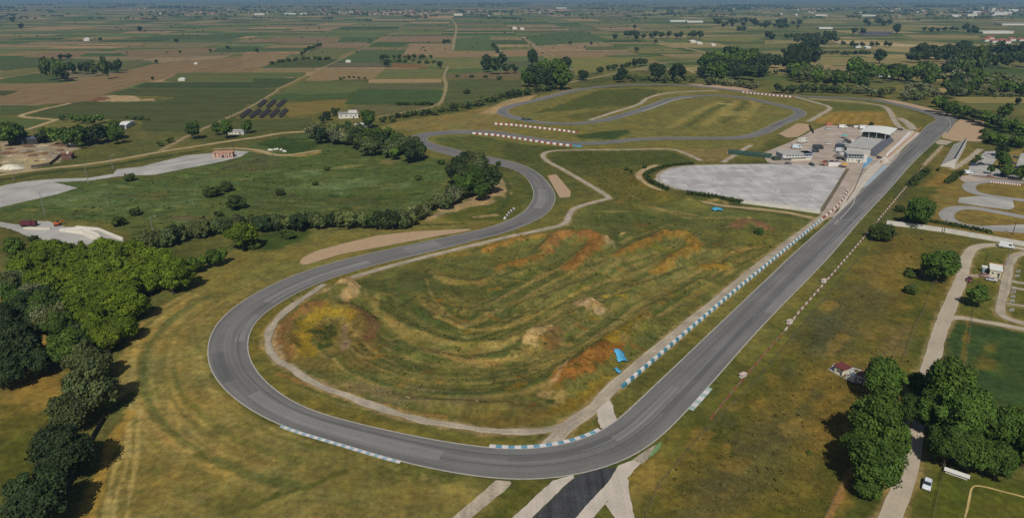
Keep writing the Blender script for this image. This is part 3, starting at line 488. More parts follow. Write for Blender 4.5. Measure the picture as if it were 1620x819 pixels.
FIELDS = [(Z1((0, 520), (430, 510), (800, 430), (1000, 385), (1450, 355), (1599, 325), (1660, 320), (1600, 450), (1110, 450), (1000, 490), (880, 510), (680, 570), (560, 620), (400, 640), (0, 648)), (134, 108, 76), 0),
    (Z1((0, 365), (250, 362), (560, 365), (620, 385), (250, 415), (0, 440)), (66, 82, 42), 1), (Z1((900, 511), (1740, 505), (1700, 545), (800, 545)), (46, 66, 30), 1), (Z1((1110, 455), (1760, 455), (1750, 503), (1000, 506), (1020, 490)), (90, 96, 48), 1),
    (Z1((800, 547), (1720, 547), (1640, 610), (1400, 730), (1270, 790), (870, 819), (880, 740), (340, 730), (170, 715), (330, 660), (500, 632), (960, 627), (1120, 600), (650, 587)), (66, 76, 34), 1),
    (Z1((0, 650), (290, 652), (110, 712), (0, 715)), (70, 84, 38), 1), (Z1((0, 727), (320, 742), (150, 800), (0, 805)), (78, 94, 40), 1), (Z1((0, 490), (240, 450), (450, 460), (340, 510), (0, 516)), (66, 84, 38), 1), (Z1((0, 445), (270, 415), (240, 448), (0, 488)), (112, 104, 58), 0),
    (Z1((120, 355), (360, 320), (570, 320), (450, 360)), (130, 104, 76), 0), (Z1((700, 310), (1380, 295), (1180, 355), (820, 358)), (128, 106, 76), 1), (Z1((620, 385), (960, 372), (800, 428), (500, 460), (430, 450)), (96, 92, 56), 0),
    (Z1((0, 560), (130, 562), (0, 600)), (62, 66, 36), 1), (Z1((950, 225), (1560, 215), (1420, 248), (820, 245)), (64, 84, 48), 1), (Z1((1340, 300), (1599, 285), (1599, 322), (1310, 320)), (58, 80, 44), 1),
    (Z2((-60, 330), (260, 325), (60, 417), (-60, 422)), (140, 114, 82), 0), (Z2((390, 300), (645, 300), (512, 355), (270, 360)), (98, 102, 58), 1), (Z2((655, 308), (960, 310), (880, 370), (800, 385), (520, 383), (560, 355)), (72, 90, 48), 1), (Z2((470, 415), (512, 387), (790, 387), (800, 415)), (98, 92, 72), 1),
    (Z2((60, 417), (190, 365), (500, 360), (510, 375), (430, 415)), (64, 76, 34), 1), (Z2((430, 425), (810, 425), (750, 490), (320, 500), (380, 455)), (142, 118, 84), 1), (Z2((0, 430), (420, 428), (370, 448), (0, 451)), (136, 114, 76), 1), (Z2((0, 456), (352, 453), (285, 480), (0, 480)), (86, 98, 50), 1),
    (Z2((0, 485), (290, 482), (150, 545), (0, 545)), (50, 70, 34), 1), (Z2((300, 503), (700, 500), (620, 578), (150, 578)), (88, 98, 50), 1), (Z2((140, 581), (612, 581), (590, 605), (90, 620)), (60, 84, 38), 1), (Z2((815, 425), (1180, 425), (1170, 483), (740, 488)), (104, 104, 56), 1),
    (Z2((860, 390), (1090, 400), (1080, 422), (850, 420)), (126, 88, 54), 1), (Z2((720, 490), (1170, 486), (1160, 512), (705, 515)), (164, 136, 98), 1), (Z2((700, 518), (1180, 515), (1170, 550), (660, 550)), (88, 88, 56), 1), (Z2((650, 552), (1190, 552), (1150, 640), (560, 650), (590, 610)), (54, 80, 36), 1),
    (Z2((975, 270), (1230, 270), (1215, 310), (1100, 330), (930, 335)), (150, 124, 92), 1), (Z2((930, 337), (1200, 313), (1500, 320), (1480, 355), (1110, 357)), (146, 120, 86), 1), (Z2((1240, 240), (1460, 225), (1500, 318), (1230, 315)), (80, 98, 54), 1), (Z2((900, 375), (1200, 362), (1420, 360), (1430, 420), (1210, 430), (1000, 395)), (116, 112, 64), 1),
    (Z2((1210, 500), (1660, 495), (1660, 560), (1420, 620), (1170, 640), (1200, 560)), (76, 86, 42), 1), (Z2((1200, 465), (1640, 430), (1650, 490), (1215, 490)), (110, 94, 66), 1), (Z2((205, 640), (590, 612), (530, 680), (205, 730)), (124, 104, 46), 1), (Z2((-40, 645), (200, 640), (200, 735), (-110, 740)), (100, 94, 44), 1),
    (Z2((-120, 745), (400, 735), (330, 790), (-40, 815)), (74, 82, 36), 1), (Z2((560, 655), (1100, 650), (1000, 690), (790, 710), (640, 690)), (100, 92, 56), 1), (Z2((140, 230), (540, 230), (500, 262), (10, 262)), (128, 104, 78), 1), (Z2((560, 228), (800, 230), (730, 262), (510, 262)), (66, 88, 48), 1), (Z2((745, 262), (975, 262), (930, 290), (700, 290)), (58, 84, 42), 1),
    (Z2((790, 230), (1240, 222), (1230, 265), (980, 262), (740, 258)), (134, 110, 82), 1), (Z2((440, 268), (730, 268), (650, 298), (390, 297)), (134, 110, 82), 1),
    (Z3((220, 355), (950, 355), (800, 400), (430, 470), (410, 400)), (126, 118, 62), 1), (Z3((230, 290), (470, 285), (480, 305), (210, 310)), (148, 120, 88), 1), (Z3((240, 320), (620, 330), (600, 358), (300, 350)), (142, 116, 82), 1), (Z3((-20, 310), (200, 305), (240, 345), (0, 352)), (146, 118, 86), 1), (Z3((610, 345), (930, 335), (930, 353), (620, 355)), (78, 94, 46), 1),
    (Z3((950, 335), (1220, 335), (1200, 355), (1000, 352)), (146, 126, 88), 1), (Z3((120, 225), (480, 190), (640, 250), (200, 285)), (70, 92, 50), 1), (Z3((480, 290), (760, 285), (740, 310), (500, 312)), (84, 92, 52), 1), (Z3((560, 440), (800, 405), (900, 400), (760, 440), (580, 465)), (110, 108, 54), 1), (Z3((1200, 225), (1480, 222), (1599, 230), (1500, 262), (1220, 250)), (122, 116, 60), 1),
    (Z4((430, 250), (880, 272), (1000, 282), (880, 292), (430, 270)), (186, 166, 124), 1), (Z4((280, 350), (1130, 365), (1100, 410), (900, 420), (600, 410), (300, 400)), (142, 126, 78), 1), (Z4((280, 405), (600, 415), (560, 440), (330, 440)), (150, 128, 90), 1), (Z4((1120, 600), (1640, 600), (1640, 640), (1250, 640)), (146, 130, 78), 1),
    (Z4((1200, 645), (1640, 643), (1640, 670), (1370, 670)), (96, 100, 50), 1), (Z4((560, 195), (800, 195), (760, 225), (600, 225)), (86, 84, 96), 1), (Z4((900, 470), (1140, 490), (1160, 505), (900, 490)), (164, 140, 84), 1), (Z4((1060, 545), (1160, 545), (1140, 570), (1060, 570)), (176, 146, 96), 1), (Z4((620, 490), (960, 490), (980, 520), (640, 535)), (100, 100, 48), 1),
    (Z4((560, 168), (980, 160), (940, 180), (640, 188)), (134, 120, 68), 1), (Z4((840, 215), (1330, 222), (1320, 240), (920, 235)), (150, 128, 82), 1), (Z4((0, 250), (240, 258), (240, 268), (0, 272)), (146, 132, 84), 1)]
for i, (q, c, along) in enumerate(FIELDS):
    sheet('field', q, .02 + .0012 * i, FMX if along else FM, tuple(.78 * np.array(C(*c)) + .22 * np.array(C(106, 102, 62))), step=25)

# ------------------------------------------------------------------ roads and paved areas
DIRT = road_mat('dirt_road', C(176, 154, 112), .2, .24, .15); DIRT2 = road_mat('field_track', C(148, 132, 94), .2, .25, .1); GRAVEL = road_mat('gravel_path', C(170, 157, 136), .2, .28, .15); CONC = road_mat('old_concrete', C(174, 170, 162), .1, .22, .07)
LOTM = road_mat('pale_concrete', C(182, 178, 174), .14, .3, .09, None, .25); ASPH = road_mat('track_asphalt', C(117, 114, 110), .26, .13, .05, None, .55); ASPL = road_mat('patched_asphalt', C(133, 130, 126), .14, .12, .06); ASPD = road_mat('fresh_asphalt', C(104, 102, 100), .16, .1, .05)
TRAP = road_mat('gravel_bed', C(180, 152, 120), .05, .07, .2); BLACK = road_mat('scorched_asphalt', C(66, 66, 68), .5, .35, .12); WHITE = mat('line_paint', C(180, 174, 162), .7, .12, .5); STRIP = road_mat('weathered_concrete', C(196, 184, 168), .08, .14, .15)
BLUEP = mat('blue_paint', C(104, 152, 172), .7, .25); WHP = mat('white_paint', C(214, 208, 204), .7, .1); REDP = mat('red_paint', C(164, 74, 62), .7, .15); PADK = road_mat('paddock_concrete', C(176, 160, 144), .1, .22, .08, None, .3)
KART = road_mat('kart_asphalt', C(156, 152, 146), .16, .1, .1)

path('dirt_road', [(-60, 284), (0, 277), (77, 266.6), (154, 258), (218, 247), (256, 240), (308, 232), (359, 224), (410, 217), (445, 211), (487, 208)], 5, .10, DIRT)
path('dirt_road', [(250, 241), (298, 215), (337, 197), (363, 185), (395, 170), (433, 147), (446, 138), (495, 115), (569, 80), (600, 64), (640, 48)], 3.4, .13, DIRT2, .8)
path('dirt_road', [(340, 236), (373, 235), (408, 238), (433, 245), (460, 245), (505, 238)], 4, .12, DIRT)
path('dirt_road', Z1((170, 800), (260, 770), (350, 740)), 5, .12, DIRT); path('dirt_road', Z1((350, 740), (200, 728), (130, 715), (250, 680), (430, 640)), 5, .14, DIRT)
path('dirt_road', Z2((1205, 410), (1180, 470), (1192, 530), (1160, 630), (1080, 665), (900, 700), (780, 720)), 4, .12, DIRT2)
path('dirt_road', Z3((390, 510), (500, 490), (700, 450), (900, 410), (1000, 385), (1180, 375)), 7, .12, DIRT2, 1.8); path('dirt_road', Z3((820, 230), (960, 260), (1080, 290), (1250, 330)), 12, .12, DIRT2, 5)
path('dirt_road', Z3((100, 225), (200, 300), (300, 350)), 4, .14, DIRT2); path('dirt_road', Z2((1190, 95), (1250, 150), (1240, 265), (1230, 310)), 7, .12, DIRT2, 1.5)
sheet('concrete_yard', Z5((-40, 375), (0, 370), (150, 340), (330, 325), (550, 318), (700, 293), (720, 265), (870, 250), (1000, 215), (1150, 180), (1320, 165), (1430, 150), (1540, 155), (1480, 190), (1380, 215), (1280, 235), (1150, 260), (950, 300), (850, 303), (720, 310), (560, 335), (330, 345), (480, 380), (350, 420), (150, 465), (0, 500), (-40, 510)), .10, CONC, rag=.5)
path('drain_gutter', Z5((870, 250), (1000, 235), (1200, 205), (1380, 190)), .8, .13, ASPD); path('drain_gutter', Z5((0, 395), (180, 375), (310, 345)), .5, .13, ASPD)
sheet('concrete_yard', Z5((-40, 585), (0, 590), (70, 600), (140, 610), (200, 585), (300, 585), (400, 620), (480, 620), (600, 635), (760, 700), (760, 760), (640, 725), (520, 762), (300, 722), (160, 672), (60, 632), (0, 618), (-40, 610)), .10, CONC, rag=.4)
# service paths round the infield
path('service_path', [(1345, 316), (1300, 345), (1210, 414), (1090, 512), (974, 608), (941, 645), (902, 670), (868, 706)], 4.6, .10, GRAVEL)
path('service_path', [(935, 650), (902, 668), (870, 679), (800, 683), (720, 673), (620, 652), (540, 622), (500, 606), (470, 588), (440, 570), (424, 548), (424, 528), (440, 503), (462, 484), (484, 469), (515, 450)], 2.7, .13, GRAVEL, 1.1)
path('service_path', [(556, 439), (640, 415), (720, 395), (800, 375.6), (851, 365), (892, 354), (902, 338), (915, 327), (955, 316), (963, 312), (928, 290), (890, 268), (866, 255), (859, 245), (875, 239), (920, 237.5), (979, 237), (1056, 236), (1082, 242), (1108, 254)], 3.3, .10, GRAVEL)
path('service_path', Z7((930, 240), (860, 265), (820, 300), (850, 345), (950, 395), (1050, 430), (1180, 460), (1350, 490), (1599, 515)) + Z8((150, 535), (290, 565)), 3.6, .11, DIRT)
sheet('gravel_apron', Y7((560, 160), (640, 90), (660, 120), (670, 180), (690, 215), (610, 270), (580, 262), (570, 210)), .14, STRIP, rag=.2)
path('service_path', Z3((520, 742), (680, 690), (820, 645), (880, 605), (1000, 575), (1150, 565), (1300, 560)), 5, .10, GRAVEL); path('service_path', Z4((180, 597), (300, 630), (400, 665), (340, 710), (270, 750)), 4.5, .10, GRAVEL); path('service_path', Z4((270, 610), (500, 625), (700, 650), (760, 675), (810, 760), (850, 800)), 5, .12, GRAVEL)
path('service_path', Z4((830, 730), (880, 760), (920, 800)), 7, .14, GRAVEL); path('service_path', Z7((1340, 222), (1440, 160), (1515, 115)), 3.5, .10, GRAVEL)
# paved lot and paddock
sheet('paved_lot', [(1036, 284), (1042, 276), (1056, 269), (1082, 263.5), (1133, 260.5), (1210, 259.5), (1274, 261), (1340, 267), (1320, 297), (1297, 334), (1210, 322), (1172, 315.5), (1108, 306), (1070, 299), (1046, 293)], .12, LOTM, step=4)
path('lot_border', Z7((1280, 238), (1100, 246), (1000, 265), (945, 300), (950, 340), (1050, 385)), 2.5, .15, GRAVEL)
sheet('paddock', [(1205, 243), (1250, 225), (1285, 207), (1310, 198), (1375, 203), (1440, 205), (1448, 208), (1412, 258), (1362, 299), (1334, 342), (1318, 338), (1345, 312), (1366, 270), (1336, 268), (1274, 262), (1215, 258)], .10, PADK, step=5)
sheet('paddock', [(1341, 268), (1368, 266), (1362, 299), (1334, 342), (1300, 345), (1297.5, 335), (1320, 300)], .09, PADK, step=5)
path('lot_edge_strip', [(1341, 267), (1326, 292), (1299, 335)], 2.2, .16, road_mat('brown_dust', C(112, 100, 80), .2, .2, .2), .3)
sheet('pit_lane', Z8((590, 395), (720, 240), (770, 225), (800, 185), (960, 40), (900, 30), (740, 180), (640, 260), (560, 350), (480, 470), (440, 545), (460, 550), (560, 440)), .13, STRIP, step=4)
sheet('pit_exit_marking', Z8((600, 385), (640, 330), (735, 240), (770, 240), (700, 300), (640, 360)), .17, mat('faded_blue_paint', C(160, 176, 184), .8, .15))
for i in (0, 2, 3, 6, 8):
    x0 = 1060 + i * 27; path('lot_joint', [(x0 + 30, 262), (x0 + 12 + 3 * (i % 3), 280), (x0, 300 + i * 3.2)], .16, .135, road_mat('joint_tar%d' % i, C(150, 146, 140), .2, .2, .2), .05, 4)
for a, b in (((1075, 275), (1330, 285)), ((1062, 289), (1315, 305))): path('lot_joint', [a, b], .16, .136, MATS['joint_tar0'], .05, 4)
for q in ([(1130, 275), (1175, 272), (1190, 280), (1140, 286)], [(1230, 290), (1290, 286), (1280, 305), (1235, 306)], [(1080, 284), (1110, 290), (1090, 296)]): sheet('lot_repair', q, .13, road_mat('repair_concrete', C(170, 166, 162), .1, .14, .06) if 'repair_concrete' not in MATS else MATS['repair_concrete'], rag=1.0)
# gravel traps
sheet('gravel_trap', [(474, 416), (478, 408), (500, 397), (540, 386), (600, 372), (660, 366), (742, 362), (748, 364), (690, 374), (600, 391), (540, 402), (500, 414), (482, 420)], .10, TRAP, step=3)
sheet('gravel_trap', [(866, 278), (880, 276), (903, 303), (902, 312), (886, 313), (878, 300)], .10, TRAP, step=2); sheet('gravel_trap', [(1232, 212), (1262, 195), (1280, 197), (1281, 206), (1262, 217), (1245, 218)], .10, TRAP, step=3)
sheet('gravel_trap', Z4((1100, 819), (1195, 745), (1210, 735), (1350, 750), (1355, 800)) + Z8((1340, 95), (1160, 90), (1090, 70)), .10, TRAP, step=3); sheet('gravel_trap', Z4((640, 603), (800, 620), (900, 640), (1060, 680), (1170, 705), (1100, 715), (1000, 688), (850, 650), (730, 618)), .10, TRAP, step=4)
sheet('gravel_bank', Z3((1110, 518), (1300, 522), (1500, 548), (1560, 562), (1440, 562), (1250, 538)), .10, TRAP, step=4)

# race track
LE = [(1470, 195), (1412, 256), (1365, 300), (1316, 347), (1251, 405), (1207, 447), (1036, 609), (959, 677), (915, 699), (877, 708), (835, 711), (800, 711), (774, 707), (656, 691), (579, 673), (503, 655), (464, 638), (428, 609), (410, 592), (396, 573), (391, 550), (395, 523), (410, 503), (433, 485), (464, 467), (503, 449), (528, 439), (592, 420), (656, 405), (708, 392), (800, 368), (838, 354), (864, 340), (877, 323), (879, 313), (872, 295), (851, 274), (826, 261), (800, 253), (759, 246), (708, 233), (680, 226), (672, 221), (676, 217.5), (695, 214), (746, 212), (810, 217)]
RE = [(1512, 192), (1500, 205), (1446, 256), (1407, 300), (1362, 348), (1310, 409), (1207, 515), (1124, 609), (1087, 650), (1046, 694), (1020, 714), (997, 728), (951, 741), (903, 753), (864, 759), (830, 760.5), (800, 760.5), (779, 759), (708, 750), (641, 732), (528, 699), (451, 674), (408, 656), (372, 635), (345, 607), (331, 579), (327, 554), (338, 518), (364, 490), (410, 460), (438, 446), (477, 431), (515, 419), (579, 402), (656, 386), (697, 377), (759, 364), (785, 357), (820, 341), (837, 326), (844, 310), (842, 297), (831, 279), (815, 269), (800, 265), (759, 256), (708, 245), (669, 234), (653, 226), (646, 219), (656, 213), (682, 208.5), (733, 206), (785, 208), (810, 211.5)]
le = resample(catmull(PL(LE), 8), 3); re_ = resample(catmull(PL(RE), 8), 1.0)
d2 = np.hypot(le[:, None, 0] - re_[None, :, 0], le[:, None, 1] - re_[None, :, 1]); k = d2.argmin(1); near = np.column_stack([(le + re_[k]) / 2, d2.min(1)])
FARC = [(851, 221.5), (902, 227), (954, 226.5), (1005, 221), (1056, 219.2), (1108, 219.2), (1159, 219), (1185, 216), (1210, 208), (1236, 195), (1258, 186), (1267, 178.5), (1252, 171), (1210, 162), (1185, 156.5), (1133, 151.5), (1082, 154), (1056, 159), (1031, 168), (992, 181), (954, 191), (902, 196.5), (851, 193.8), (820, 188), (800, 182), (794, 176.5), (805, 169), (830, 163), (851, 158.5), (928, 140.5), (1005, 134.5), (1082, 135.5), (1159, 143), (1210, 149), (1261, 152.5), (1313, 154.5), (1364, 156.8), (1402, 162), (1441, 171), (1466, 178), (1486, 185), (1493, 191)]
far = resample(catmull(PL(FARC), 8), 3); far = np.column_stack([far, np.full(len(far), 11.5)])
near = near[4:-6]; near[:, 2] = np.convolve(np.pad(near[:, 2], 8, 'edge'), np.ones(17) / 17, 'valid')
trk = resample(np.vstack([near, far]), 3.0, True); trk = smooth(trk, 10, True)
TC = trk[:, :2]; TW = trk[:, 2]; print('track width min/max', TW.min(), TW.max(), 'length', len(TC) * 3)
ribbon('race_track', TC, TW, .18, ASPH, True)
sheet('track_apron', Z4((1075, 735), (1115, 722), (1192, 713), (1196, 722), (1175, 760), (1130, 819), (1040, 819), (1062, 770)), .165, ASPH, step=3)
ribbon('track_edge_line', TC, .42, .20, WHITE, True, off=1) if False else None
tt = tangents(TC, True); tn = np.stack([-tt[:, 1], tt[:, 0]], 1)
for sgn in (1, -1): ribbon('track_edge_line', TC + tn * (sgn * (TW / 2 - .1))[:, None], .38, .205, WHITE, True)
def near_track(px, py):
    w = P(px, py); return int(np.hypot(TC[:, 0] - w[0], TC[:, 1] - w[1]).argmin())
def along_track(a, b, off, w, z, name, m, rag=0):
    i, j = near_track(*a), near_track(*b)
    if j < i: i, j = j, i
    idx = np.arange(i, j + 1); q = TC[idx] + tn[idx] * (off * TW[idx] / 2)[:, None] if np.isscalar(off) else None
    return ribbon(name, q, w, z, m, rag=rag)
# patched strips of different asphalt (offset -1 .. 1 across the track; + is the outer side)
for a, b, off, w, m in (((1430, 240), (1200, 490), .72, 3.4, ASPL), ((400, 620), (705, 717), .05, 4.0, ASPL), ((570, 410), (412, 475), -.35, 4.8, ASPL), ((405, 500), (392, 540), -.55, 3.2, ASPL), ((1440, 235), (1330, 350), -.25, 3.5, ASPD), ((1200, 500), (1040, 650), .3, 2.0, ASPD),
                        ((690, 385), (640, 396), .1, 9.0, ASPL), ((862, 300), (850, 330), 0.1, 6, ASPL), ((1090, 620), (990, 700), -.2, 2.4, ASPL), ((740, 368), (820, 350), -.4, 3, ASPD), ((960, 690), (800, 735), -.35, 3.0, ASPD), ((330, 560), (360, 600), .5, 4, ASPD)):
    along_track(a, b, off, w, .19, 'asphalt_patch', m)
for a, b in (((1316, 347), (1362, 350)), ((1408, 254), (1446, 260))):
    pa, pb = P(*a), P(*b); ribbon('track_line', resample([pa, pb], 2), 1.3, .21, ASPL)
ribbon('track_line', resample(catmull(PL(Z8((590, 395), (560, 430), (545, 480), (500, 535), (430, 605))), 6), 2), .5, .21, WHITE)
R8 = np.random.default_rng(88); TMK = [road_mat('rubber_mark', C(100, 99, 100), .3, .12, .1), road_mat('polished_mark', C(122, 121, 121), .2, .1, .1), road_mat('rubber_line', C(106, 105, 106), .3, .12, .1)]
for i in range(46):   # rubber and polished lines, a little above the asphalt
    a0 = int(R8.integers(0, len(TC) - 90)); idx = np.arange(a0, a0 + R8.integers(18, 80)); off = np.clip(R8.uniform(-.75, .75) + np.linspace(0, R8.uniform(-.35, .35), len(idx)), -.85, .85); q = TC[idx] + tn[idx] * (off * TW[idx] / 2)[:, None]
    ww = R8.uniform(.25, 1.3) * np.sin(np.linspace(.05, math.pi - .05, len(idx))) ** .5; ribbon('tyre_mark', q, ww, .192 + .0002 * i, TMK[i % 3])
for i in range(26):
    k_ = int(R8.integers(0, len(TC))); p_, n_, w_ = TC[k_], tn[k_], TW[k_] / 2 * .97; ribbon('asphalt_seam', np.linspace(p_ - n_ * w_, p_ + n_ * w_ * R8.uniform(-.2, 1), 6), R8.uniform(.12, .3), .203, TMK[0])
def kerb(a, b, off, w, block, m1, m2, label=None):
    i, j = near_track(*a), near_track(*b); i, j = min(i, j), max(i, j); idx = np.arange(i, j + 1); q = resample(TC[idx] + tn[idx] * (off * (TW[idx] / 2 + w * .42))[:, None], block)
    t = tangents(q); n = np.stack([-t[:, 1], t[:, 0]], 1); mb = MB()
    for k in range(len(q) - 1):
        o = [(*(q[k] + n[k] * w / 2), .15), (*(q[k] - n[k] * w / 2), .15), (*(q[k + 1] - n[k + 1] * w / 2), .15), (*(q[k + 1] + n[k + 1] * w / 2), .15)]; u = [(x, y, .28) for x, y, _ in o]
        mb.add(o + u, [(4, 5, 6, 7), (0, 1, 5, 4), (1, 2, 6, 5), (2, 3, 7, 6), (3, 0, 4, 7)], k % 2)
    return tag(mb.build('kerb', [m1, m2]), kind='structure')
BLK = mat('faded_blue_kerb', C(150, 176, 186), .7, .15); GRK = mat('faded_green_kerb', C(168, 184, 176), .7, .2)
kerb((780, 705), (955, 680), -1, 1.3, 1.7, WHP, BLUEP); kerb((450, 672), (640, 730), 1, 1.0, 1.3, WHP, BLK); kerb((1118, 615), (1090, 648), 1, 1.6, 2, GRK, WHP)
kerb((1082, 152), (1010, 176), 1, 1.2, 3, WHP, GRK)
sheet('painted_runoff', Y7((880, 445), (930, 370), (965, 345), (945, 400), (900, 440)), .12, mat('green_paint', C(112, 144, 92), .8, .12)); sheet('concrete_apron', Y7((770, 470), (860, 405), (930, 365), (880, 450), (835, 492), (800, 480)), .11, GRAVEL, rag=.15)
# lower escape road
sheet('scorched_strip', Y7((435, 560), (590, 515), (690, 510), (640, 590), (430, 819), (380, 880), (100, 880), (165, 819)), .12, BLACK, rag=.15); sheet('concrete_strip', Y7((290, 590), (405, 556), (430, 560), (160, 819), (90, 880), (-20, 880), (40, 819)), .14, STRIP, rag=.15)
sheet('concrete_strip', Y7((690, 500), (780, 465), (832, 482), (640, 700), (540, 819), (480, 880), (385, 880), (430, 819), (640, 590)), .15, STRIP, rag=.15); sheet('gravel_apron', Y7((640, 700), (750, 560), (770, 700), (790, 819), (800, 880), (680, 880), (680, 819), (610, 740)), .13, STRIP, rag=.3)
sheet('service_path', Y6((1500, 588), (1599, 592), (1590, 620), (1350, 819), (1290, 880), (1150, 880), (1230, 819)), .12, GRAVEL, rag=.2)
# right side roads
RROAD = road_mat('concrete_road', C(182, 168, 146), .08, .14, .1)
path('concrete_road', [(1640, 398), (1590, 389), (1560, 388), (1540, 393), (1529, 408), (1524, 430), (1514, 458), (1500, 490), (1486, 528), (1474, 568), (1462, 605), (1448, 670), (1440, 720), (1428, 765), (1408, 819), (1385, 880)], 4.7, .10, RROAD)
path('concrete_road', [(1494, 505), (1515, 502), (1545, 507), (1580, 513), (1640, 525)], 3.2, .12, RROAD); path('park_path', [(1530, 436), (1560, 437), (1590, 443), (1640, 452)], 2.6, .12, GRAVEL)
path('park_path', [(1640, 398), (1612, 402), (1600, 412), (1594, 435), (1588, 465), (1582, 485), (1586, 500), (1610, 509), (1640, 516)], 3.6, .14, GRAVEL); path('park_path', [(1600, 455), (1640, 462)], 2.4, .16, GRAVEL); path('park_path', [(1592, 480), (1640, 488)], 2.4, .16, GRAVEL)
sheet('concrete_pad', [(1310, 584), (1320, 575), (1345, 580), (1375, 588), (1372, 606), (1350, 606), (1330, 596)], .11, CONC, rag=.2)
path('pitch_line', Y8((1235, 819), (1255, 740), (1275, 625), (1310, 615), (1599, 690), (1750, 730)), .55, .11, mat('worn_line', C(190, 164, 106), .9, .2), .25)
# kart circuit and car park
KC = Z8((1700, 350), (1500, 340), (1380, 338), (1300, 345), (1265, 360), (1262, 385), (1300, 410), (1420, 435), (1560, 452), (1720, 470)); path('kart_track', KC, 7.5, .10, KART, 0)
path('kart_track', Z8((1720, 585), (1599, 560), (1440, 530), (1300, 505), (1180, 505), (1125, 535), (1130, 570), (1200, 605), (1350, 628), (1500, 640), (1720, 655)), 7.5, .12, KART, 0)
sheet('kart_apron', Z8((1200, 440), (1320, 430), (1530, 455), (1540, 500), (1510, 515), (1350, 495), (1190, 470)), .09, CONC, step=3); sheet('kart_apron', Z8((1180, 310), (1300, 300), (1599, 305), (1720, 320), (1720, 345), (1400, 330), (1300, 340), (1230, 345)), .11, PADK, step=3); sheet('kart_apron', Z8((1330, 615), (1599, 605), (1720, 615), (1720, 650), (1599, 645)), .09, CONC, step=3)
sheet('car_park', Z8((1260, 250), (1360, 155), (1480, 150), (1440, 190), (1400, 240), (1440, 270), (1560, 280), (1720, 290), (1720, 310), (1250, 300)), .10, CONC, step=3); sheet('car_park', Z8((1540, 270), (1580, 165), (1720, 170), (1720, 290), (1560, 285)), .12, CONC, step=3)
path('service_path', Z8((1160, 265), (1260, 200), (1330, 140)), 4, .12, GRAVEL); path('service_path', Z8((980, 240), (1040, 180), (1095, 120)), 2, .11, GRAVEL); sheet('gravel_apron', Z8((1050, 100), (1080, 80), (1160, 95), (1120, 115), (1070, 112)), .12, GRAVEL, step=2)
build_ground()
def weeds():
    rg = np.random.default_rng(31); PX = []; CI = []
    areas = [([(440, 520), (470, 480), (560, 440), (720, 400), (900, 355), (960, 330), (1270, 352), (1205, 403), (965, 605), (900, 655), (800, 668), (640, 640), (520, 600), (455, 572)], 13000, (0, 1, 2, 3, 4)),
             ([(1010, 815), (1060, 740), (1250, 545), (1400, 362), (1500, 376), (1480, 470), (1440, 590), (1330, 700), (1330, 815)], 5000, (0, 1, 3, 4)), ([(130, 318), (230, 290), (390, 258), (480, 225), (650, 258), (715, 275), (690, 315), (600, 340), (400, 345), (210, 362), (110, 345)], 6000, (0, 0, 1, 5)),
             ([(900, 240), (1080, 240), (1010, 270), (1050, 310), (980, 330), (915, 320), (960, 312)], 2500, (0, 1, 2, 3))]
    for q, n, pal in areas:
        q = np.array(q, float); x = rg.uniform(q[:, 0].min(), q[:, 0].max(), n * 2); y = rg.uniform(q[:, 1].min(), q[:, 1].max(), n * 2); m = inside(x, y, q); x, y = x[m][:n], y[m][:n]; PX.append(np.stack([x, y], 1)); CI.append(rg.choice(pal, len(x)))
    px = np.vstack(PX); ci = np.concatenate(CI); w = np.array([P(a, b) for a, b in px]); keep = np.ones(len(w), bool)
    for q in FLATP: keep &= seg_dist(w[:, 0], w[:, 1], q) > 3.2
    keep &= np.min(np.stack([np.hypot(w[:, 0] - a, w[:, 1] - b) for a, b in TC[::2]]), 0) > 10
    keep &= fbm(w[:, 0], w[:, 1], 22, 3, 8) > -.12
    w, ci = w[keep], ci[keep]; n = len(w); z = height(w[:, 0], w[:, 1]); pal = np.array([C(58, 74, 28), C(76, 86, 36), C(132, 96, 44), C(140, 124, 68), C(112, 104, 50), C(104, 120, 66)]); K = 4
    gc = run_paint(w[:, 0], w[:, 1], np.tile(np.array(C(92, 94, 44)), (n, 1))); s = rg.uniform(.06, .2, n) * np.where(rg.random(n) < .05, 2.4, 1) * (1 + w[:, 1] / 700); c = np.repeat(np.column_stack([w, z]), K, 0); s = np.repeat(s, K); u = rg.normal(size=(n * K, 3)) * [1, 1, .35]; u /= np.linalg.norm(u, axis=1)[:, None]; v = np.cross(u, rg.normal(size=(n * K, 3))); v /= np.linalg.norm(v, axis=1)[:, None]; c = c + np.column_stack([rg.normal(size=(n * K, 2)) * s[:, None] * .6, s * rg.uniform(.2, .8, n * K)])
    V = np.stack([c - u * s[:, None] - v * s[:, None] * .5, c + u * s[:, None] - v * s[:, None] * .6, c + u * s[:, None] * .7 + v * s[:, None] * .6, c - u * s[:, None] * .8 + v * s[:, None] * .5], 1).reshape(-1, 3)
    mixw = rg.uniform(0, .4, (n, 1)); gc = gc * (1 - mixw) + pal[ci] * mixw; col = np.repeat(gc[np.repeat(np.arange(n), K)] * rg.uniform(.8, 1.3, (n * K, 1)), 4, 0); m = attr_mat('weed_leaves', [(.4, .8, 1.2, None)])
    tag(link('weeds', np_mesh('weeds', V, np.arange(n * K * 4).reshape(-1, 4), col), m), kind='stuff')
weeds()
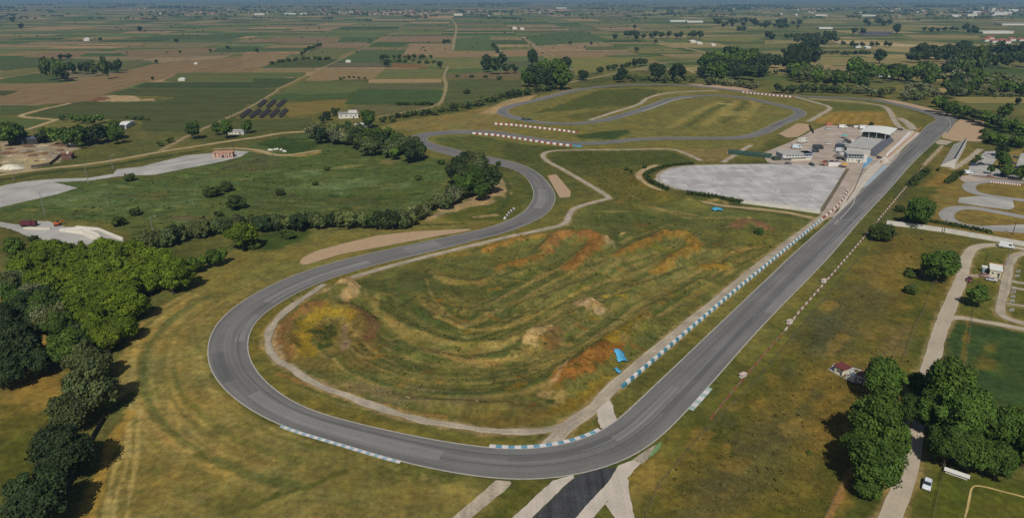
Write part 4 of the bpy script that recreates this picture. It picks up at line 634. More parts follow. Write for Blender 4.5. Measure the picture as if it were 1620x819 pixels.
# ------------------------------------------------------------------ barriers
def barrier(name, pts, h, w, block, cols, label, cat='barrier', z0=0.0, names=('block',), group=None, gap=.0):
    """A row of painted blocks; each block is a part of the barrier."""
    q = resample(PL(pts), block); root = empty(name, (*q[0], z0), 0, label, cat, group); t = tangents(q); meshes = {}
    for k in range(len(q) - 1):
        c = (q[k] + q[k + 1]) / 2; d = q[k + 1] - q[k]; L = np.hypot(*d) / 2 - gap / 2; kk = k % len(cols)
        if kk not in meshes:
            mb = MB(); mb.prism([(-w / 2, 0), (w / 2, 0), (w / 2 * .8, h * .75), (w / 2 * .55, h), (-w / 2 * .55, h), (-w / 2 * .8, h * .75)], -L, L, 0, 'x')
            v = mb.build(names[kk % len(names)], cols[kk], root); meshes[kk] = v.data; o = v
        else:
            o = bpy.data.objects.new(names[kk % len(names)], meshes[kk]); COL.objects.link(o); o.parent = root
        o.location = (c[0] - q[0][0], c[1] - q[0][1], 0); o.rotation_euler = (0, 0, math.atan2(d[1], d[0]))
    return root
def plen(pts): q = np.array(PL(pts)); return np.hypot(*np.diff(q, axis=0).T).sum()
def nblock(pts, n): return plen(pts) / n * .9999
BLUEB = mat('blue_barrier_paint', C(78, 136, 156), .7, .3, .9); WB = mat('white_barrier_paint', C(222, 218, 212), .7, .16, .9); RB = mat('red_barrier_paint', C(150, 84, 70), .6, .15)
WB2 = mat('scuffed_white', C(204, 190, 180), .7, .25, 1.5); RB2 = mat('rusty_barrier', C(132, 96, 74), .7, .2)
b1 = [(984, 613), (1060, 548), (1150, 471), (1222, 412), (1300, 348)]
barrier('tyre_barrier', b1, 1.15, 1.1, nblock(b1, 92), [BLUEB, WB], 'long blue and white banded barrier beside the tan service path along the straight', names=('blue_block', 'white_block'))
b2 = [(1302, 346), (1318, 333), (1332, 318), (1341, 302)]
barrier('tyre_barrier', b2, 1.15, 1.1, nblock(b2, 18), [RB, WB], 'short red and white barrier curving from the banded blue one up to the pit exit', names=('red_block', 'white_block'))
b3 = [(1242, 523), (1262, 496), (1301, 452), (1346, 400), (1389, 350)]
barrier('tyre_barrier', b3, .62, .65, nblock(b3, 60), [WB2, RB2], 'lower red and white dotted barrier between the straight and the rough meadow', names=('white_block', 'red_block'))
b4 = [(1389, 349), (1420, 312), (1448, 278), (1461, 264)]
barrier('tyre_barrier', b4, .62, .65, nblock(b4, 52), [WB2, RB2], 'upper red and white dotted barrier from the white wall towards the grandstand', names=('white_block', 'red_block'))
b5 = [(783, 197), (815, 199), (850, 203), (885, 207), (914, 211)]
barrier('tyre_barrier', b5, 1.5, 1.4, nblock(b5, 34), [WB, RB], 'red and white barrier on the grass above the middle leg of the S bend', names=('white_block', 'red_block'))
b6 = [(748, 212), (785, 215), (825, 221), (870, 228), (906, 232)]
barrier('tyre_barrier', b6, 1.5, 1.4, nblock(b6, 34), [WB, RB], 'red and white barrier below the middle leg of the S bend, ending in blue', names=('white_block', 'red_block'))
b7 = [(906, 232), (921, 233)]; barrier('tyre_barrier', b7, 1.5, 1.4, nblock(b7, 3), [BLUEB], 'short pale blue barrier end standing after the red and white row', names=('blue_block',))
b8 = [(1175, 147), (1205, 150), (1230, 152.5), (1255, 154.5)]
barrier('tyre_barrier', b8, 1.6, 1.5, nblock(b8, 26), [WB, RB], 'red and white barrier between the two far legs under the hedge', names=('white_block', 'red_block'))
b9 = [(1567, 288.5), (1590, 291), (1616, 293.5)]
barrier('tyre_barrier', b9, .9, 1.0, nblock(b9, 26), [WB, RB], 'white and red block barrier along the top of the kart circuit', names=('white_block', 'red_block'))
b10 = [(848, 157), (870, 151), (893, 145), (915, 140)]
barrier('guard_rail', b10, .9, .8, nblock(b10, 30), [mat('tan_post', C(190, 160, 120)), mat('grey_rail', C(120, 116, 104))], 'dotted pale guard rail outside the far bend by the farm road', names=('post_block', 'rail_block'))
b11 = [(798, 347), (806, 337), (813, 331)]
barrier('tyre_barrier', b11, 1.0, 1.2, nblock(b11, 9), [WB, mat('dark_tyre', C(54, 50, 50))], 'small white and dark barrier on the grass inside the S bend', names=('white_block', 'dark_block'))
b12 = [(1124, 663), (1160, 618), (1200, 571), (1240, 525)]
barrier('low_rail', b12, .45, .5, nblock(b12, 22), [mat('rusty_red', C(140, 84, 62)), mat('dull_concrete', C(132, 112, 84))], 'low reddish rail in the grass continuing down from the dotted barrier', names=('rail_section', 'concrete_section'))
b13 = [(1461, 263), (1475, 248), (1490, 232)]
barrier('low_rail', b13, .9, .5, nblock(b13, 12), [mat('sand_concrete', C(176, 150, 116))], 'plain sand coloured low wall leading from the dotted barrier past the grandstand', 'low wall', names=('wall_section',))
for i, (x, y) in enumerate([(1249, 511), (1303, 446), (1175, 596), (1000 + 172.5, 597)][:3]):
    p = P(x, y); r = empty('marshal_post', (*p, 0), .6, ['white marshal box at the lower end of the dotted barrier', 'white marshal box halfway along the lower dotted barrier', 'small white marker box on the low reddish rail'][i], 'marshal post')
    mb = MB(); mb.box(-1.1, 1.1, -.6, .6, 0, 1.2); mb.build('cabin', WB, r, .05); mb = MB(); mb.box(-1.3, 1.3, -.8, .8, 1.203, 1.32); mb.build('roof', mat('pinkish_roof', C(206, 178, 168)), r)

# ------------------------------------------------------------------ fences, walls, hedges
FW = mat('fence_wire', C(112, 106, 82)); FP = mat('fence_post', C(104, 98, 84)); DK = mat('dark_metal', C(60, 58, 54), .5)
def fence(pts, h, label, step=6.0, m=FW, solid=False, name='fence', cat='fence'):
    q = resample(PL(pts), step); r = empty(name, (*q[0], 0), 0, label, cat); o = q[0]
    for k, p in enumerate(q[:100]):
        mb = MB(); mb.tube((0, 0, 0), (0, 0, h + .1), .07, .06, 6); e = mb.build('post', FP, r); e.location = (p[0] - o[0], p[1] - o[1], 0)
    mb = MB()
    for a, b in zip(q[:-1], q[1:]):
        a = a - o; b = b - o; n = np.array([-(b - a)[1], (b - a)[0]]); n = n / np.hypot(*n) * (.03 if solid else .012)
        if solid: zs = [(0.05, h)]
        else: zs = [(z, z + .022) for z in np.linspace(.2, h - .05, 5)]
        for z0, z1 in zs:
            c = [a + n, b + n, b - n, a - n]; mb.add([(*p, z0) for p in c] + [(*p, z1) for p in c], [(3, 2, 1, 0), (4, 5, 6, 7), (0, 1, 5, 4), (1, 2, 6, 5), (2, 3, 7, 6), (3, 0, 4, 7)])
    mb.build('panel' if solid else 'wire_mesh', m, r); return r
fence([(1462, 262), (1440, 300), (1405, 340), (1370, 396), (1300, 480), (1200, 600), (1110, 690), (1040, 772), (1020, 819)], 1.6, 'long dark wire fence in the meadow parallel to the straight')
fence([(1483, 436), (1474, 455), (1462, 490), (1448, 515), (1438, 545), (1426, 575)], 1.6, 'dark wire fence in the meadow beside the concrete road'); fence([(1565, 400), (1552, 440), (1538, 500), (1528, 560), (1522, 600)], 1.5, 'thin fence along the green plot below the white hut')
fence([(1494, 740), (1484, 780), (1470, 850)], 1.5, 'wire fence between the white car and the sports pitch'); fence([(1345, 742), (1325, 780), (1300, 830)], 1.4, 'dark fence beside the bare earth strip by the tall trees')
fence([(167, 662), (150, 690), (130, 728), (106, 778), (95, 812)], 1.8, 'dark panel fence along the shaded foot of the tree row', 3.0, mat('black_panel', C(50, 48, 44)), True)
fence([(98, 245), (90, 253), (78, 262), (50, 266)], 2.0, 'dark boundary wall of the builders yard', 6, mat('grey_panel', C(104, 96, 84)), True); fence([(1280, 199), (1284, 207), (1287, 212)], 2.5, 'dark fence between the gravel trap and the paddock', 5, DK, True)
fence([(1335, 200), (1380, 202), (1420, 206), (1428, 207)], 2.0, 'dark fence along the top edge of the paddock', 6, mat('brown_panel', C(84, 74, 56)), True)
fence([(1340, 318), (1352, 300), (1366, 268)], 1.2, 'dark edge fence between the pale lot and the pit entry lane', 5, mat('brown_rail', C(104, 90, 72)), True); fence([(1538, 279), (1560, 281), (1590, 285), (1640, 290)], 1.0, 'low dark fence between car park and kart circuit', 6, mat('fence_rail', C(116, 104, 90)), True)
def wall(pts, h, w, m, label, name='wall', sec=12.0, cat='wall'):
    q = resample(PL(pts), sec); r = empty(name, (*q[0], 0), 0, label, cat); o = q[0]; t = tangents(q); n = np.stack([-t[:, 1], t[:, 0]], 1) * w / 2; mb = MB(); cp = MB()
    for a, b, na, nb in zip(q[:-1], q[1:], n[:-1], n[1:]):
        for B, z0, z1, e in ((mb, 0, h, 1), (cp, h + .003, h + .15, 1.15)):
            c = [a - o + na * e, b - o + nb * e, b - o - nb * e, a - o - na * e]; B.add([(*p, z0) for p in c] + [(*p, z1) for p in c], [(3, 2, 1, 0), (4, 5, 6, 7), (0, 1, 5, 4), (1, 2, 6, 5), (2, 3, 7, 6), (3, 0, 4, 7)])
    mb.build('wall_panel', m, r); cp.build('coping', m, r); return r
WALLM = mat('white_wall', C(212, 206, 196), .8, .1, .4); CREAM = mat('cream_wall', C(214, 206, 184), .8, .1, .4)
wall([(1402, 355), (1450, 361), (1505, 369), (1560, 379), (1660, 396)], 2.1, .8, WALLM, 'long white wall running past the kart circuit to the concrete road'); wall([(1172, 321), (1210, 326), (1250, 331), (1297, 338)], 2.0, .8, WALLM, 'white wall along the lower edge of the pale paved lot')
wall([(1403, 247), (1412, 238), (1425, 226), (1439, 211)], 1.3, 1.5, mat('pit_wall_white', C(226, 216, 210)), 'white pit wall beside the track in front of the pit building', 'pit_wall')
wall([(1392, 259), (1400, 253), (1425, 231), (1457, 203)], .7, .6, mat('orange_wall', C(186, 138, 96)), 'low sandy orange wall at the edge of the straight by the pits')
rampm = mat('ramp_white', C(226, 220, 204), .8, .08); r = empty('loading_ramp', (*P(97, 369), 0), 0, 'broad white sloping ramp wall on the concrete driving yard', 'ramp')
mb = MB(); a0 = np.array(P(94, 366)); a1 = np.array(P(130, 371)); a2 = np.array(P(161, 384)); b0 = np.array(P(96, 363)); b1_ = np.array(P(134, 366)); b2_ = np.array(P(158, 379)); og = np.array(P(97, 369))
v = []
for p, z in ((a0, 0), (a1, 0), (a2, 0), (b2_, 0), (b1_, 0), (b0, 0), (a0, .6), (a1, 2.6), (a2, 3.2), (b2_, 3.2), (b1_, 2.6), (b0, .6)): v.append((*(p - og), z))
mb.add(v, [(0, 1, 7, 6), (1, 2, 8, 7), (2, 3, 9, 8), (3, 4, 10, 9), (4, 5, 11, 10), (5, 0, 6, 11), (6, 7, 10, 11), (7, 8, 9, 10)]); mb.build('ramp_body', rampm, r)
mb = MB()
for (p, q, z0, z1) in ((a0, a1, .6, 2.6), (a1, a2, 2.6, 3.2)):
    p = p - og; q = q - og; n = np.array([-(q - p)[1], (q - p)[0]]); n = n / np.hypot(*n) * .15
    c = [(p - n, z0), (q - n, z1), (q + n, z1), (p + n, z0)]; mb.add([(*k, z + .003) for k, z in c] + [(*k, z + .7) for k, z in c], [(4, 5, 6, 7), (0, 1, 5, 4), (1, 2, 6, 5), (2, 3, 7, 6), (3, 0, 4, 7)])
mb.build('parapet', rampm, r)
wall([(121, 361), (153, 363), (172, 371), (194, 380)], 1.1, .9, rampm, 'white parapet along the upper edge of the driving yard'); wall([(38, 362), (52, 358), (62, 357), (80, 363)], .7, .8, CREAM, 'cream parapet in front of the dark red lorry')

# ------------------------------------------------------------------ buildings
def frame2(p0, p1):
    a = np.array(P(*p0)); b = np.array(P(*p1)); d = b - a; return a, math.atan2(d[1], d[0]), float(np.hypot(*d))
def roof_mb(W, D, h, kind, rise, ov=.4):
    mb = MB()
    if kind == 'flat': mb.box(-ov, W + ov, -ov, D + ov, h + .003, h + rise)
    elif kind == 'gable': mb.prism([(-ov, h + .003), (D + ov, h + .003), (D + ov, h + .2), (D / 2, h + rise), (-ov, h + .2)], -ov, W + ov, 0, 'x')
    elif kind == 'gabley': mb.prism([(-ov, h + .003), (W + ov, h + .003), (W + ov, h + .2), (W / 2, h + rise), (-ov, h + .2)], -ov, D + ov, 0, 'y')
    elif kind == 'mono': mb.prism([(-ov, h + .003), (D + ov, h + .003), (D + ov, h + rise), (-ov, h + .25)], -ov, W + ov, 0, 'x')
    return mb
GLS = mat('dark_glass', C(44, 52, 58), .15, .05, 1, 0, .5); DOORM = mat('door_grey', C(96, 92, 88), .6)
def house(p0, p1, D, h, wallm, roofm, kind, rise, label, name='building', cat='building', win=0, door=True, group=None, ov=.4, winrow=None):
    a, rz, W = frame2(p0, p1); r = empty(name, (*a, 0), rz, label, cat, group)
    mb = MB(); mb.box(0, W, 0, D, 0, h); mb.build('wall', wallm, r); roof_mb(W, D, h, kind, rise, ov).build('roof', roofm, r)
    for k in range(win):
        x = W * (k + .5) / win; ww = min(1.4, W / win * .35)
        for zz in (winrow or [h * .45]):
            f = MB(); f.box(x - ww / 2 - .08, x + ww / 2 + .08, -.05, .02, zz - .08, zz + h * .22 + .08); fo = f.build('window', WHP, r); g = MB(); g.box(x - ww / 2, x + ww / 2, -.07, -.052, zz, zz + h * .22); g.build('pane', GLS, fo)
    if door:
        x = W * .72; g = MB(); g.box(x, x + min(1.2, W * .2), -.06, .02, .02, min(2.1, h * .8)); g.build('door', DOORM, r)
    return r
ROOFG = mat('grey_roof', C(176, 174, 168), .7, .1, .3); ROOFW = mat('white_roof', C(228, 228, 220), .6, .05); ROOFR = mat('tile_roof', C(150, 78, 60), .8, .15, 2); BRICK = mat('raw_brick', C(188, 134, 112), .9, .15, 2); ROOFM = mat('maroon_roof', C(112, 56, 54), .8, .15); ROOFB = mat('brown_roof', C(128, 82, 64), .8, .15)
SHEDB = mat('blue_grey_roof', C(92, 98, 108), .6, .1)
# right-hand plots
hut = house((1564.5, 437), (1582, 440), 7.5, 3.2, CREAM, ROOFW, 'flat', .3, 'white hut with a cream front beside the small practice roads', 'hut', 'hut', 2)
mb = MB(); mb.box(-.5, 4.7, 7.3, 8.0, 3.503, 3.75); mb.build('parapet', mat('pink_parapet', C(214, 178, 156)), hut)
house((1553.5, 430), (1561, 431), 1.6, 2.2, mat('light_blue_wall', C(170, 196, 212)), ROOFW, 'mono', .3, 'tiny pale blue kiosk beside the white hut', 'kiosk', 'kiosk', 1)
sh = house((1319, 589), (1332, 596), 3.0, 2.6, CREAM, ROOFM, 'mono', .5, 'white shed with a maroon roof on the concrete pad in the meadow', 'shed', 'shed', 1); mb = MB(); mb.box(4.2, 7.2, .2, 2.4, 0, 2.0); mb.build('annex', WALLM, sh)
house((1354, 603), (1366, 609), 3.2, 2.6, CREAM, ROOFB, 'mono', .5, 'shed with a brown roof next to the tall trees', 'shed', 'shed', 1)
house((1495, 747), (1530, 759), .9, .8, WALLM, ROOFW, 'flat', .12, 'long low white bench shelter at the edge of the sports pitch', 'shelter', 'shelter', 0, False)
house((1539, 690), (1552, 692), 5, 3.2, CREAM, ROOFW, 'flat', .3, 'pale little building glimpsed between the tall trees', 'building', 'building', 1)
# grandstand
a, rz, W = frame2((1488, 263), (1509, 266)); d = np.array(P(1527, 233)) - np.array(P(1509, 266)); D = float(np.hypot(*d)); rz2 = math.atan2(d[1], d[0]) - math.pi / 2
gs = empty('grandstand', (*a, 0), rz2, 'white grandstand with grey stepped tiers facing the straight', 'grandstand'); W = W * .95; Hh = 6.0; nT = 9; prof = [(0, 0), (W, 0), (W, Hh)]
for k in range(nT, 0, -1): prof += [(W * (k - 1) / nT, Hh * k / nT), (W * (k - 1) / nT, Hh * (k - 1) / nT * 1 + (.0 if k > 1 else .35))]
mb = MB(); mb.prism(prof, .3, D - .3); mb.build('tiers', mat('tier_concrete', C(170, 166, 156), .9, .14, .25), gs); mb = MB()
for y0 in (0, D - .295): mb = MB(); mb.prism([(-.1, 0), (W + .1, 0), (W + .1, Hh + .7), (-.1, .7)], y0, y0 + .29); mb.build('end_wall', WALLM, gs)
mb = MB(); mb.box(W + .103, W + .4, 0, D, 0, Hh + .6); mb.build('rear_wall', WALLM, gs); mb = MB(); mb.box(W - .4, W + .09, .32, D - .32, Hh + .003, Hh + 1.5); mb.build('rear_strip', mat('dark_strip', C(64, 72, 88), .5), gs)  # narrow dark strip standing along the top at the rear
for k in range(5):
    y = D * (k + .5) / 5; mb = MB(); mb.box(.8, W * .85, y - .12, y + .12, 0, .1); e = mb.build('stair_rail', DK, gs); e.rotation_euler = (0, -math.atan2(Hh, W), 0); e.location = (0, 0, .9)
# pit complex : local frame along the straight
sd_ = np.array(P(1412, 256)) - np.array(P(1316, 347)); pr = math.atan2(sd_[1], sd_[0]) - math.pi / 2; Bp = np.array(P(1376, 247)); ud = np.array([-math.sin(pr), math.cos(pr)]); ul = np.array([-math.cos(pr), -math.sin(pr)])
Lp = float(np.hypot(*(np.array(P(1404, 224)) - Bp))); pit = empty('pit_building', (*Bp, 0), pr, 'large pit building with grey flat roof, white canopy and slanted dark flank by the straight', 'pit building')
PW = 17.0
mb = MB(); mb.box(-PW, 0, 0, Lp, 0, 5.2); mb.build('wall', mat('pit_wall_grey', C(196, 194, 188), .8, .1), pit); mb = MB(); mb.box(-PW - .4, .3, -.4, Lp * .62, 5.203, 5.6); mb.build('roof', ROOFG, pit)
mb = MB(); mb.prism([(.303, 0), (5.0, 0), (5.0, 1.2), (.303, 6.0)], 1, Lp - 1); mb.build('terrace', mat('terrace_grey', C(96, 98, 106), .7, .2, .5), pit); mb = MB(); mb.box(5.003, 5.4, 1, Lp, 0, 1.5); mb.build('terrace_wall', mat('cream_edge', C(196, 176, 140)), pit)
for k in range(6):
    y = Lp * (.08 + .14 * k); mb = MB(); mb.box(-PW - .06, -PW + .02, y, y + Lp * .1, .05, 3.4); mb.build('garage_door', mat('garage_door', C(120, 124, 128), .5), pit)
cn = MB(); y0, y1 = Lp * .66, Lp * 1.14
for k in range(6):
    x0 = -PW - 1.5 + (PW + 5.5) * k / 6; x1 = -PW - 1.5 + (PW + 5.5) * (k + 1) / 6; f_ = lambda x: 9.6 + .9 * math.sin((x + PW + 1.5) / (PW + 5.5) * math.pi); cn.prism([(x0, f_(x0)), (x1, f_(x1)), (x1, f_(x1) + .35), (x0, f_(x0) + .35)], y0, y1)
cn.build('canopy', ROOFW, pit); mb = MB(); mb.box(-PW + .3, -.3, Lp * .7, Lp * 1.1, 5.21, 8.6); mb.build('shaded_void', mat('void_shade', C(58, 66, 66), .4), pit)  # dark block puts the shade of the open void under the canopy into colour
for x in (-PW, -PW * .66, -PW * .33, 1.0):
    for y in (y0 + .5, y1 - .5): mb = MB(); mb.tube((x, y, 0), (x, y, 9.6), .18); mb.build('column', WALLM, pit)
# control office in front
oc = house((1338.5, 256.5), (1364, 257.5), 9, 3.0, WALLM, mat('band_dark', C(74, 86, 92), .4), 'flat', .9, 'two storey white race control office with dark window band', 'control_office', 'office', 4, True, ov=.0)
oa, orz, oW = frame2((1338.5, 256.5), (1364, 257.5)); mb = MB(); mb.box(0, oW, 0, 9, 3.91, 6.2); mb.build('upper_wall', mat('pale_blue_wall', C(176, 190, 198)), oc); mb = MB(); mb.box(-.6, oW + .6, -.8, 9.6, 6.203, 6.6); mb.build('upper_roof', ROOFG, oc)
mb = MB(); mb.box(.3, oW - .3, -.08, -.002, 4.4, 5.6); mb.build('window_band', GLS, oc)
for k in range(6): mb = MB(); mb.box(oW * (k + .5) / 6 - .1, oW * (k + .5) / 6 + .1, -.12, -.083, 4.35, 5.65); mb.build('mullion', WHP, oc)
mb = MB(); mb.box(oW + .3, oW + 3.0, .4, 7, 0, 5.6); mb.build('stair_tower', WALLM, oc)
# timing / club building by the lot
cb = house((1237, 254), (1284, 252.5), 10, 4.6, mat('club_wall', C(186, 190, 192)), ROOFG, 'flat', .4, 'long two storey clubhouse with terrace at the edge of the pale lot', 'clubhouse', 'clubhouse', 0, True)
ca, crz, cW = frame2((1237, 254), (1284, 252.5))
for k in range(9): f = MB(); x = cW * (.12 + .095 * k); f.box(x, x + cW * .075, -.05, .02, 2.9, 3.9); fo = f.build('window', WHP, cb); g = MB(); g.box(x + .1, x + cW * .075 - .1, -.07, -.052, 3.0, 3.8); g.build('pane', GLS, fo)
mb = MB(); mb.box(0, cW * .8, -2.2, -.003, 2.3, 2.5); mb.build('balcony', WALLM, cb); mb = MB(); mb.box(cW * .25, cW * .9, -2.6, -2.3, 0, 1.5); mb.build('terrace_wall', CREAM, cb); mb = MB(); mb.box(cW * .72, cW * 1.06, -1.2, 8, 4.61, 5.0); mb.build('sun_roof', mat('blue_grey_canopy', C(150, 166, 178)), cb)
mb = MB(); mb.box(-6, -.4, .5, 5, 0, 2.2); mb.build('annex', mat('dark_green_annex', C(66, 72, 60)), cb)
tt_ = empty('equipment_tent', (*P(1186, 246), 0), math.radians(62), 'long dark green covered stand in the grass beside the clubhouse', 'tent'); mb = MB(); mb.prism([(-3, 0), (3, 0), (3, 2.0), (0, 3.2), (-3, 2.0)], -16, 16); mb.build('cover', mat('green_sheet', C(52, 76, 66), .6), tt_)
mb = MB()
for s in (-1, 1): mb.box(-3.1, 3.1, 16.003 * s - (.2 if s < 0 else 0), 16.003 * s + (.2 if s > 0 else 0), 0, 1.6)
mb.build('end_board', WALLM, tt_)
def tent(px, py, s, h, m, label, name='gazebo'):
    r = empty(name, (*P(px, py), 0), .5, label, 'tent'); mb = MB(); t = s / 2; mb.add([(-t, -t, h), (t, -t, h), (t, t, h), (-t, t, h), (0, 0, h * 1.6)], [(0, 1, 4), (1, 2, 4), (2, 3, 4), (3, 0, 4), (3, 2, 1, 0)]); mb.build('canopy', m, r)
    for x in (-t, t):
        for y in (-t, t): mb = MB(); mb.tube((x * .95, y * .95, 0), (x * .95, y * .95, h), .06, n=6); mb.build('leg', DK, r)
    return r
tent(1335, 219, 5, 2.3, mat('teal_cloth', C(96, 164, 160)), 'teal gazebo standing in the open paddock'); tent(1303, 262, 4.2, 2.2, mat('rust_cloth', C(150, 74, 40)), 'rust red gazebo at the upper edge of the pale lot'); tent(1335, 265, 5, 2.4, mat('mustard_cloth', C(190, 152, 76)), 'mustard yellow gazebo in front of the control office')
sheet('blue_paving', [(1366, 253), (1374, 249), (1382, 252), (1372, 262), (1364, 268), (1366, 258)], .18, mat('blue_floor_paint', C(112, 156, 186), .8, .15))
# left-hand buildings
bk = house((338, 250), (368, 249.5), 6, 3.8, BRICK, mat('salmon_slab', C(196, 146, 124)), 'flat', .4, 'unfinished pink brick building at the end of the grey concrete yard', 'brick_building', 'building', 4, True, winrow=[1.0, 2.6]); bw = frame2((338, 250), (368, 249.5))[2]; 
for k in range(6): mb = MB(); x = bw * k / 5; mb.box(x - .3, x + .3, -.12, -.003, 0, 4.1); mb.build('column', mat('pale_column', C(206, 180, 160)), bk)
mb = MB(); mb.box(0, bw, -.1, -.004, 1.9, 2.2); mb.build('floor_slab', MATS['pale_column'], bk); mb = MB(); mb.box(bw * .42, bw * .58, -.02, -.002, .1, 2.4); mb.build('opening', mat('dark_opening', C(70, 50, 46)), bk)
house((200, 204), (214, 197), 8, 3.2, WALLM, ROOFW, 'gabley', 1.4, 'long white roofed barn at the edge of the green fields', 'barn', 'barn', 0); house((14, 228), (60, 228.5), 12, 4.5, mat('dark_shed_wall', C(60, 58, 56)), SHEDB, 'flat', .4, 'long dark shed with blue grey roof behind the builders yard', 'shed', 'shed', 0, False)
house((136, 226), (150, 221), 12, 4, CREAM, mat('cream_roof', C(232, 224, 196)), 'gabley', 1.5, 'cream roofed barn among trees behind the builders yard', 'barn', 'barn', 1); house((112, 231), (126, 231), 11, 3.5, CREAM, mat('cream_roof', C(232, 224, 196)), 'gable', 1.8, 'smaller cream barn at the corner of the builders yard', 'barn', 'barn', 1)
yb = house((98, 253), (114, 252), 8, 3.6, mat('red_brown_wall', C(112, 74, 62)), ROOFB, 'flat', .3, 'red brown hut with a white tank on its roof in the builders yard', 'hut', 'hut', 2); mb = MB(); mb.tube((4, 3, 3.91), (4, 3, 5.2), 1.0, n=12); mb.build('water_tank', WALLM, yb)
house((361, 213), (386, 213), 7, 3, WALLM, ROOFG, 'flat', .3, 'low white building with trees at its end beside the dirt road', 'building', 'building', 5, True); fh = house((536, 188), (567, 187), 11, 4.5, WALLM, mat('mottled_roof', C(150, 148, 142)), 'flat', .5, 'white flat roofed farm building above the dark wood', 'farm_building', 'farm building', 4); fw = frame2((536, 188), (567, 187))[2]; mb = MB(); mb.box(fw * .5, fw * .95, 1.5, 8, 5.02, 7); mb.build('roof_room', WALLM, fh)
for i, (x, y) in enumerate([(47, 232), (15, 236), (92, 229), (18, 266)]):
    s = [3.2, 2.6, 3.4, 5.5][i]; p = P(x, y); rg = np.random.default_rng(i); n = 14; V = [(0, 0, s * .55)]
    for k, (rr, zz) in enumerate(((.5, .38), (.85, .12), (1.05, 0))):
        for j in range(n): t = 2 * math.pi * j / n; q = s * rr * rg.uniform(.85, 1.15); V.append((q * math.cos(t) * 1.5, q * math.sin(t), s * zz * rg.uniform(.8, 1.2)))
    Fc = [(0, 1 + j, 1 + (j + 1) % n) for j in range(n)] + [(1 + k * n + j, 1 + (k + 1) * n + j, 1 + (k + 1) * n + (j + 1) % n, 1 + k * n + (j + 1) % n) for k in range(2) for j in range(n)]
    mb = MB(); mb.add(V, Fc); o = mb.build('earth_heap', mat('pale_spoil', C(214, 206, 186)) if i == 3 else mat('brown_spoil', C(112, 82, 60)), None, 0, True); o.location = (*p, 0); tag(o, ['brown earth heap below the dark shed', 'brown earth heap at the edge of the picture in the yard', 'brown earth heap beside the smaller cream barn', 'pale sand heap beside the dirt road'][i], 'heap')
rg = np.random.default_rng(40)
for i in range(14):
    x, y = [(8, 243), (22, 247), (38, 239), (52, 246), (66, 240), (80, 244), (96, 238), (12, 256), (34, 258), (58, 255), (72, 252), (88, 247), (44, 226), (70, 231)][i]; p = P(x, y); n = 11; sz = rg.uniform(1.5, 3.2); V = [(0, 0, sz * .5)]
    for rr, zz in ((.5, .36), (.9, .1), (1.1, 0)):
        for j in range(n): t = 2 * math.pi * j / n; q = sz * rr * rg.uniform(.75, 1.2); V.append((q * math.cos(t) * 1.6, q * math.sin(t), sz * zz * rg.uniform(.7, 1.25)))
    Fc = [(0, 1 + j, 1 + (j + 1) % n) for j in range(n)] + [(1 + k * n + j, 1 + (k + 1) * n + j, 1 + (k + 1) * n + (j + 1) % n, 1 + k * n + (j + 1) % n) for k in range(2) for j in range(n)]
    mb = MB(); mb.add(V, Fc); o = mb.build('rubble_heap', [MATS['brown_spoil'], mat('sandy_spoil', C(168, 152, 124)), mat('grey_spoil', C(142, 132, 114))][i % 3]); o.location = (*p, 0); o.rotation_euler = (0, 0, i); tag(o, 'small rubble heap scattered about the pale builders yard', 'heap', 'rubble heaps in the builders yard')
# solar tables
PV = mat('solar_panel', C(64, 58, 56), .7, .1, 1, 0, .1); SOL = [(409, 171, 421, 160.5), (423, 172, 436, 161), (439, 171, 452, 160.5), (381, 188, 397, 176), (396, 188, 412, 176), (412, 187.5, 427, 175.5), (428, 187, 441, 175.5), (443, 186.5, 454, 175.5)]
for i, (x0, y0, x1, y1) in enumerate(SOL):
    a = np.array(P(x0, y0)); b = np.array(P(x1, y1)); d = b - a; L = float(np.hypot(*d)); r = empty('solar_table', (*a, 0), math.atan2(d[1], d[0]), ['first', 'middle', 'last', 'first', 'second', 'central', 'fourth', 'last'][i] + ' solar table of the ' + ('upper row of three' if i < 3 else 'lower row of five') + ' counted from the dirt road', 'solar table', 'solar tables in the ochre field')
    mb = MB(); mb.prism([(-1.9, .9), (1.9, 2.9), (1.9, 3.02), (-1.9, 1.02)], 0, L, 0, 'x'); mb.build('panel', PV, r); mb = MB()
    for k in range(int(L / 8) + 1): mb = MB(); mb.tube((min(L - .2, k * 8 + .3), 0, 0), (min(L - .2, k * 8 + .3), 0, 1.95), .12, n=6); mb.build('post', DK, r)
# tarpaulins
def tarp(px, py, w, l, rz, label, s=1, hump=1.0):
    x, y = P(px, py); rg = np.random.default_rng(s); n = 9; V = []; hh = float(height(np.array([x]), np.array([y]))[0])
    for i in range(n):
        for j in range(n):
            a = (i / (n - 1) - .5) * w; b = (j / (n - 1) - .5) * l; X = a * math.cos(rz) - b * math.sin(rz) + (rg.uniform(-.5, .5) if i in (0, n - 1) or j in (0, n - 1) else 0); Y = a * math.sin(rz) + b * math.cos(rz) + rg.uniform(-.2, .2)
            V.append((X, Y, float(height(np.array([x + X]), np.array([y + Y]))[0]) - hh + .25 + rg.uniform(0, .35) + .9 * hump * max(0, 1 - abs(a / w + .05) * 1.7)))
    Fc = [(i * n + j, (i + 1) * n + j, (i + 1) * n + j + 1, i * n + j + 1) for i in range(n - 1) for j in range(n - 1)]
    mb = MB(); mb.add(V, Fc); o = mb.build('tarpaulin', mat('blue_tarpaulin', C(84, 168, 206), .5, .12, 1.2), None, 0, True); o.location = (x, y, hh); md = o.modifiers.new('thick', 'SOLIDIFY'); md.thickness = .05; return tag(o, label, 'tarpaulin')
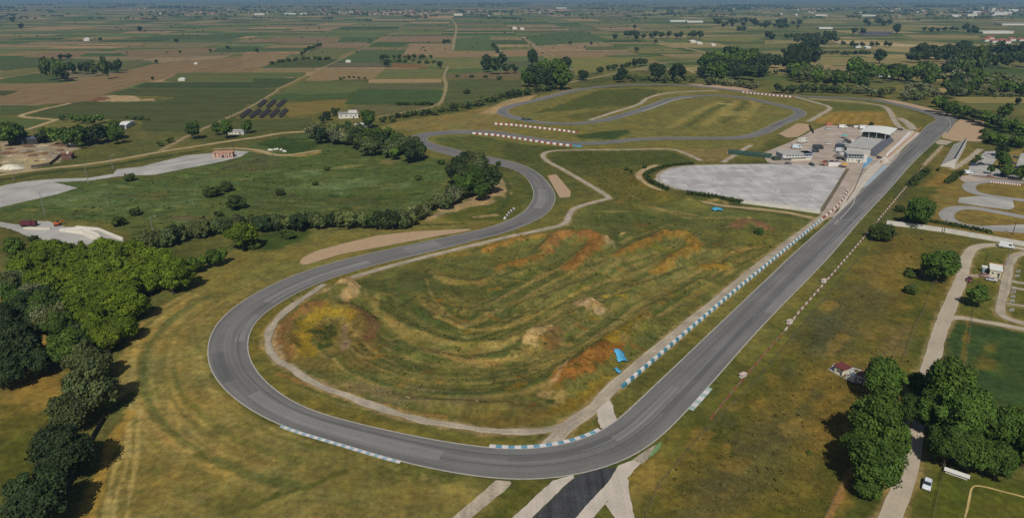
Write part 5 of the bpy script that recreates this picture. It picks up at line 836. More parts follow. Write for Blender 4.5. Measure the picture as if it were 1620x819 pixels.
tarp(982, 569, 3.6, 4.4, .3, 'crumpled blue tarpaulin on the orange mound beside the service path', 2); tarp(1135, 333, 6.0, 4.6, .1, 'blue tarpaulin over a bank below the pale paved lot', 5); tarp(978, 588, 1.2, 3.0, .4, 'torn strip of blue sheet just below the large blue tarpaulin', 7)
house((1196, 371), (1203, 372), 2.5, 2.2, WALLM, ROOFW, 'mono', .3, 'small white box hut beside a bush at the top of the motocross field', 'hut', 'hut', 0)
# poles
POLE = mat('pole_grey', C(138, 138, 132), .6); WOOD = mat('pole_wood', C(88, 76, 62), .9)
def pole(px, py, top, label, lamp=True, name='lamp_post', cat='lamp post', wood=False):
    h = (py - top) / ppm(px, py) / .955; r = empty(name, (*P(px, py), 0), .4, label, cat); mb = MB(); mb.tube((0, 0, 0), (0, 0, h), .22, .13, 8); mb.build('pole', WOOD if wood else POLE, r)
    if lamp:
        mb = MB(); mb.tube((0, 0, h - .15), (1.8, 0, h + .25), .08, .07, 6); a = mb.build('arm', POLE, r); mb = MB(); mb.box(1.7, 2.7, -.22, .22, h + .15, h + .35, 0, .05); mb.build('lamp_head', mat('lamp_head', C(170, 170, 166)), r)
    else:
        mb = MB(); mb.box(-1.2, 1.2, -.09, .09, h - .9, h - .7); mb.build('crossarm', WOOD, r)
        for x in (-1, 0, 1): mb = MB(); mb.tube((x, 0, h - .7), (x, 0, h - .45), .07, n=6); mb.build('insulator', mat('insulator', C(150, 140, 130)), r)
    return r
for x, y, t, l in ((71, 339, 305, 'grey lamp post beside the driving yard with the white ramp'), (140, 291, 262, 'grey lamp post in the grass between the two pale concrete strips'), (179, 268, 246, 'grey lamp post where the concrete strip widens'), (242, 366, 343, 'grey lamp post in front of the long dark hedgerow'), (22, 286, 276, 'short lamp post by the dirt road at the frame edge'), (410, 1, 0, '')):
    if l: pole(x, y, t, l)
for x, y, t, l in ((227, 243, 229, 'power pole in the grass by the fork of the dirt roads'), (205, 247, 238, 'shorter power pole below the fork of the dirt roads'), (388, 173, 162, 'power pole beside the field track near the solar tables'), (367, 187, 178, 'power pole lower down the field track'), (369, 236, 225, 'power pole beside the pink brick building'), (1602, 371, 350, 'dark power pole beside the kart circuit'), (1493, 369, 347, 'dark power pole by the corner of the kart circuit'), (100, 262, 253, 'power pole standing at the yard wall')):
    pole(x, y, t, l, False, 'power_pole', 'power pole', True)
for x, y, t, l in ((1592, 420, 392, 'lamp post behind the white hut'), (1546, 716, 640, 'lamp post rising between the tall trees')): pole(x, y, t, l)
# practice-road island markers
for i, (x, y) in enumerate([(1611, 430), (1609, 437), (1604, 457), (1603, 463), (1602, 470), (1601, 477), (1600, 491)]):
    o_ = empty('rack', (*P(x, y), 0), .1, ['topmost', 'second', 'upper middle', 'middle', 'lower middle', 'sixth', 'lowest'][i] + ' white cycle rack along the practice road loop', 'rack', 'racks along the practice road'); mb = MB()
    for s in (-.8, .8): mb.tube((s, 0, 0), (s, 0, .8), .08, n=6)
    mb.tube((-.8, 0, .8), (.8, 0, .8), .08, n=6); mb.build('hoop', WHP, o_); mb = MB(); mb.box(-1.1, 1.1, -.45, .45, .02, .12); mb.build('base', mat('grey_base', C(150, 146, 140)), o_)

# ------------------------------------------------------------------ vehicles
TYRE = mat('tyre', C(34, 34, 34), .9); RIM = mat('rim', C(150, 150, 150), .4, .05, 1, .5)
def car(px, py, heading, paint, label, detail=2, kind='hatch', s=1.0, name='car', cat='car', group=None):
    """heading: image-independent bearing in degrees of the nose (0 = away from the survey point, + clockwise)."""
    if isinstance(heading, tuple): q_ = np.array(P(*heading)) - np.array(P(px, py)); heading = math.degrees(math.atan2(q_[0], q_[1]))
    r = empty(name, (*P(px, py), .1), -math.radians(heading), label, cat, group); r.scale = (s, s, s); m = mat('paint_%d_%d_%d' % paint, C(*paint), .35, .04, 1, 0, .5)
    L, Wd = (4.2, 1.75)
    if kind in ('hatch', 'estate'):
        prof = [(-2.1, .35), (2.05, .3), (2.12, .62), (1.95, .82), (.95, .95), (-1.95, .98), (-2.12, .75)]; cab = [(.9, .95), (.25, 1.45), (-1.3 if kind == 'hatch' else -1.75, 1.47), (-1.95, .97)]
    elif kind == 'pickup':
        prof = [(-2.5, .5), (2.4, .45), (2.48, .8), (2.3, 1.05), (1.2, 1.15), (-2.5, 1.1)]; cab = [(1.1, 1.14), (.6, 1.75), (-.5, 1.78), (-.75, 1.1)]; L = 5
    else:
        prof = [(-2.6, .4), (2.45, .38), (2.5, .9), (2.1, 1.2), (1.55, 2.15), (-2.6, 2.2)]; cab = None; L = 5.1; Wd = 1.95
    mb = MB(); n = len(prof); v = [(-Wd / 2 * (.93 if z > .9 else 1), y, z) for y, z in prof] + [(Wd / 2 * (.93 if z > .9 else 1), y, z) for y, z in prof]
    mb.add(v, [(i, (i + 1) % n, n + (i + 1) % n, n + i) for i in range(n)] + [tuple(range(n))[::-1], tuple(range(n, 2 * n))]); mb.build('body', m, r, .06 if detail > 1 else 0)
    if cab:
        mb = MB(); v = [(-Wd * .44 * (.86 if z > 1.2 else 1), y, z) for y, z in cab] + [(Wd * .44 * (.86 if z > 1.2 else 1), y, z) for y, z in cab]; mb.add(v, [(i, (i + 1) % 4, 4 + (i + 1) % 4, 4 + i) for i in range(4)] + [(3, 2, 1, 0), (4, 5, 6, 7)]); mb.build('cabin_glass', GLS, r)
        mb = MB(); zt = max(z for _, z in cab); ys = [y for y, z in cab if z > zt - .1]; mb.box(-Wd * .37, Wd * .37, min(ys), max(ys), zt + .003, zt + .05); mb.build('roof', m, r)
    else:
        mb = MB(); mb.quad((-.85, 2.2, 1.22), (.85, 2.2, 1.22), (.8, 1.72, 2.0), (-.8, 1.72, 2.0)); e = mb.build('windscreen', GLS, r); e.location = (0, .03, .02); mb = MB(); mb.box(-Wd / 2 - .01, Wd / 2 + .01, .5, 1.5, 1.3, 1.85); mb.build('side_window', GLS, r)
    if detail > 1:
        for x in (-Wd / 2, Wd / 2):
            for y in (-L * .3, L * .31): mb = MB(); mb.tube((x - .1, y, .33), (x + .1, y, .33), .33, n=14); w_ = mb.build('wheel', TYRE, r); mb = MB(); mb.tube((x - .115, y, .33), (x + .115, y, .33), .2, n=10); mb.build('rim', RIM, w_)
        for x in (-.6, .6): mb = MB(); mb.box(x - .2, x + .2, max(p[0] for p in prof) - .1, max(p[0] for p in prof) + .02, .6, .76); mb.build('headlight', WHP, r)
        if kind == 'pickup': mb = MB(); mb.box(-.75, .75, -2.35, -.9, 1.103, 1.13); mb.build('cargo_bed', TYRE, r)
    else:
        for y in (-L * .3, L * .31): mb = MB(); mb.tube((-Wd / 2 - .03, y, .33), (Wd / 2 + .03, y, .33), .33, n=10); mb.build('wheel', TYRE, r)
    return r
car(1466, 769, (1463, 782), (226, 230, 234), 'white hatchback parked on the grass beside the tall trees', 2, 'hatch', 1.08); car(1533, 444, (1530, 452), (116, 40, 44), 'dark red pickup on the concrete road by the white hut', 2, 'pickup'); car(1568, 444, (1580, 446), (206, 204, 204), 'silver white car parked in front of the white hut', 2)
car(1592, 392, (1604, 394), (228, 230, 230), 'white van parked below the long white wall', 2, 'van', 1.25, 'van', 'van'); car(1558, 437.5, 100, (190, 150, 140), 'faded pink car half hidden beside the silver white car', 1)
TR2 = random.Random(12)
CARS = [(1309, 205, 80, (200, 206, 210), 'silver car parked near the red container at the paddock top', 'hatch', 1.2), (1285, 238, 60, (230, 232, 234), 'small white car next to the dark van in the paddock', 'hatch', 1.0), (1309, 229, 100, (214, 212, 208), 'lone white car in the open middle of the paddock', 'hatch', 1.1),
        (1284, 262, 170, (66, 74, 74), 'dark green car at the upper edge of the pale lot', 'estate', 1.2), (1247, 260, 90, (112, 100, 104), 'grey car parked below the clubhouse terrace', 'hatch', 1.1), (1391, 250.5, 70, (70, 66, 70), 'dark car in the pit lane by the white pit wall', 'hatch', 1.0), (1342, 236, 110, (72, 82, 92), 'dark blue car beside the pit garages', 'hatch', 1.2),
        (1337, 240, 60, (184, 188, 190), 'silver car beside the pit garages', 'hatch', 1.2), (1322, 249, 60, (196, 176, 160), 'beige car behind the control office', 'hatch', 1.2), (1540, 262, 95, (44, 62, 82), 'dark blue car parked at the near edge of the car park', 'estate', 1.25), (1552, 261, 95, (44, 44, 48), 'black car parked next to the dark blue one', 'hatch', 1.2),
        (1551, 250, 95, (226, 226, 224), 'white car at the grass edge of the car park', 'hatch', 1.1), (1611, 267, 120, (34, 40, 48), 'black car under the last tree of the car park', 'hatch', 1.2), (1588, 278, 95, (38, 44, 62), 'navy car between the two round car park trees', 'estate', 1.2), (1600, 277, 95, (74, 80, 96), 'grey blue car beside the navy car', 'hatch', 1.2), (1614, 284, 95, (228, 226, 222), 'white car on the kart paddock apron', 'hatch', 1.1), (1566, 281, 95, (178, 106, 84), 'orange red car at the kart paddock entrance', 'hatch', 1.0),
        (1317, 257, 90, (96, 60, 56), 'maroon car behind the white container by the lot', 'hatch', 1.0), (1307, 257, 90, (80, 76, 74), 'grey car behind the rust red gazebo', 'hatch', 1.0), (1325, 257.5, 90, (88, 64, 60), 'brown car next to the maroon car', 'hatch', 1.0)]
for x, y, hd, pt, l, k_, s in CARS: car(x, y, hd, pt, l, 1, k_, s)
VANS = [(1260, 235, 90, (206, 216, 222), 'white van parked behind the clubhouse', 1.5), (1270, 226, 55, (224, 222, 208), 'cream motorhome beside the gravel trap', 1.9), (1294, 236, 90, (62, 64, 66), 'dark grey van in the middle of the paddock', 1.6), (1329, 235, 80, (62, 74, 82), 'dark blue van beside the pit garages', 1.5), (1328, 240, 90, (190, 196, 200), 'pale grey van beside the dark blue van', 1.4), (1531, 275, 95, (224, 228, 230), 'white van at the corner of the car park', 1.1), (1366, 204.5, 90, (228, 228, 226), 'white van on the top edge of the paddock by the canopy', 1.6), (1333, 203, 90, (230, 226, 218), 'white camper alone on the top edge of the paddock', 1.5), (1355, 203, 90, (226, 222, 216), 'small white van next to the longer one at the paddock top', 1.1)]
for x, y, hd, pt, l, s in VANS: car(x, y, hd, pt, l, 1, 'van', s, 'van', 'van')
for i, (x, y) in enumerate([(1331, 228), (1338, 229), (1345, 227), (1352, 226), (1333, 246), (1327, 245), (1344, 239), (1349, 233), (1340, 224), (1329, 252), (1323, 239), (1290, 241)]):
    car(x, y, TR2.choice([60, 80, 100, 120]), TR2.choice([(70, 74, 82), (200, 204, 206), (150, 152, 156), (96, 76, 72), (60, 66, 70), (214, 210, 204)]), 'car or van crowded together beside the pit garages', 1, TR2.choice(['hatch', 'estate', 'van']), TR2.uniform(1.0, 1.4), 'parked_car', 'car', 'vehicles crowded beside the pit garages')
for i, (x, y) in enumerate([(1575, 250), (1578, 244), (1582, 256), (1560, 247), (1565, 239), (1607, 250), (1612, 243), (1603, 259), (1571, 262)]):
    car(x, y, (x + 10, y + 1), TR2.choice([(200, 204, 206), (60, 62, 70), (150, 152, 156), (120, 50, 46), (46, 60, 84)]), 'small parked car on the pale rows of the car park', 1, 'hatch', 1.0, 'parked_car', 'car', 'cars on the pale rows of the car park') if i in (3, 5, 7) else None
def container(px, py, rz, L, paint, label, h=2.6):
    r = empty('container', (*P(px, py), .12), rz, label, 'container'); m = mat('box_%d_%d_%d' % paint, C(*paint), .6, .1); mb = MB(); mb.box(-L / 2, L / 2, -1.2, 1.2, 0, h); mb.build('box', m, r); mb = MB()
    for x in (-L / 2 - .04, L / 2 + .002): mb = MB(); mb.box(x, x + .04, -1.1, 1.1, .1, h - .1); mb.build('door', m, r)
    mb = MB(); mb.box(-L / 2 + .1, L / 2 - .1, -1.1, 1.1, h + .003, h + .06); mb.build('roof', m, r)
container(1319, 263, .02, 9, (222, 218, 214), 'white container at the upper edge of the pale lot'); container(1311, 199, .3, 7, (176, 112, 88), 'rust red container at the top corner of the paddock'); container(1399, 256, .6, 5, (222, 210, 198), 'small white cabin at the end of the pit wall'); container(1208, 248, .4, 5, (150, 110, 80), 'brown container in the grass left of the clubhouse'.replace('left of', 'before'))
def lorry(px, py, rz, paint, label, s=1.0):
    r = empty('lorry', (*P(px, py), .1), rz, label, 'lorry'); r.scale = (s, s, s); m = mat('lorry_%d_%d_%d' % paint, C(*paint), .6, .15); mb = MB(); mb.box(-4, 1.6, -1.2, 1.2, 1.0, 3.0, 0, .08); mb.build('cargo_body', m, r); mb = MB(); mb.box(1.8, 3.8, -1.15, 1.15, .6, 2.9, 0, .15); c_ = mb.build('cab', m, r); mb = MB(); mb.box(3.803, 3.83, -.9, .9, 1.7, 2.5); mb.build('windscreen', GLS, c_); mb = MB(); mb.box(-4, 3.8, -.9, .9, .6, .98); mb.build('chassis', DK, r)
    for x in (-3, -1.8, 2.8):
        for y in (-1.1, 1.1): mb = MB(); mb.tube((x, y - .2, .5), (x, y + .2, .5), .5, n=12); mb.build('wheel', TYRE, r)
lorry(47, 358, .12, (96, 44, 50), 'dark red lorry parked on the driving yard'); 
r = empty('excavator', (*P(91, 357), .1), .5, 'small orange excavator at the upper edge of the driving yard', 'excavator'); om = mat('digger_orange', C(190, 92, 36), .5)
for y in (-1, 1): mb = MB(); mb.box(-1.5, 1.5, y - .3, y + .3, 0, .8); mb.build('track', TYRE, r, .2)
mb = MB(); mb.box(-1.5, 1.0, -1.1, 1.1, .85, 1.7); mb.build('body', om, r, .1); mb = MB(); mb.box(0, 1.0, .1, 1.0, 1.703, 2.7); mb.build('cab', GLS, r); mb = MB(); mb.tube((1, -.3, 1.5), (2.6, -.3, 3.2), .2, .15); mb.tube((2.6, -.3, 3.2), (3.6, -.3, 1.2), .15, .12); mb.build('boom', om, r); mb = MB(); mb.box(3.3, 4.0, -.7, .1, .6, 1.2, 0, .1); mb.build('bucket', DK, r)
for i, (x, y) in enumerate([(428, 238), (437, 237), (445, 237.5), (450, 240), (173.5, 201)][:4]):
    p = P(x, y); mb = MB(); mb.box(-2.2, 2.2, -1, 1, 0, 1.2, 0, .45); o = mb.build('boulder', WALLM, None, .25); o.location = (*p, 0); o.rotation_euler = (0, 0, i * .8); tag(o, ['first', 'second', 'third', 'last'][i] + ' white block of the loose row dumped by the dirt track bend', 'block', 'white blocks by the track bend')
# ------------------------------------------------------------------ trees and shrubs
def leaf_mat(name, col):
    m = bpy.data.materials.new(name); nt = nodes(m); N = nt.nodes; L = nt.links; o = N.new('ShaderNodeOutputMaterial'); b = N.new('ShaderNodeBsdfPrincipled'); b.inputs['Roughness'].default_value = .75; b.inputs['Specular IOR Level'].default_value = .2
    a = N.new('ShaderNodeAttribute'); a.attribute_name = 'Col'; oi = N.new('ShaderNodeObjectInfo'); r = N.new('ShaderNodeMapRange'); r.inputs[3].default_value = .78; r.inputs[4].default_value = 1.25
    mx = N.new('ShaderNodeMix'); mx.data_type = 'RGBA'; mx.blend_type = 'MULTIPLY'; mx.inputs[0].default_value = 1; mx.inputs[6].default_value = (*col, 1); m2 = N.new('ShaderNodeMix'); m2.data_type = 'RGBA'; m2.blend_type = 'MULTIPLY'; m2.inputs[0].default_value = 1
    L.new(a.outputs['Color'], mx.inputs[7]); L.new(oi.outputs['Random'], r.inputs[0]); L.new(mx.outputs[2], m2.inputs[6]); L.new(r.outputs[0], m2.inputs[7]); L.new(m2.outputs[2], b.inputs['Base Color'])
    r2 = N.new('ShaderNodeMath'); r2.operation = 'FRACT'; mu = N.new('ShaderNodeMath'); mu.operation = 'MULTIPLY'; mu.inputs[1].default_value = 17.3; L.new(oi.outputs['Random'], mu.inputs[0]); L.new(mu.outputs[0], r2.inputs[0])
    m3 = N.new('ShaderNodeMix'); m3.data_type = 'RGBA'; m3.blend_type = 'MULTIPLY'; m3.inputs[7].default_value = (1.15, 1.03, .88, 1); L.new(r2.outputs[0], m3.inputs[0]); L.new(m2.outputs[2], m3.inputs[6]); L.new(m3.outputs[2], b.inputs['Base Color'])
    L.new(b.outputs[0], o.inputs[0]); return m
BARK = mat('bark', C(84, 70, 54), .95, .2, 3)
LEAF = {'broad': leaf_mat('leaf_green', C(66, 90, 28)), 'grove': leaf_mat('leaf_yellow_green', C(88, 108, 20)), 'olive': leaf_mat('leaf_grey_green', C(94, 102, 72)), 'hedge': leaf_mat('leaf_hedge', C(74, 86, 48)), 'dark': leaf_mat('leaf_dark_green', C(48, 64, 32)), 'shrub': leaf_mat('leaf_shrub', C(64, 80, 30)), 'poplar': leaf_mat('leaf_poplar', C(62, 80, 38))}
SHAPE = {'broad': (1.0, .35), 'grove': (.85, .3), 'olive': (.85, .15), 'hedge': (1.05, .0), 'dark': (.95, .25), 'shrub': (.72, -.12), 'poplar': (1.7, .3)}
def crown_geo(seed, kind, nl, leaf, nlobe):
    rg = np.random.default_rng(seed); kz, clear = SHAPE[kind]; zc = clear + kz; cen = []; rad = []
    for i in range(nlobe):
        for _ in range(30):
            d = rg.normal(size=3); d /= np.linalg.norm(d); d[2] = d[2] * .9 + .12; rr = rg.choice([rg.uniform(.15, .26), rg.uniform(.24, .4), rg.uniform(.34, .5)], p=[.45, .38, .17]) * (1.5 if i < 2 else 1); p = d * (rg.uniform(.5, 1.06) if i > 1 else .2) * (1 - rr) * 1.2
            if kind in ('hedge',): p[:2] *= (1 - .45 * max(0, p[2]))
            if kind == 'poplar': p[:2] *= .8
            if all(np.linalg.norm(p - c) > .2 for c in cen): break
        cen.append(p); rad.append(rr)
    cen = np.array(cen); rad = np.array(rad); V = []; Fq = []; Cc = []
    # solid inner masses so that the crown does not see through everywhere
    ns, nr = 9, 6
    for c, r in zip(cen, rad):
        b = len(V); tone = rg.uniform(.72, .95)
        for i in range(nr + 1):
            th = math.pi * i / nr
            for j in range(ns):
                ph = 2 * math.pi * j / ns; q = c + r * .80 * rg.uniform(.86, 1.08) * np.array([math.sin(th) * math.cos(ph), math.sin(th) * math.sin(ph), math.cos(th)]); V.append(q); Cc.append(tone)
        for i in range(nr):
            for j in range(ns): Fq.append((b + i * ns + j, b + (i + 1) * ns + j, b + (i + 1) * ns + (j + 1) % ns, b + i * ns + (j + 1) % ns))
    k = rg.choice(nlobe, nl, p=rad ** 2 / (rad ** 2).sum()); d = rg.normal(size=(nl, 3)); d /= np.linalg.norm(d, axis=1)[:, None]; d[:, 2] = np.where((d[:, 2] < -.3) & (rg.random(nl) < .6), -d[:, 2], d[:, 2])
    p = cen[k] + d * (rad[k] * rg.choice([1.0, 1.16, .88], nl, p=[.55, .2, .25]) * rg.uniform(.9, 1.14, nl))[:, None]; dist = np.linalg.norm(p[:, None] - cen[None], axis=2) / rad[None]; dist[np.arange(nl), k] = 9
    keep = dist.min(1) > .8; p = p[keep]; d = d[keep]; kk = k[keep]; n = len(p)
    tone_l = rg.uniform(.74, 1.26, nlobe)[kk]; nn = d + rg.normal(size=(n, 3)) * .45 + np.array([0, 0, .25]); nn /= np.linalg.norm(nn, axis=1)[:, None]; u = np.cross(nn, rg.normal(size=(n, 3))); u /= np.linalg.norm(u, axis=1)[:, None]; w = np.cross(nn, u)
    s = (leaf * rg.uniform(.55, 1.3, n))[:, None]; s2 = s * rg.uniform(.6, 1.0, n)[:, None]; b = len(V); q = np.stack([p - u * s - w * s2 * .4, p + u * s * .3 - w * s2, p + u * s + w * s2 * .4, p - u * s * .3 + w * s2], 1).reshape(-1, 3); V = np.vstack([np.array(V), q]); t = np.repeat(tone_l * rg.uniform(.78, 1.22, n), 4); hueb = np.repeat(rg.uniform(.9, 1.12, n), 4)
    Fq += [(b + 4 * i, b + 4 * i + 1, b + 4 * i + 2, b + 4 * i + 3) for i in range(n)]; tone = np.concatenate([Cc, t]); hb = np.concatenate([np.ones(len(Cc)), hueb]); col = np.stack([tone * hb, tone, tone / hb], 1)
    V[:, 2] = np.maximum(V[:, 2] * kz + zc, .02); return V, np.array(Fq), col
def trunk_mb(seed, kind):
    rg = np.random.default_rng(seed); kz, clear = SHAPE[kind]; mb = MB(); z1 = max(.25, clear + kz * .75); mb.tube((0, 0, -.05), (0, 0, max(.2, clear + .3)), .085, .06, 8)
    mb.tube((0, 0, max(.2, clear + .3)), (rg.uniform(-.06, .06), rg.uniform(-.06, .06), z1), .06, .025, 6)
    for i in range(5): t = 2 * math.pi * i / 5 + rg.uniform(0, 1); z = max(.15, clear + .1 + .12 * i); mb.tube((0, 0, z), (math.cos(t) * .55, math.sin(t) * .55, z + rg.uniform(.25, .5)), .035, .012, 5)
    return mb
PROTO = {}
def protos(kind, lod):
    if (kind, lod) not in PROTO:
        out = []
        for v in range(4 if lod else 5):
            nl, leaf, nlobe = [(8000, .06, 46), (1900, .11, 24), (420, .2, 12)][lod]; V, Fq, cl = crown_geo(v * 17 + lod * 5 + len(kind), kind, nl, leaf, nlobe); cm = np_mesh('crown', V, Fq, cl); cm.materials.append(LEAF[kind]); tm = trunk_mb(v, kind); me = bpy.data.meshes.new('trunk'); me.from_pydata(tm.v, [], tm.f); me.materials.append(BARK)
            nv = len(V); tv = np.array(tm.v); quads = [f for f in tm.f if len(f) == 4]; bm_ = np_mesh('tree', np.vstack([V, tv]), np.vstack([Fq, np.array(quads) + nv]), np.vstack([cl, np.ones((len(tv), 3))])); bm_.materials.append(LEAF[kind]); bm_.materials.append(BARK); mi = np.zeros(len(bm_.polygons), np.int32); mi[len(Fq):] = 1; bm_.polygons.foreach_set('material_index', mi)
            out.append((cm, me, bm_))
        PROTO[(kind, lod)] = out
    return PROTO[(kind, lod)]
TR = random.Random(4); COUNT = {}
NAME = {'broad': 'broadleaf_tree', 'grove': 'grove_tree', 'olive': 'willow_tree', 'hedge': 'hedge_tree', 'dark': 'field_tree', 'shrub': 'shrub', 'poplar': 'poplar_tree'}
REQ = []; MASS = []; INROW = [False]
def tree(cx, cy, wpx, kind, label, group=None, tall=1.0): REQ.append((INROW[0], cx, cy, wpx, kind, label, group, tall))
def plant(cx, cy, wpx, kind, label, group=None, tall=1.0, simple=None, mass=False):
    kz, clear = SHAPE[kind]; z = 0
    for _ in range(4): r = wpx / 2 / (F / depth(cx, cy, z)); z = r * (clear + kz) * tall
    x, y = P(cx, cy, z)
    if mass: MASS.append((x, y, r, kind, tall)); return
    lod = 0 if wpx > 36 else 1 if wpx > 13 else 2; c, t, s_ = TR.choice(protos(kind, lod)); g = 0.0
    nm = NAME[kind]; cat = 'shrub' if kind == 'shrub' else 'tree'; COUNT[cat] = COUNT.get(cat, 0) + 1
    if simple if simple is not None else wpx < 15:
        o = bpy.data.objects.new(nm, s_); COL.objects.link(o)
    else:
        o = bpy.data.objects.new(nm, None); COL.objects.link(o); o.empty_display_size = .3
        for n_, d_ in (('trunk', t), ('crown', c)): ch = bpy.data.objects.new(n_, d_); COL.objects.link(ch); ch.parent = o
    o.location = (x, y, g); o.rotation_euler = (0, 0, TR.uniform(0, 6.28)); o.scale = (r, r * TR.uniform(.92, 1.08), r * tall); tag(o, label, cat, group); return o
ORD = ['first', 'second', 'third', 'fourth', 'fifth', 'sixth', 'seventh', 'eighth', 'ninth', 'tenth', 'eleventh', 'twelfth']
def row(pts, n, w, kind, label, group, jit=.25, tall=1.0, ordn=None):
    q = np.array(pts, float); s = np.concatenate([[0], np.cumsum(np.hypot(*np.diff(q, axis=0).T))]); INROW[0] = True
    for i in range(n):
        t = (i + .5) / n * s[-1]; ww = w * TR.uniform(.78, 1.22); x = np.interp(t, s, q[:, 0]) + TR.uniform(-1, 1) * w * jit; y = np.interp(t, s, q[:, 1]) + TR.uniform(-1, 1) * w * jit * .4
        k = TR.choice(kind) if isinstance(kind, (list, tuple)) else kind; l = label if ordn is None else f'{ORD[i]} {ordn}' if i < 12 else f'last {ordn}'; tree(x, y, ww, k, l, group, tall * TR.uniform(.88, 1.12))
    INROW[0] = False
def fill(pts, n, w, kind, label, group, tall=1.0, sx=.5, sy=.22):
    q = np.array(pts, float); got = []; x0, y0 = q.min(0); x1, y1 = q.max(0)
    for _ in range(n * 40):
        x = TR.uniform(x0, x1); y = TR.uniform(y0, y1)
        if not inside(np.array([x]), np.array([y]), q)[0]: continue
        if any(abs(x - a) < w * sx and abs(y - b) < w * sy for a, b in got): continue
        got.append((x, y))
        if len(got) >= n: break
    INROW[0] = True
    for x, y in got: tree(x, y, w * TR.uniform(.75, 1.25), TR.choice(kind) if isinstance(kind, (list, tuple)) else kind, label, group, tall * TR.uniform(.88, 1.12))
    INROW[0] = False
# --- the tall trees by the concrete road (bottom right of the photo)
for x, y, w_, t_, l in ((1385, 660, 78, 1.35, 'upper tall green tree west of the concrete road, over the shed with a brown roof'), (1388, 732, 80, 1.15, 'broad green tree bulging over the concrete road across from the white hatchback'), (1358, 704, 54, 1.1, 'tree on the meadow edge of the tall clump, casting the big shadow'), (1416, 700, 46, 1.3, 'tree on the road side of the western half of the tall clump'),
        (1399, 598, 58, 1.2, 'separate round dark tree right behind the two sheds'), (1374, 768, 46, .8, 'lowest small tree of the clump, at the end of the concrete road gap'), (1505, 610, 70, 1.35, 'topmost tall tree of the clump on the green plot side of the road'), (1480, 650, 58, 1.1, 'tree leaning over the road from the green plot side of the clump'), (1530, 660, 72, 1.35, 'tall tree rising in the middle of the clump above the bench shelter'),
        (1500, 704, 62, 1.0, 'rounded tree directly above the white hatchback'), (1538, 714, 60, 1.0, 'tree spreading over the white bench shelter'), (1588, 676, 60, 1.4, 'tall tree behind the sports pitch next to the little pale building'), (1582, 728, 54, 1.0, 'lower tree at the corner of the sports pitch'), (1628, 700, 66, 1.0, 'tree cut by the frame edge above the sports pitch'), (1455, 610, 40, 1.0, 'smaller tree shading the top of the road gap'), (1446, 648, 44, 1.1, 'dark tree bridging the two halves of the tall clump above the road')):
    tree(x, y, w_, 'broad', l, 'tall trees by the concrete road', t_)
tree(1488, 417, 58, 'broad', 'wide dark round tree alone in the meadow beside the concrete road', None, .8); tree(1551, 467, 34, 'broad', 'small round tree on the lawn inside the practice road loop', None, .9)
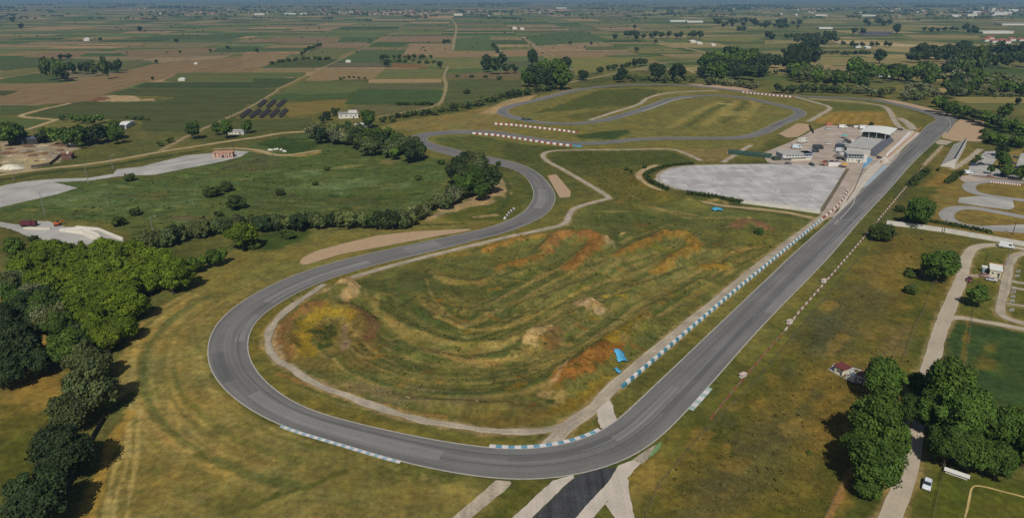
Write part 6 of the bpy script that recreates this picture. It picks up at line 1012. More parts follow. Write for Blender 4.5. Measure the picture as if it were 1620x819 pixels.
for x, y, w_, k, l in ((1456, 334, 42, 'broad', 'big rounded bush cluster by the start of the long white wall'), (1446, 343, 24, 'shrub', 'low bush at the foot of the big rounded bush by the white wall'), (1463, 348, 18, 'shrub', 'dark bush just above the start of the white wall'), (1425, 330, 16, 'shrub', 'small bush between the dotted barrier and the white wall'), (1200, 367, 16, 'broad', 'dark bush beside the small white box hut'), (1443, 432, 20, 'shrub', 'small bush in the meadow below the wide round tree'), (1440, 458, 22, 'shrub', 'lower small bush in the meadow below the wide round tree'), (1395, 368, 40, 'shrub', 'wide low bush against the near side of the white wall start'), (1281, 717, 10, 'shrub', 'tiny lone bush in the meadow beside the tall trees'),
                       (1588, 251, 24, 'broad', 'dark tree on the strip between the two car parks'), (1569, 267, 13, 'broad', 'smallest round tree on the car park island'), (1594, 268, 20, 'broad', 'round tree beside the navy car'), (1617, 271, 22, 'broad', 'bright tree at the frame edge by the black car'), (1548, 250, 12, 'shrub', 'bush at the grassy corner of the car park'), (1541, 255, 12, 'shrub', 'bush beside the dark blue parked car'), (1484, 268, 8, 'shrub', 'small dark bush at the end wall of the grandstand'), (1020 + 0, 264, 9, 'shrub', 'small bush at the tip of the pale paved lot'), (991, 267, 10, 'shrub', 'green bush in the infield before the pale lot'), (999, 271, 8, 'shrub', 'yellowish bush next to the green infield bush'), (1378, 196, 9, 'dark', 'small dark tree at the top edge of the paddock'),
                       (382, 371, 46, 'grove', 'bright yellow green tree standing before the dark hedgerow'), (400, 385, 26, 'shrub', 'low bush beside the bright tree before the hedgerow'), (455, 370, 24, 'shrub', 'flat dark bush below the hedgerow by the gravel trap'), (335, 304, 26, 'shrub', 'taller bush of the trio in the green meadow'), (357, 296, 22, 'shrub', 'upper bush of the trio in the green meadow'), (370, 322, 32, 'shrub', 'broad low bush of the trio in the green meadow'), (205, 281, 18, 'shrub', 'bush at the edge of the upper concrete strip'), (187, 350, 24, 'shrub', 'dark bush right above the white parapet'), (212, 335, 20, 'shrub', 'low bush in the meadow above the parapet bush'), (442, 304, 17, 'shrub', 'dark bush alone in the pale patch of the meadow'), (517, 267, 10, 'shrub', 'small dark bush near the dirt patch of the meadow'), (499, 290, 11, 'shrub', 'small dark bush on the whitish meadow grass'), (661, 282, 12, 'shrub', 'small bush in the meadow below the dark wood'), (789, 259, 10, 'shrub', 'bush standing at the lip of the S bend'), (345, 338, 14, 'shrub', 'bush sprouting at the back of the hedgerow'),
                       (303, 204, 25, 'broad', 'big round tree alone beside the field track fork'), (343, 203, 17, 'broad', 'leaning tree at the end of the low white building'), (357, 203, 24, 'broad', 'tree in front of the low white building by the dirt road'), (391, 199, 18, 'broad', 'tree behind the low white building by the solar tables'), (268, 222, 13, 'shrub', 'small bush in the rough triangle by the track fork'), (254, 228, 11, 'shrub', 'smaller bush in the rough triangle by the track fork'),
                       (518, 182, 15, 'dark', 'dark tree beside the wall of the white farm building'), (531, 176, 13, 'dark', 'dark tree behind the corner of the white farm building'), (583, 186, 26, 'broad', 'tree hugging the far wall of the white farm building'), (510, 188, 12, 'dark', 'small tree before the white farm building'), (697, 102, 11, 'dark', 'round tree at the bend of the farm track'), (612, 99, 13, 'dark', 'round tree at the corner of the big green field')):
    tree(x, y, w_, k, l)
# --- hedges round the pale lot
def hedge(pts, w, h, label, n=None):
    q = resample(PL(pts), 1.6); r = empty('hedge', (*q[0], 0), 0, label, 'hedge'); rg = np.random.default_rng(len(q)); V = []; Fq = []; Cc = []
    for p in q:
        for _ in range(26):
            c = np.array([p[0] - q[0][0] + rg.uniform(-w, w) / 2, p[1] - q[0][1] + rg.uniform(-w, w) / 2, rg.uniform(.1, h)]); u = rg.normal(size=3) * .35; v = np.cross(u, rg.normal(size=3)); v = v / np.linalg.norm(v) * .35; b = len(V); V += [c - u - v, c + u - v, c + u + v, c - u + v]; Fq.append((b, b + 1, b + 2, b + 3)); Cc += [rg.uniform(.7, 1.2)] * 4
    o = link('foliage', np_mesh('foliage', V, Fq, np.array(Cc)[:, None] * np.ones(3)), LEAF['shrub'], r); mb = MB()
    for p in q[::2]: mb.tube((p[0] - q[0][0], p[1] - q[0][1], 0), (p[0] - q[0][0], p[1] - q[0][1], h * .8), .06, .03, 5)
    mb.build('stem', BARK, r); return r
hedge(Z7((1150, 232), (1000, 247), (905, 275), (862, 302), (885, 338), (1000, 392)), 2.6, 1.6, 'low curved hedge round the tip of the pale paved lot'); hedge(Z7((1130, 420), (1250, 435), (1350, 455), (1450, 472)), 2.4, 2.2, 'straight dark hedge along the pale lot up to the white wall'); hedge(Z8((930, 575), (1100, 605), (1300, 640), (1390, 660)), 2.5, 1.6, 'ragged green hedge behind the long white wall by the kart circuit')
hedge(Z8((895, 370), (940, 330), (1000, 280)), 5, 2.6, 'short thick green hedge below the upper dotted barrier'); hedge(Z8((1120, 350), (1160, 325), (1205, 290)), 5, 2.2, 'short green hedge leading down from the grandstand forecourt')
# --- hedgerows, groves and woods on the near side
row([(212, 388), (250, 376), (300, 365), (350, 357), (400, 352), (450, 350), (500, 347), (560, 348), (610, 349), (652, 345)], 68, 23, ['hedge', 'hedge', 'dark'], 'dark bushy tree in the long hedgerow between green meadow and racetrack', 'long dark hedgerow', .2, 1.05)
row([(655, 340), (672, 328), (695, 318), (715, 308), (735, 300), (752, 290)], 18, 24, ['hedge', 'olive'], 'dark tree in the slanting hedgerow above the eroded bank', 'slanting hedgerow above the bank', .25, 1.0)
fill([(715, 262), (735, 252), (755, 258), (778, 272), (782, 290), (765, 305), (740, 298), (720, 280)], 13, 32, ['dark', 'broad', 'hedge'], 'tree of the dense clump inside the S bend', 'dense clump inside the S bend'); row([(690, 256), (705, 258), (770, 262)], 5, 12, 'shrub', 'bush', 'low bushes above the dense clump', ordn='low bush in the line above the dense clump, from the wood side')
fill([(492, 200), (520, 198), (560, 206), (560, 222), (525, 222), (492, 213)], 15, 20, ['hedge', 'olive', 'dark'], 'grey green tree in the upper end of the dark wood by the hairpin', 'dark wood, upper end'); fill([(560, 208), (610, 212), (650, 224), (670, 236), (668, 246), (640, 245), (600, 238), (560, 226)], 24, 25, ['broad', 'dark', 'hedge'], 'dense green tree in the lower end of the dark wood by the hairpin', 'dark wood, lower end')
fill([(25, 412), (60, 398), (110, 392), (190, 388), (270, 412), (292, 432), (270, 445), (232, 452), (190, 462), (120, 470), (70, 450), (30, 440)], 72, 36, 'grove', 'yellow green tree in the dense bright grove beside the run-off grass', 'bright yellow green grove', 1.05, .42, .24)
fill([(110, 470), (190, 462), (225, 470), (215, 500), (180, 545), (150, 540), (125, 505)], 18, 42, 'grove', 'green tree on the lower tongue of the bright grove', 'lower tongue of the grove', 1.0, .42, .3)
row([(295, 421), (313, 415), (333, 408), (350, 403)], 6, 22, 'broad', 'x', 'dark trees ending the grove', .15, 1, 'dark tree of the short row that ends the bright grove')
fill([(5, 430), (40, 440), (75, 470), (100, 500), (60, 505), (20, 480)], 13, 38, ['olive', 'broad', 'hedge', 'dark'], 'grey green tree at the shady edge of the bright grove', 'shady grove edge trees'); row([(70, 480), (92, 510), (118, 545), (128, 570)], 11, 44, ['olive', 'hedge', 'broad'], 'x', 'grey green row below the grove', .25, 1.1, 'grey green tree of the row running down from the grove')
for x, y, w_, k, t_, l in ((140, 615, 78, 'hedge', 1.1, 'huge dark tree opposite the run-off grass, topmost of three big ones'), (112, 650, 62, 'hedge', 1.0, 'dark tree tucked below the topmost big one'), (96, 716, 88, 'dark', 1.0, 'big round dark tree in the middle of the three above the panel fence'), (62, 792, 92, 'dark', 1.0, 'big dark tree at the lower frame edge by the panel fence'), (30, 770, 44, 'shrub', 1.0, 'bush beside the lowest big dark tree'), (25, 545, 76, 'dark', 1.0, 'broad black green tree at the frame edge above the dry clearing'), (52, 572, 52, 'dark', .9, 'dark tree overhanging the dry clearing'), (8, 590, 56, 'dark', .9, 'dark tree cut off by the frame edge at the clearing'), (10, 500, 40, 'dark', 1.0, 'small dark tree at the frame edge above the clearing'), (152, 575, 52, 'hedge', 1.1, 'tree joining the grey green row to the big dark ones')):
    tree(x, y, w_, k, l, None, t_)
for x, y, w_, l in ((52, 377, 15, 'first little bush on the driving yard edge by the lorry'), (64, 385, 18, 'second little bush on the driving yard edge'), (104, 402, 26, 'bush at the near corner of the driving yard'), (150, 391, 24, 'bush hiding the foot of the white ramp'), (172, 388, 20, 'bush between ramp and parapet end'), (190, 392, 24, 'bush at the parapet end'), (20, 392, 34, 'broad bush at the frame edge below the driving yard'), (45, 408, 30, 'bush in front of the bright grove, towards the frame edge'), (80, 398, 26, 'bush on the bank under the driving yard'), (130, 395, 22, 'bush on the bank under the white ramp')): tree(x, y, w_, 'shrub' if w_ < 25 else 'broad', l, None, .85)
# --- builders yard trees
row([(5, 212), (20, 206), (38, 213)], 4, 26, 'broad', 'x', 'trees behind the dark shed', .15, .9, 'tree behind the long dark shed'); fill([(60, 208), (90, 203), (125, 205), (165, 208), (185, 203), (190, 214), (150, 218), (100, 217), (62, 218)], 15, 24, ['broad', 'dark'], 'tree in the green belt behind the builders yard', 'green belt behind the yard', .9)
for x, y, w_, l in ((181, 196, 18, 'yellowish tree at the end of the green belt by the white barn'), (178, 206, 24, 'dark tree next to the yellowish one at the green belt end'), (98, 185, 9, 'small dark tree at the bend of the farm track by the yard'), (128, 229, 10, 'bush between the two cream barns')): tree(x, y, w_, 'grove' if 'yellowish' in l else 'broad', l)
row([(110, 187), (135, 189), (160, 187)], 5, 14, 'broad', 'x', 'loose trees above the green belt', .2, .9, 'loose tree on the scrub above the green belt'); row([(195, 185), (215, 187), (235, 188)], 4, 9, 'shrub', 'x', 'bushes past the white barn', .3, .9, 'bush in the line past the white barn')
# --- middle distance
row([(600, 190), (650, 181), (700, 173), (740, 166), (785, 154), (800, 150), (850, 142), (890, 134)], 42, 12, ['hedge', 'dark', 'shrub'], 'bush in the hedge that follows the far loop on its field side', 'hedge along the far loop', .3, .95)
fill(Z3((130, 470), (200, 410), (330, 400), (410, 470), (330, 510), (180, 510)), 16, 24, ['dark', 'broad'], 'tree in the dense group above the far loop', 'dense group above the far loop')
for x, y, w_, t_, l in ((843, 91, 19, 1.2, 'tallest tree of the dense group above the far loop'), (814, 107, 12, 1.3, 'slim tree beside the dense group above the far loop'), (895, 101, 20, 1.0, 'round tree at the far shoulder of the dense group'), (923, 118, 20, .8, 'lone round tree between dense group and farm road'), (838, 115, 14, 1.2, 'dark tree at the foot of the tallest one')): tree(x, y, w_, 'dark', l, None, t_)
fill([(764, 94), (802, 90), (806, 108), (766, 110)], 7, 18, 'dark', 'tree of the compact grove in the flat fields above the far loop', 'compact grove in the fields')
row(Z3((560, 440), (620, 420), (720, 405), (800, 385), (870, 380)), 11, 11, 'dark', 'x', 'line in the field above the farm road', .2, .9, 'bush of the line running up beside the farm road')
for x, y, w_, l in ((983, 119, 20, 'round tree at the start of the row behind the far bend'), (1041, 112, 28, 'big tree in the row behind the far bend'), (1072, 113, 26, 'twin tree beside the big one in the row behind the far bend'), (1110, 113, 17, 'tree at the last gap before the large wood')): tree(x, y, w_, 'dark', l)
row([(968, 122), (1010, 123), (1050, 125), (1100, 124)], 13, 13, ['hedge', 'shrub'], 'low bush in the row right behind the far bend', 'low bushes behind the far bend', .25, .9)
row([(1115, 127), (1145, 129), (1175, 132), (1198, 137)], 11, 13, ['hedge', 'olive'], 'dark bush in the short hedge above the far red and white barrier', 'short hedge above the far barrier', .2, .9); row([(1228, 140), (1260, 140), (1300, 140), (1335, 142), (1355, 143)], 15, 13, ['hedge', 'dark'], 'bush in the dark hedge behind the last far bend', 'dark hedge behind the last bend', .2, .9)
row([(1362, 140), (1380, 143), (1400, 147)], 6, 16, ['hedge', 'olive'], 'x', 'bushes at the end of the dark hedge', .2, .9, 'bush in the clump that ends the dark hedge'); fill([(1410, 142), (1440, 136), (1480, 138), (1482, 146), (1470, 155), (1440, 155), (1415, 150)], 14, 18, ['olive', 'olive', 'hedge'], 'silvery willow in the thicket behind the gravel corner', 'silvery willow thicket', .85)
row([(1478, 158), (1500, 168), (1540, 181), (1580, 193), (1625, 206)], 24, 20, ['dark', 'broad'], 'dark green tree in the row slanting past the last corner', 'dark row past the last corner', .2, .95); row([(1568, 218), (1600, 222), (1625, 224)], 9, 18, ['broad', 'hedge', 'dark'], 'x', 'trees behind the car park', .25, .9, 'tree in the row behind the car park')
tree(1586, 236, 20, 'dark', 'big dark tree at the top of the car park strip'); row([(1556, 205), (1557, 215), (1560, 224)], 4, 11, 'shrub', 'x', 'bushes by the gravel corner', .2, .9, 'bush on the edge between gravel corner and green plot'); tree(1592, 174, 22, 'broad', 'round tree before the dark slanting row'); tree(1612, 160, 12, 'dark', 'small dark tree on the dry plot behind the slanting row')
fill([(1112, 95), (1140, 86), (1175, 85), (1200, 92), (1212, 108), (1190, 116), (1140, 115), (1115, 108)], 26, 24, ['dark', 'broad'], 'tree in the large dark wood behind the far bend', 'large dark wood behind the far bend'); fill([(1195, 95), (1235, 85), (1240, 95), (1215, 106), (1200, 112)], 8, 18, 'dark', 'tree at the thin end of the large dark wood', 'thin end of the large wood')
row([(1150, 112), (1200, 113), (1235, 114)], 6, 13, 'olive', 'x', 'silvery bushes below the large wood', .2, .8, 'silvery bush on the lower edge of the large wood'); fill([(1246, 92), (1262, 78), (1284, 80), (1284, 98), (1262, 102)], 9, 22, 'dark', 'tall tree in the blocky group beside the large wood', 'blocky tall group', 1.1)
fill([(1240, 108), (1280, 106), (1300, 112), (1355, 118), (1352, 128), (1300, 124), (1250, 118)], 20, 18, ['dark', 'broad', 'hedge'], 'tree in the belt under the blocky group', 'belt under the blocky group'); fill([(1345, 98), (1365, 104), (1400, 108), (1440, 112), (1438, 122), (1380, 120), (1348, 112)], 16, 20, ['broad', 'dark'], 'tree shading the parked white vans in the far grove', 'grove with parked vans')
tree(1393, 89, 20, 'dark', 'isolated round tree on the tan field'); tree(1295, 90, 9, 'dark', 'small isolated tree at the tan field edge'); tree(1365, 130, 20, 'broad', 'rounded tree just above the dark hedge')
fill([(1450, 110), (1470, 105), (1482, 115), (1480, 132), (1462, 130)], 7, 20, ['dark', 'broad'], 'tall tree of the upright clump on the dry plots', 'upright clump on the dry plots', 1.15); fill([(1434, 80), (1455, 70), (1475, 72), (1476, 88), (1440, 90)], 9, 18, 'dark', 'tree of the grove above the tan field', 'grove above the tan field'); fill([(1476, 80), (1505, 76), (1535, 70), (1540, 90), (1500, 92), (1476, 90)], 14, 17, 'dark', 'tree in the belt joining the tan field grove', 'belt joining the tan field grove')
fill([(1490, 108), (1520, 92), (1545, 96), (1560, 80), (1565, 100), (1530, 112), (1500, 118)], 14, 21, ['dark', 'poplar', 'olive'], 'tree in the ragged middle wood towards the town', 'ragged middle wood', 1.05); fill([(1565, 78), (1620, 74), (1630, 100), (1580, 102), (1568, 98)], 14, 20, 'dark', 'tree in the dark wood at the frame edge under the town', 'dark wood under the town')
fill([(1500, 122), (1540, 118), (1545, 138), (1520, 146), (1500, 148)], 13, 20, ['dark', 'broad', 'olive'], 'tree in the mixed thicket before the dry plots', 'mixed thicket before dry plots'); fill([(1548, 120), (1600, 118), (1630, 125), (1630, 146), (1560, 145)], 20, 17, ['olive', 'hedge', 'broad'], 'grey bush in the wide silvery scrub at the frame edge', 'wide silvery scrub', .85); row([(1500, 150), (1540, 147), (1590, 150), (1620, 148)], 9, 11, ['olive', 'shrub'], 'x', 'bushes below the silvery scrub', .3, .9, 'low bush along the foot of the silvery scrub')
row([(63, 108), (190, 105)], 13, 15, ['dark', 'poplar'], 'x', 'tree line in the brown fields', .2, 1.1, 'dark tree of the isolated line in the brown fields'); tree(101, 119, 16, 'dark', 'tree standing before the isolated line in the brown fields'); tree(188, 102, 11, 'poplar', 'slim end tree of the isolated line')
# --- lone far trees and field-edge bushes
for x, y, w_, l in ((32, 41, 10, 'rounded far tree alone in the pale fields near the frame edge'), (220, 45, 9, 'far tree alone on the pale strip'), (279, 64, 7, 'far tree alone between green and tan strips'), (241, 124, 6, 'small tree at the tip of the dark green strip'), (247, 97, 6, 'small tree on the upper rim of the big tan field'), (158, 62, 6, 'far tree past the white speck house'), (20, 31, 9, 'far pair of trees in the haze'), (360, 75, 6, 'far tree on a green strip'), (406, 80, 7, 'far tree by the oblique hedge'), (332, 80, 5, 'speck tree on the tan strip'), (935, 68, 6, 'far lone tree on the tan field'), (902, 68, 6, 'dark lone tree in the flat fields'), (1037, 65, 6, 'slim far tree by the pale river bed'), (1008, 78, 9, 'spreading bush by the pale river bed'), (1004, 42, 7, 'far tree where the pale road begins'), (285, 82, 5, 'tiny lone bush near the field edge'), (972, 58, 8, 'far bush between two green fields'), (1351, 49, 10, 'left one'), (1366, 49, 11, 'r'), (1419, 46, 14, 'leafy far tree beyond the violet field')):
    if l == 'left one': l = 'first round tree of the pair above the violet field'
    if l == 'r': l = 'second round tree of the pair above the violet field'
    tree(x, y, w_, 'dark', l)
row([(600, 91), (640, 90), (684, 89)], 10, 8, 'dark', 'x', 'line above the red brown plot', .3, .9, 'tree of the line above the red brown plot'); row([(780, 70), (784, 76), (788, 82)], 5, 7, 'dark', 'x', 'short oblique line', .2, 1, 'tree of the short oblique line beside the tan field'); row([(474, 86), (488, 78), (508, 70)], 7, 7, 'dark', 'x', 'oblique hedge by the scrub', .3, .9, 'bush of the oblique hedge leading to the dark scrub')
row([(92, 89), (115, 89)], 4, 8, 'dark', 'x', 'tiny row in the green field', .2, .8, 'bush of the tiny row in the far green field'); row([(428, 101), (450, 95), (480, 92), (525, 93)], 12, 8, 'shrub', 'x', 'bushes round the dark scrub', .3, .9, 'bush on the upper rim of the dark scrub'); row([(534, 125), (555, 122), (580, 124)], 6, 6, 'shrub', 'x', 'bushes below the tan field', .3, .9, 'bush on the lower rim of the wide tan field')
row([(622, 163), (650, 164), (684, 163)], 9, 10, 'shrub', 'x', 'bushes under the dark green field', .3, .9, 'bush in the strip under the dark green field'); row([(700, 66), (712, 66)], 3, 7, 'dark', 'x', 'trio by the tan field', .2, .9, 'tree of the trio above the tan field'); tree(738, 145, 12, 'shrub', 'low bush alone in the green field beside the far loop')
row([(712, 119), (780, 122), (800, 126)], 4, 8, 'shrub', 'x', 'bushes on the grey plot', .3, .9, 'bush on the grey brown plot by the farm track'); row([(690, 98), (665, 99), (655, 97), (625, 96)], 6, 8, 'shrub', 'x', 'bushes along the plot edge', .3, .9, 'bush along the edge of the red brown plot')
fill([(970, 50), (1010, 52), (1110, 54), (1110, 58), (1000, 58)], 14, 10, 'dark', 'far tree in the thin belt above the pale river bed', 'thin belt above the river bed'); fill([(1130, 30), (1180, 30), (1182, 40), (1135, 40)], 10, 9, 'dark', 'far tree in the row near the white sheds', 'row near the white sheds'); fill([(1185, 32), (1270, 34), (1270, 42), (1190, 41)], 18, 9, 'dark', 'far tree in the long dark line below the sheds', 'long dark line below the sheds'); fill([(1355, 32), (1410, 33), (1410, 38), (1355, 38)], 6, 9, 'dark', 'far tree of the spaced row', 'spaced far row')
fill([(1240, 55), (1320, 54), (1330, 62), (1250, 64)], 16, 12, 'dark', 'tree of the flat dark wood beyond the tan strip', 'flat dark wood beyond the tan strip'); fill([(1275, 62), (1305, 64), (1300, 74), (1280, 72)], 5, 15, 'dark', 'tree of the clump under the flat dark wood', 'clump under the flat dark wood'); row([(1330, 68), (1360, 70), (1400, 70), (1415, 72)], 8, 9, 'dark', 'x', 'dots along the tan strip', .4, .9, 'small tree along the lower edge of the tan strip'); row([(1290, 83), (1340, 84), (1380, 82)], 12, 10, 'shrub', 'bush in the green hedge below the tan strip', 'green hedge below the tan strip', .3, .8)
row([(1460, 47), (1500, 46), (1530, 45)], 7, 8, 'dark', 'x', 'row by the warehouses', .3, .9, 'tree of the row before the warehouses'); fill([(1525, 40), (1545, 40), (1545, 52), (1528, 52)], 4, 10, 'dark', 'tree beside the white warehouse', 'trees beside the white warehouse'); row([(1213, 55), (1225, 58)], 2, 11, 'dark', 'x', 'pair', .3, 1, 'tree of the pair beyond the large wood'); row([(1165, 46), (1180, 44)], 3, 9, 'dark', 'x', 'trio', .3, .9, 'tree of the little trio beyond the large wood')
# the trees that show largest are objects of their own; the small rest of the far belts and hedges joins the far woods
REQ.sort(key=lambda a: (a[0], -a[3])); LEFT = {'tree': 305, 'shrub': 130}
for rq in REQ:
    c_ = 'shrub' if rq[4] == 'shrub' else 'tree'; LEFT[c_] -= 1; plant(*rq[1:], mass=LEFT[c_] < 0)
print('trees', COUNT, 'mass', len(MASS))

# --- far woods, one mass each band: nobody could count them
def far_woods():
    rg = np.random.default_rng(21); V0, F0, c0 = crown_geo(3, 'dark', 60, .3, 6); Vs = []; Fs = []; Cs = []; b = 0
    spots = []
    for _ in range(150):
        y = rg.uniform(6, 34); x = rg.uniform(-40, 1660); n = rg.integers(3, 14); L = rg.uniform(8, 60)
        if y < 16: n *= 2; L *= 2
        spots += [(x + rg.uniform(0, L), y + rg.uniform(-.5, .5), rg.uniform(3, 5.5)) for _ in range(n)]
    for bx0, bx1, by0, by1, n in ((1350, 1640, 14, 32, 130), (380, 900, 17, 26, 130), (930, 1240, 12, 28, 60), (200, 400, 20, 30, 30)): spots += [(rg.uniform(bx0, bx1), rg.uniform(by0, by1), rg.uniform(3.5, 6)) for _ in range(n)]
    for _ in range(150): spots.append((rg.uniform(0, 1100), rg.uniform(30, 88), rg.uniform(2.2, 4.5)))
    for px, py, w_ in spots:
        x, y = P(px, py); r = w_ / 2 / ppm(px, py); r = min(r, 14); V = V0 * np.array([r * rg.uniform(.9, 1.5), r, r * rg.uniform(.6, .85)]) + np.array([x, y, 0]); Vs.append(V); Fs.append(F0 + b); Cs.append(c0); b += len(V)
    kinds = ['dark', 'broad', 'olive', 'hedge', 'grove', 'poplar', 'shrub']; MI = [np.zeros(sum(len(f) for f in Fs), np.int32)]; G = {k: [crown_geo(40 + v, k, 420, .2, 11) for v in range(3)] for k in kinds}
    for x, y, r, k, tall in MASS:
        V, Fq, cl = G[k][rg.integers(3)]; t = rg.uniform(0, 6.28); R = np.array([[math.cos(t), -math.sin(t), 0], [math.sin(t), math.cos(t), 0], [0, 0, 1]]); Vs.append(V @ R.T * [r, r, r * tall] + [x, y, 0]); Fs.append(Fq + b); Cs.append(cl * rg.uniform(.78, 1.25)); MI.append(np.full(len(Fq), kinds.index(k), np.int32)); b += len(V)
    me = np_mesh('woodland', np.vstack(Vs), np.vstack(Fs), np.vstack(Cs)); o = tag(link('woodland', me, [LEAF[k] for k in kinds]), kind='stuff'); me.polygons.foreach_set('material_index', np.concatenate(MI))
far_woods()
# --- villages and sheds far off
rg = np.random.default_rng(9); HM = {}
def vhouse(px, py, w, l, h, wall_, roof_, label, group, rz, name='house', cat='house'):
    key = (wall_.name, roof_.name, name)
    if key not in HM:
        mb = MB(); mb.box(-.5, .5, -.5, .5, 0, .7, 0)
        if name == 'house': mb.prism([(-.56, .703), (.56, .703), (0, 1.15)], -.54, .54, 1)
        else: mb.box(-.52, .52, -.52, .52, .703, .82, 1)
        me = bpy.data.meshes.new(name); me.from_pydata(mb.v, [], mb.f); me.materials.append(wall_); me.materials.append(roof_); me.polygons.foreach_set('material_index', np.array(mb.m, np.int32)); me.update(); HM[key] = me
    o = bpy.data.objects.new(name, HM[key]); COL.objects.link(o); o.location = (*P(px, py), 0); o.scale = (w, l, h); o.rotation_euler = (0, 0, rz); return tag(o, label, cat, group)
RT = [mat('red_tiles', C(176, 104, 84)), mat('orange_tiles', C(188, 124, 98)), ROOFR]; WT = [mat('village_wall', C(186, 174, 158)), mat('village_plaster', C(168, 156, 140))]
def village(n, x0, x1, y0, y1, label, group, w=(8, 15), red=.85):
    for _ in range(n):
        r_ = RT[rg.integers(3)] if rg.random() < red else ROOFW; vhouse(rg.uniform(x0, x1), rg.uniform(y0, y1), rg.uniform(*w), rg.uniform(*w), rg.uniform(7, 11), WT[rg.integers(2)], r_, label, group, rg.uniform(-.4, .4))
village(66, 500, 690, 18, 24.5, 'far house in the big red roofed village on the horizon plain', 'big far village'); village(16, 690, 900, 17, 24, 'far house scattered past the end of the big village', 'scattered houses past the village'); village(22, 200, 470, 14, 25, 'far house in the loose hamlet before the big village', 'loose hamlet'); village(30, 1360, 1620, 14, 27, 'far house among trees of the town on the plain', 'far town houses', (9, 17), .5); village(12, 1130, 1320, 16, 28, 'far house beyond the long dark tree line', 'houses beyond the tree line', (10, 17), .4)
FW_ = [(412, 24, 60, 40, 10, 'far white shed at the near end of the loose hamlet'), (460, 23, 70, 30, 9, 'far white shed between hamlet and village'), (481, 23.5, 40, 30, 10, 'far pale shed where the big village begins'), (725, 25, 50, 30, 12, 'far cream hall beside the pale road out of the village'), (776, 26, 26, 18, 8, 'far white barn alone past the pale road'), (888, 14, 90, 40, 10, 'far white roof line near the horizon'), (1073, 35, 80, 30, 9, 'long pink white shed in the far fields'), (1098, 36, 70, 30, 9, 'second long white shed in the far fields'), (1304, 46, 50, 24, 7, 'pale blue shed above the tan strip'), (1297, 25.5, 70, 40, 9, 'far white depot before the horizon plain'), (1372, 26, 80, 40, 9, 'far long white depot near the town'), (1542, 22, 50, 40, 18, 'tall white mill building in the far town'), (1535, 26, 60, 40, 14, 'cream factory block below the tall mill'), (1582, 24, 110, 50, 20, 'largest white factory block of the far town'), (1600, 19, 70, 40, 20, 'white factory top behind the largest block'), (1510, 27, 50, 30, 13, 'greenish factory at the edge of the far town'), (1601, 40, 120, 50, 9, 'long grey white warehouse before the far town'), (1572, 53, 100, 40, 8, 'nearest long white warehouse below the far town'), (1570, 17.5, 24, 24, 24, 'white silo tower on the town skyline')]
for x, y, a_, b_, h_, l in FW_: vhouse(x, y, a_, b_, h_, CREAM if 'cream' in l else WALLM, ROOFW if 'grey' not in l else ROOFG, l, None, .05, 'warehouse', 'warehouse')
for i, (x, y) in enumerate([(1560, 66), (1572, 68), (1585, 67), (1600, 65), (1615, 66), (1566, 63), (1592, 69)]): vhouse(x, y, 16, 12, 8, WALLM, RT[0], ['first', 'second', 'third', 'fourth', 'last', 'rear', 'front'][i] + ' house of the red roofed cluster under the white warehouse', 'red roofed cluster', .1)
for x, y, a_, h_, l in ((138, 65, 14, 7, 'tiny white farm hut in the far green fields'), (288, 128, 9, 4, 'small white hut beside the dark green strip'), (551, 99, 9, 4, 'small pale hut in the grey field'), (310, 102, 6, 3, 'speck of a hut on the tan field'), (814, 47, 16, 8, 'white farmhouse beside far trees'), (826, 47.5, 14, 7, 'second white farmhouse beside far trees'), (1096, 68, 16, 6, 'white house in the dark trees by the river bed'), (1106, 70, 14, 5, 'low white house by the river bed'), (1128, 73, 10, 5, 'tiny white shed by the river bed'), (1477, 111, 14, 5, 'small white house behind the upright clump'), (1356, 76, 14, 5, 'white shed in the hedge under the tan strip'), (1372, 77, 12, 5, 'pale shed beside the white one in the hedge'), (1575, 84, 14, 6, 'white gable in the dark wood under the town'), (1597, 85, 12, 6, 'second white gable in the dark wood')): vhouse(x, y, a_, a_ * .7, h_, WALLM, ROOFW, l, None, .2, 'house', 'house')
for x, y, hd, pt, l in ((1373, 120, 90, (206, 210, 214), 'white caravan parked under the far grove'), (1379, 121, 90, (84, 108, 130), 'blue van parked under the far grove'), (1395, 123, 90, (230, 228, 224), 'long white van beside the blue one in the far grove'), (1406, 123, 90, (216, 212, 206), 'pale van at the end of the far grove'), (571, 203.5, 90, (226, 226, 224), 'white van at the edge of the dark wood'), (578, 202.5, 90, (216, 216, 214), 'second white vehicle at the edge of the dark wood')): car(x, y, hd, pt, l, 1, 'van', 2.0, 'van', 'van')
for i, (x, y, c) in enumerate(((829, 190, (60, 64, 84)), (838, 190.5, (70, 66, 62)))): car(x, y, 80, c, ['blue racing car on the asphalt of the far left loop end'.replace('left ', ''), 'second dark car following the blue one on the far loop'][i], 1, 'hatch', 1.3)
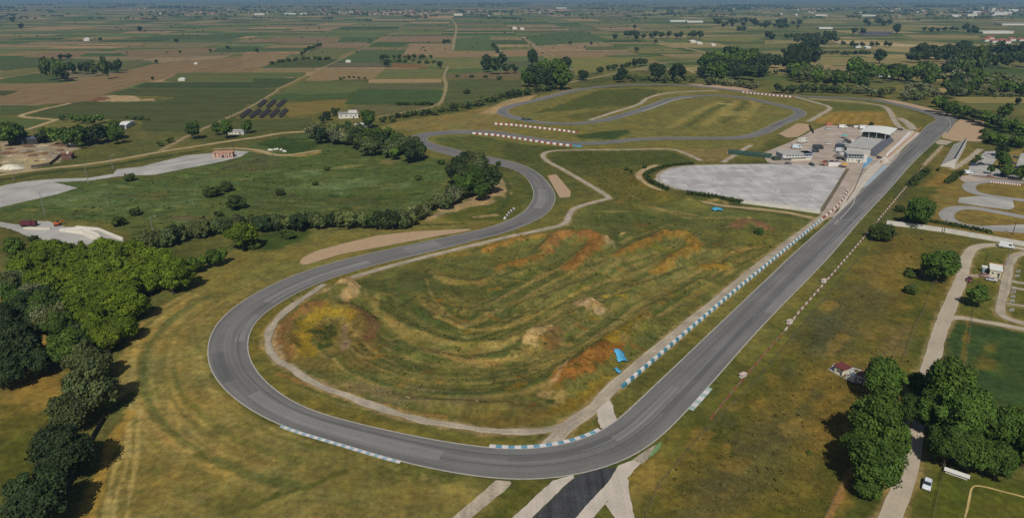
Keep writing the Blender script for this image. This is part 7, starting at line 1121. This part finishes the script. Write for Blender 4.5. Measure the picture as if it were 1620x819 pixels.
# ------------------------------------------------------------------ air, sky, sun, camera
HAZE_TOP = 150.0
mb = MB(); mb.box(-30000, 30000, -3000, 30000, -3, HAZE_TOP)
hz = mb.build('haze', []); hm = bpy.data.materials.new('air'); nt = nodes(hm)
o_ = nt.nodes.new('ShaderNodeOutputMaterial'); v_ = nt.nodes.new('ShaderNodeVolumePrincipled')
v_.inputs['Color'].default_value = (.30, .56, .88, 1); v_.inputs['Density'].default_value = 7.2e-5; v_.inputs['Anisotropy'].default_value = 0.0
nt.links.new(v_.outputs[0], o_.inputs['Volume']); hz.data.materials.append(hm); tag(hz, kind='stuff')
SUN_EL = math.radians(47); SUN_AZ = math.radians(183)     # bearing of the sun, clockwise from +Y
w = bpy.data.worlds.new('World'); SC.world = w; w.use_nodes = True; nt = w.node_tree; nt.nodes.clear()
bo = nt.nodes.new('ShaderNodeOutputWorld'); bg = nt.nodes.new('ShaderNodeBackground'); sk = nt.nodes.new('ShaderNodeTexSky'); sk.sky_type = 'NISHITA'; sk.sun_disc = False
sk.sun_elevation = SUN_EL; sk.sun_rotation = SUN_AZ; bg.inputs[1].default_value = .055
nt.links.new(sk.outputs[0], bg.inputs[0]); nt.links.new(bg.outputs[0], bo.inputs[0])
sd = bpy.data.lights.new('sun', 'SUN'); sd.energy = 3.9; sd.angle = math.radians(.53); sd.color = (1, .96, .88)
so = bpy.data.objects.new('sun', sd); COL.objects.link(so)
sdir = Vector((math.sin(SUN_AZ) * math.cos(SUN_EL), math.cos(SUN_AZ) * math.cos(SUN_EL), math.sin(SUN_EL))); so.rotation_euler = sdir.to_track_quat('Z', 'Y').to_euler()
cd = bpy.data.cameras.new('camera'); co = bpy.data.objects.new('camera', cd); COL.objects.link(co); SC.camera = co
cd.sensor_fit = 'HORIZONTAL'; cd.sensor_width = 36; cd.lens = 36 * F / 1620; cd.clip_start = 1; cd.clip_end = 60000
co.location = (0, 0, H); co.rotation_euler = (math.pi / 2 - PITCH, 0, 0)
SC.render.engine = 'CYCLES'; cy = SC.cycles; cy.max_bounces = 5; cy.diffuse_bounces = 2; cy.glossy_bounces = 2; cy.volume_bounces = 0; cy.transparent_max_bounces = 4
cy.use_denoising = False; cy.use_adaptive_sampling = True; cy.adaptive_threshold = .01; cy.sample_clamp_indirect = 4
try: cy.denoiser = 'OPENIMAGEDENOISE'
except Exception: pass
SC.view_settings.view_transform = 'Standard'; SC.view_settings.look = 'None'; SC.view_settings.exposure = 0; SC.view_settings.gamma = 1; SC.view_settings.use_curve_mapping = False
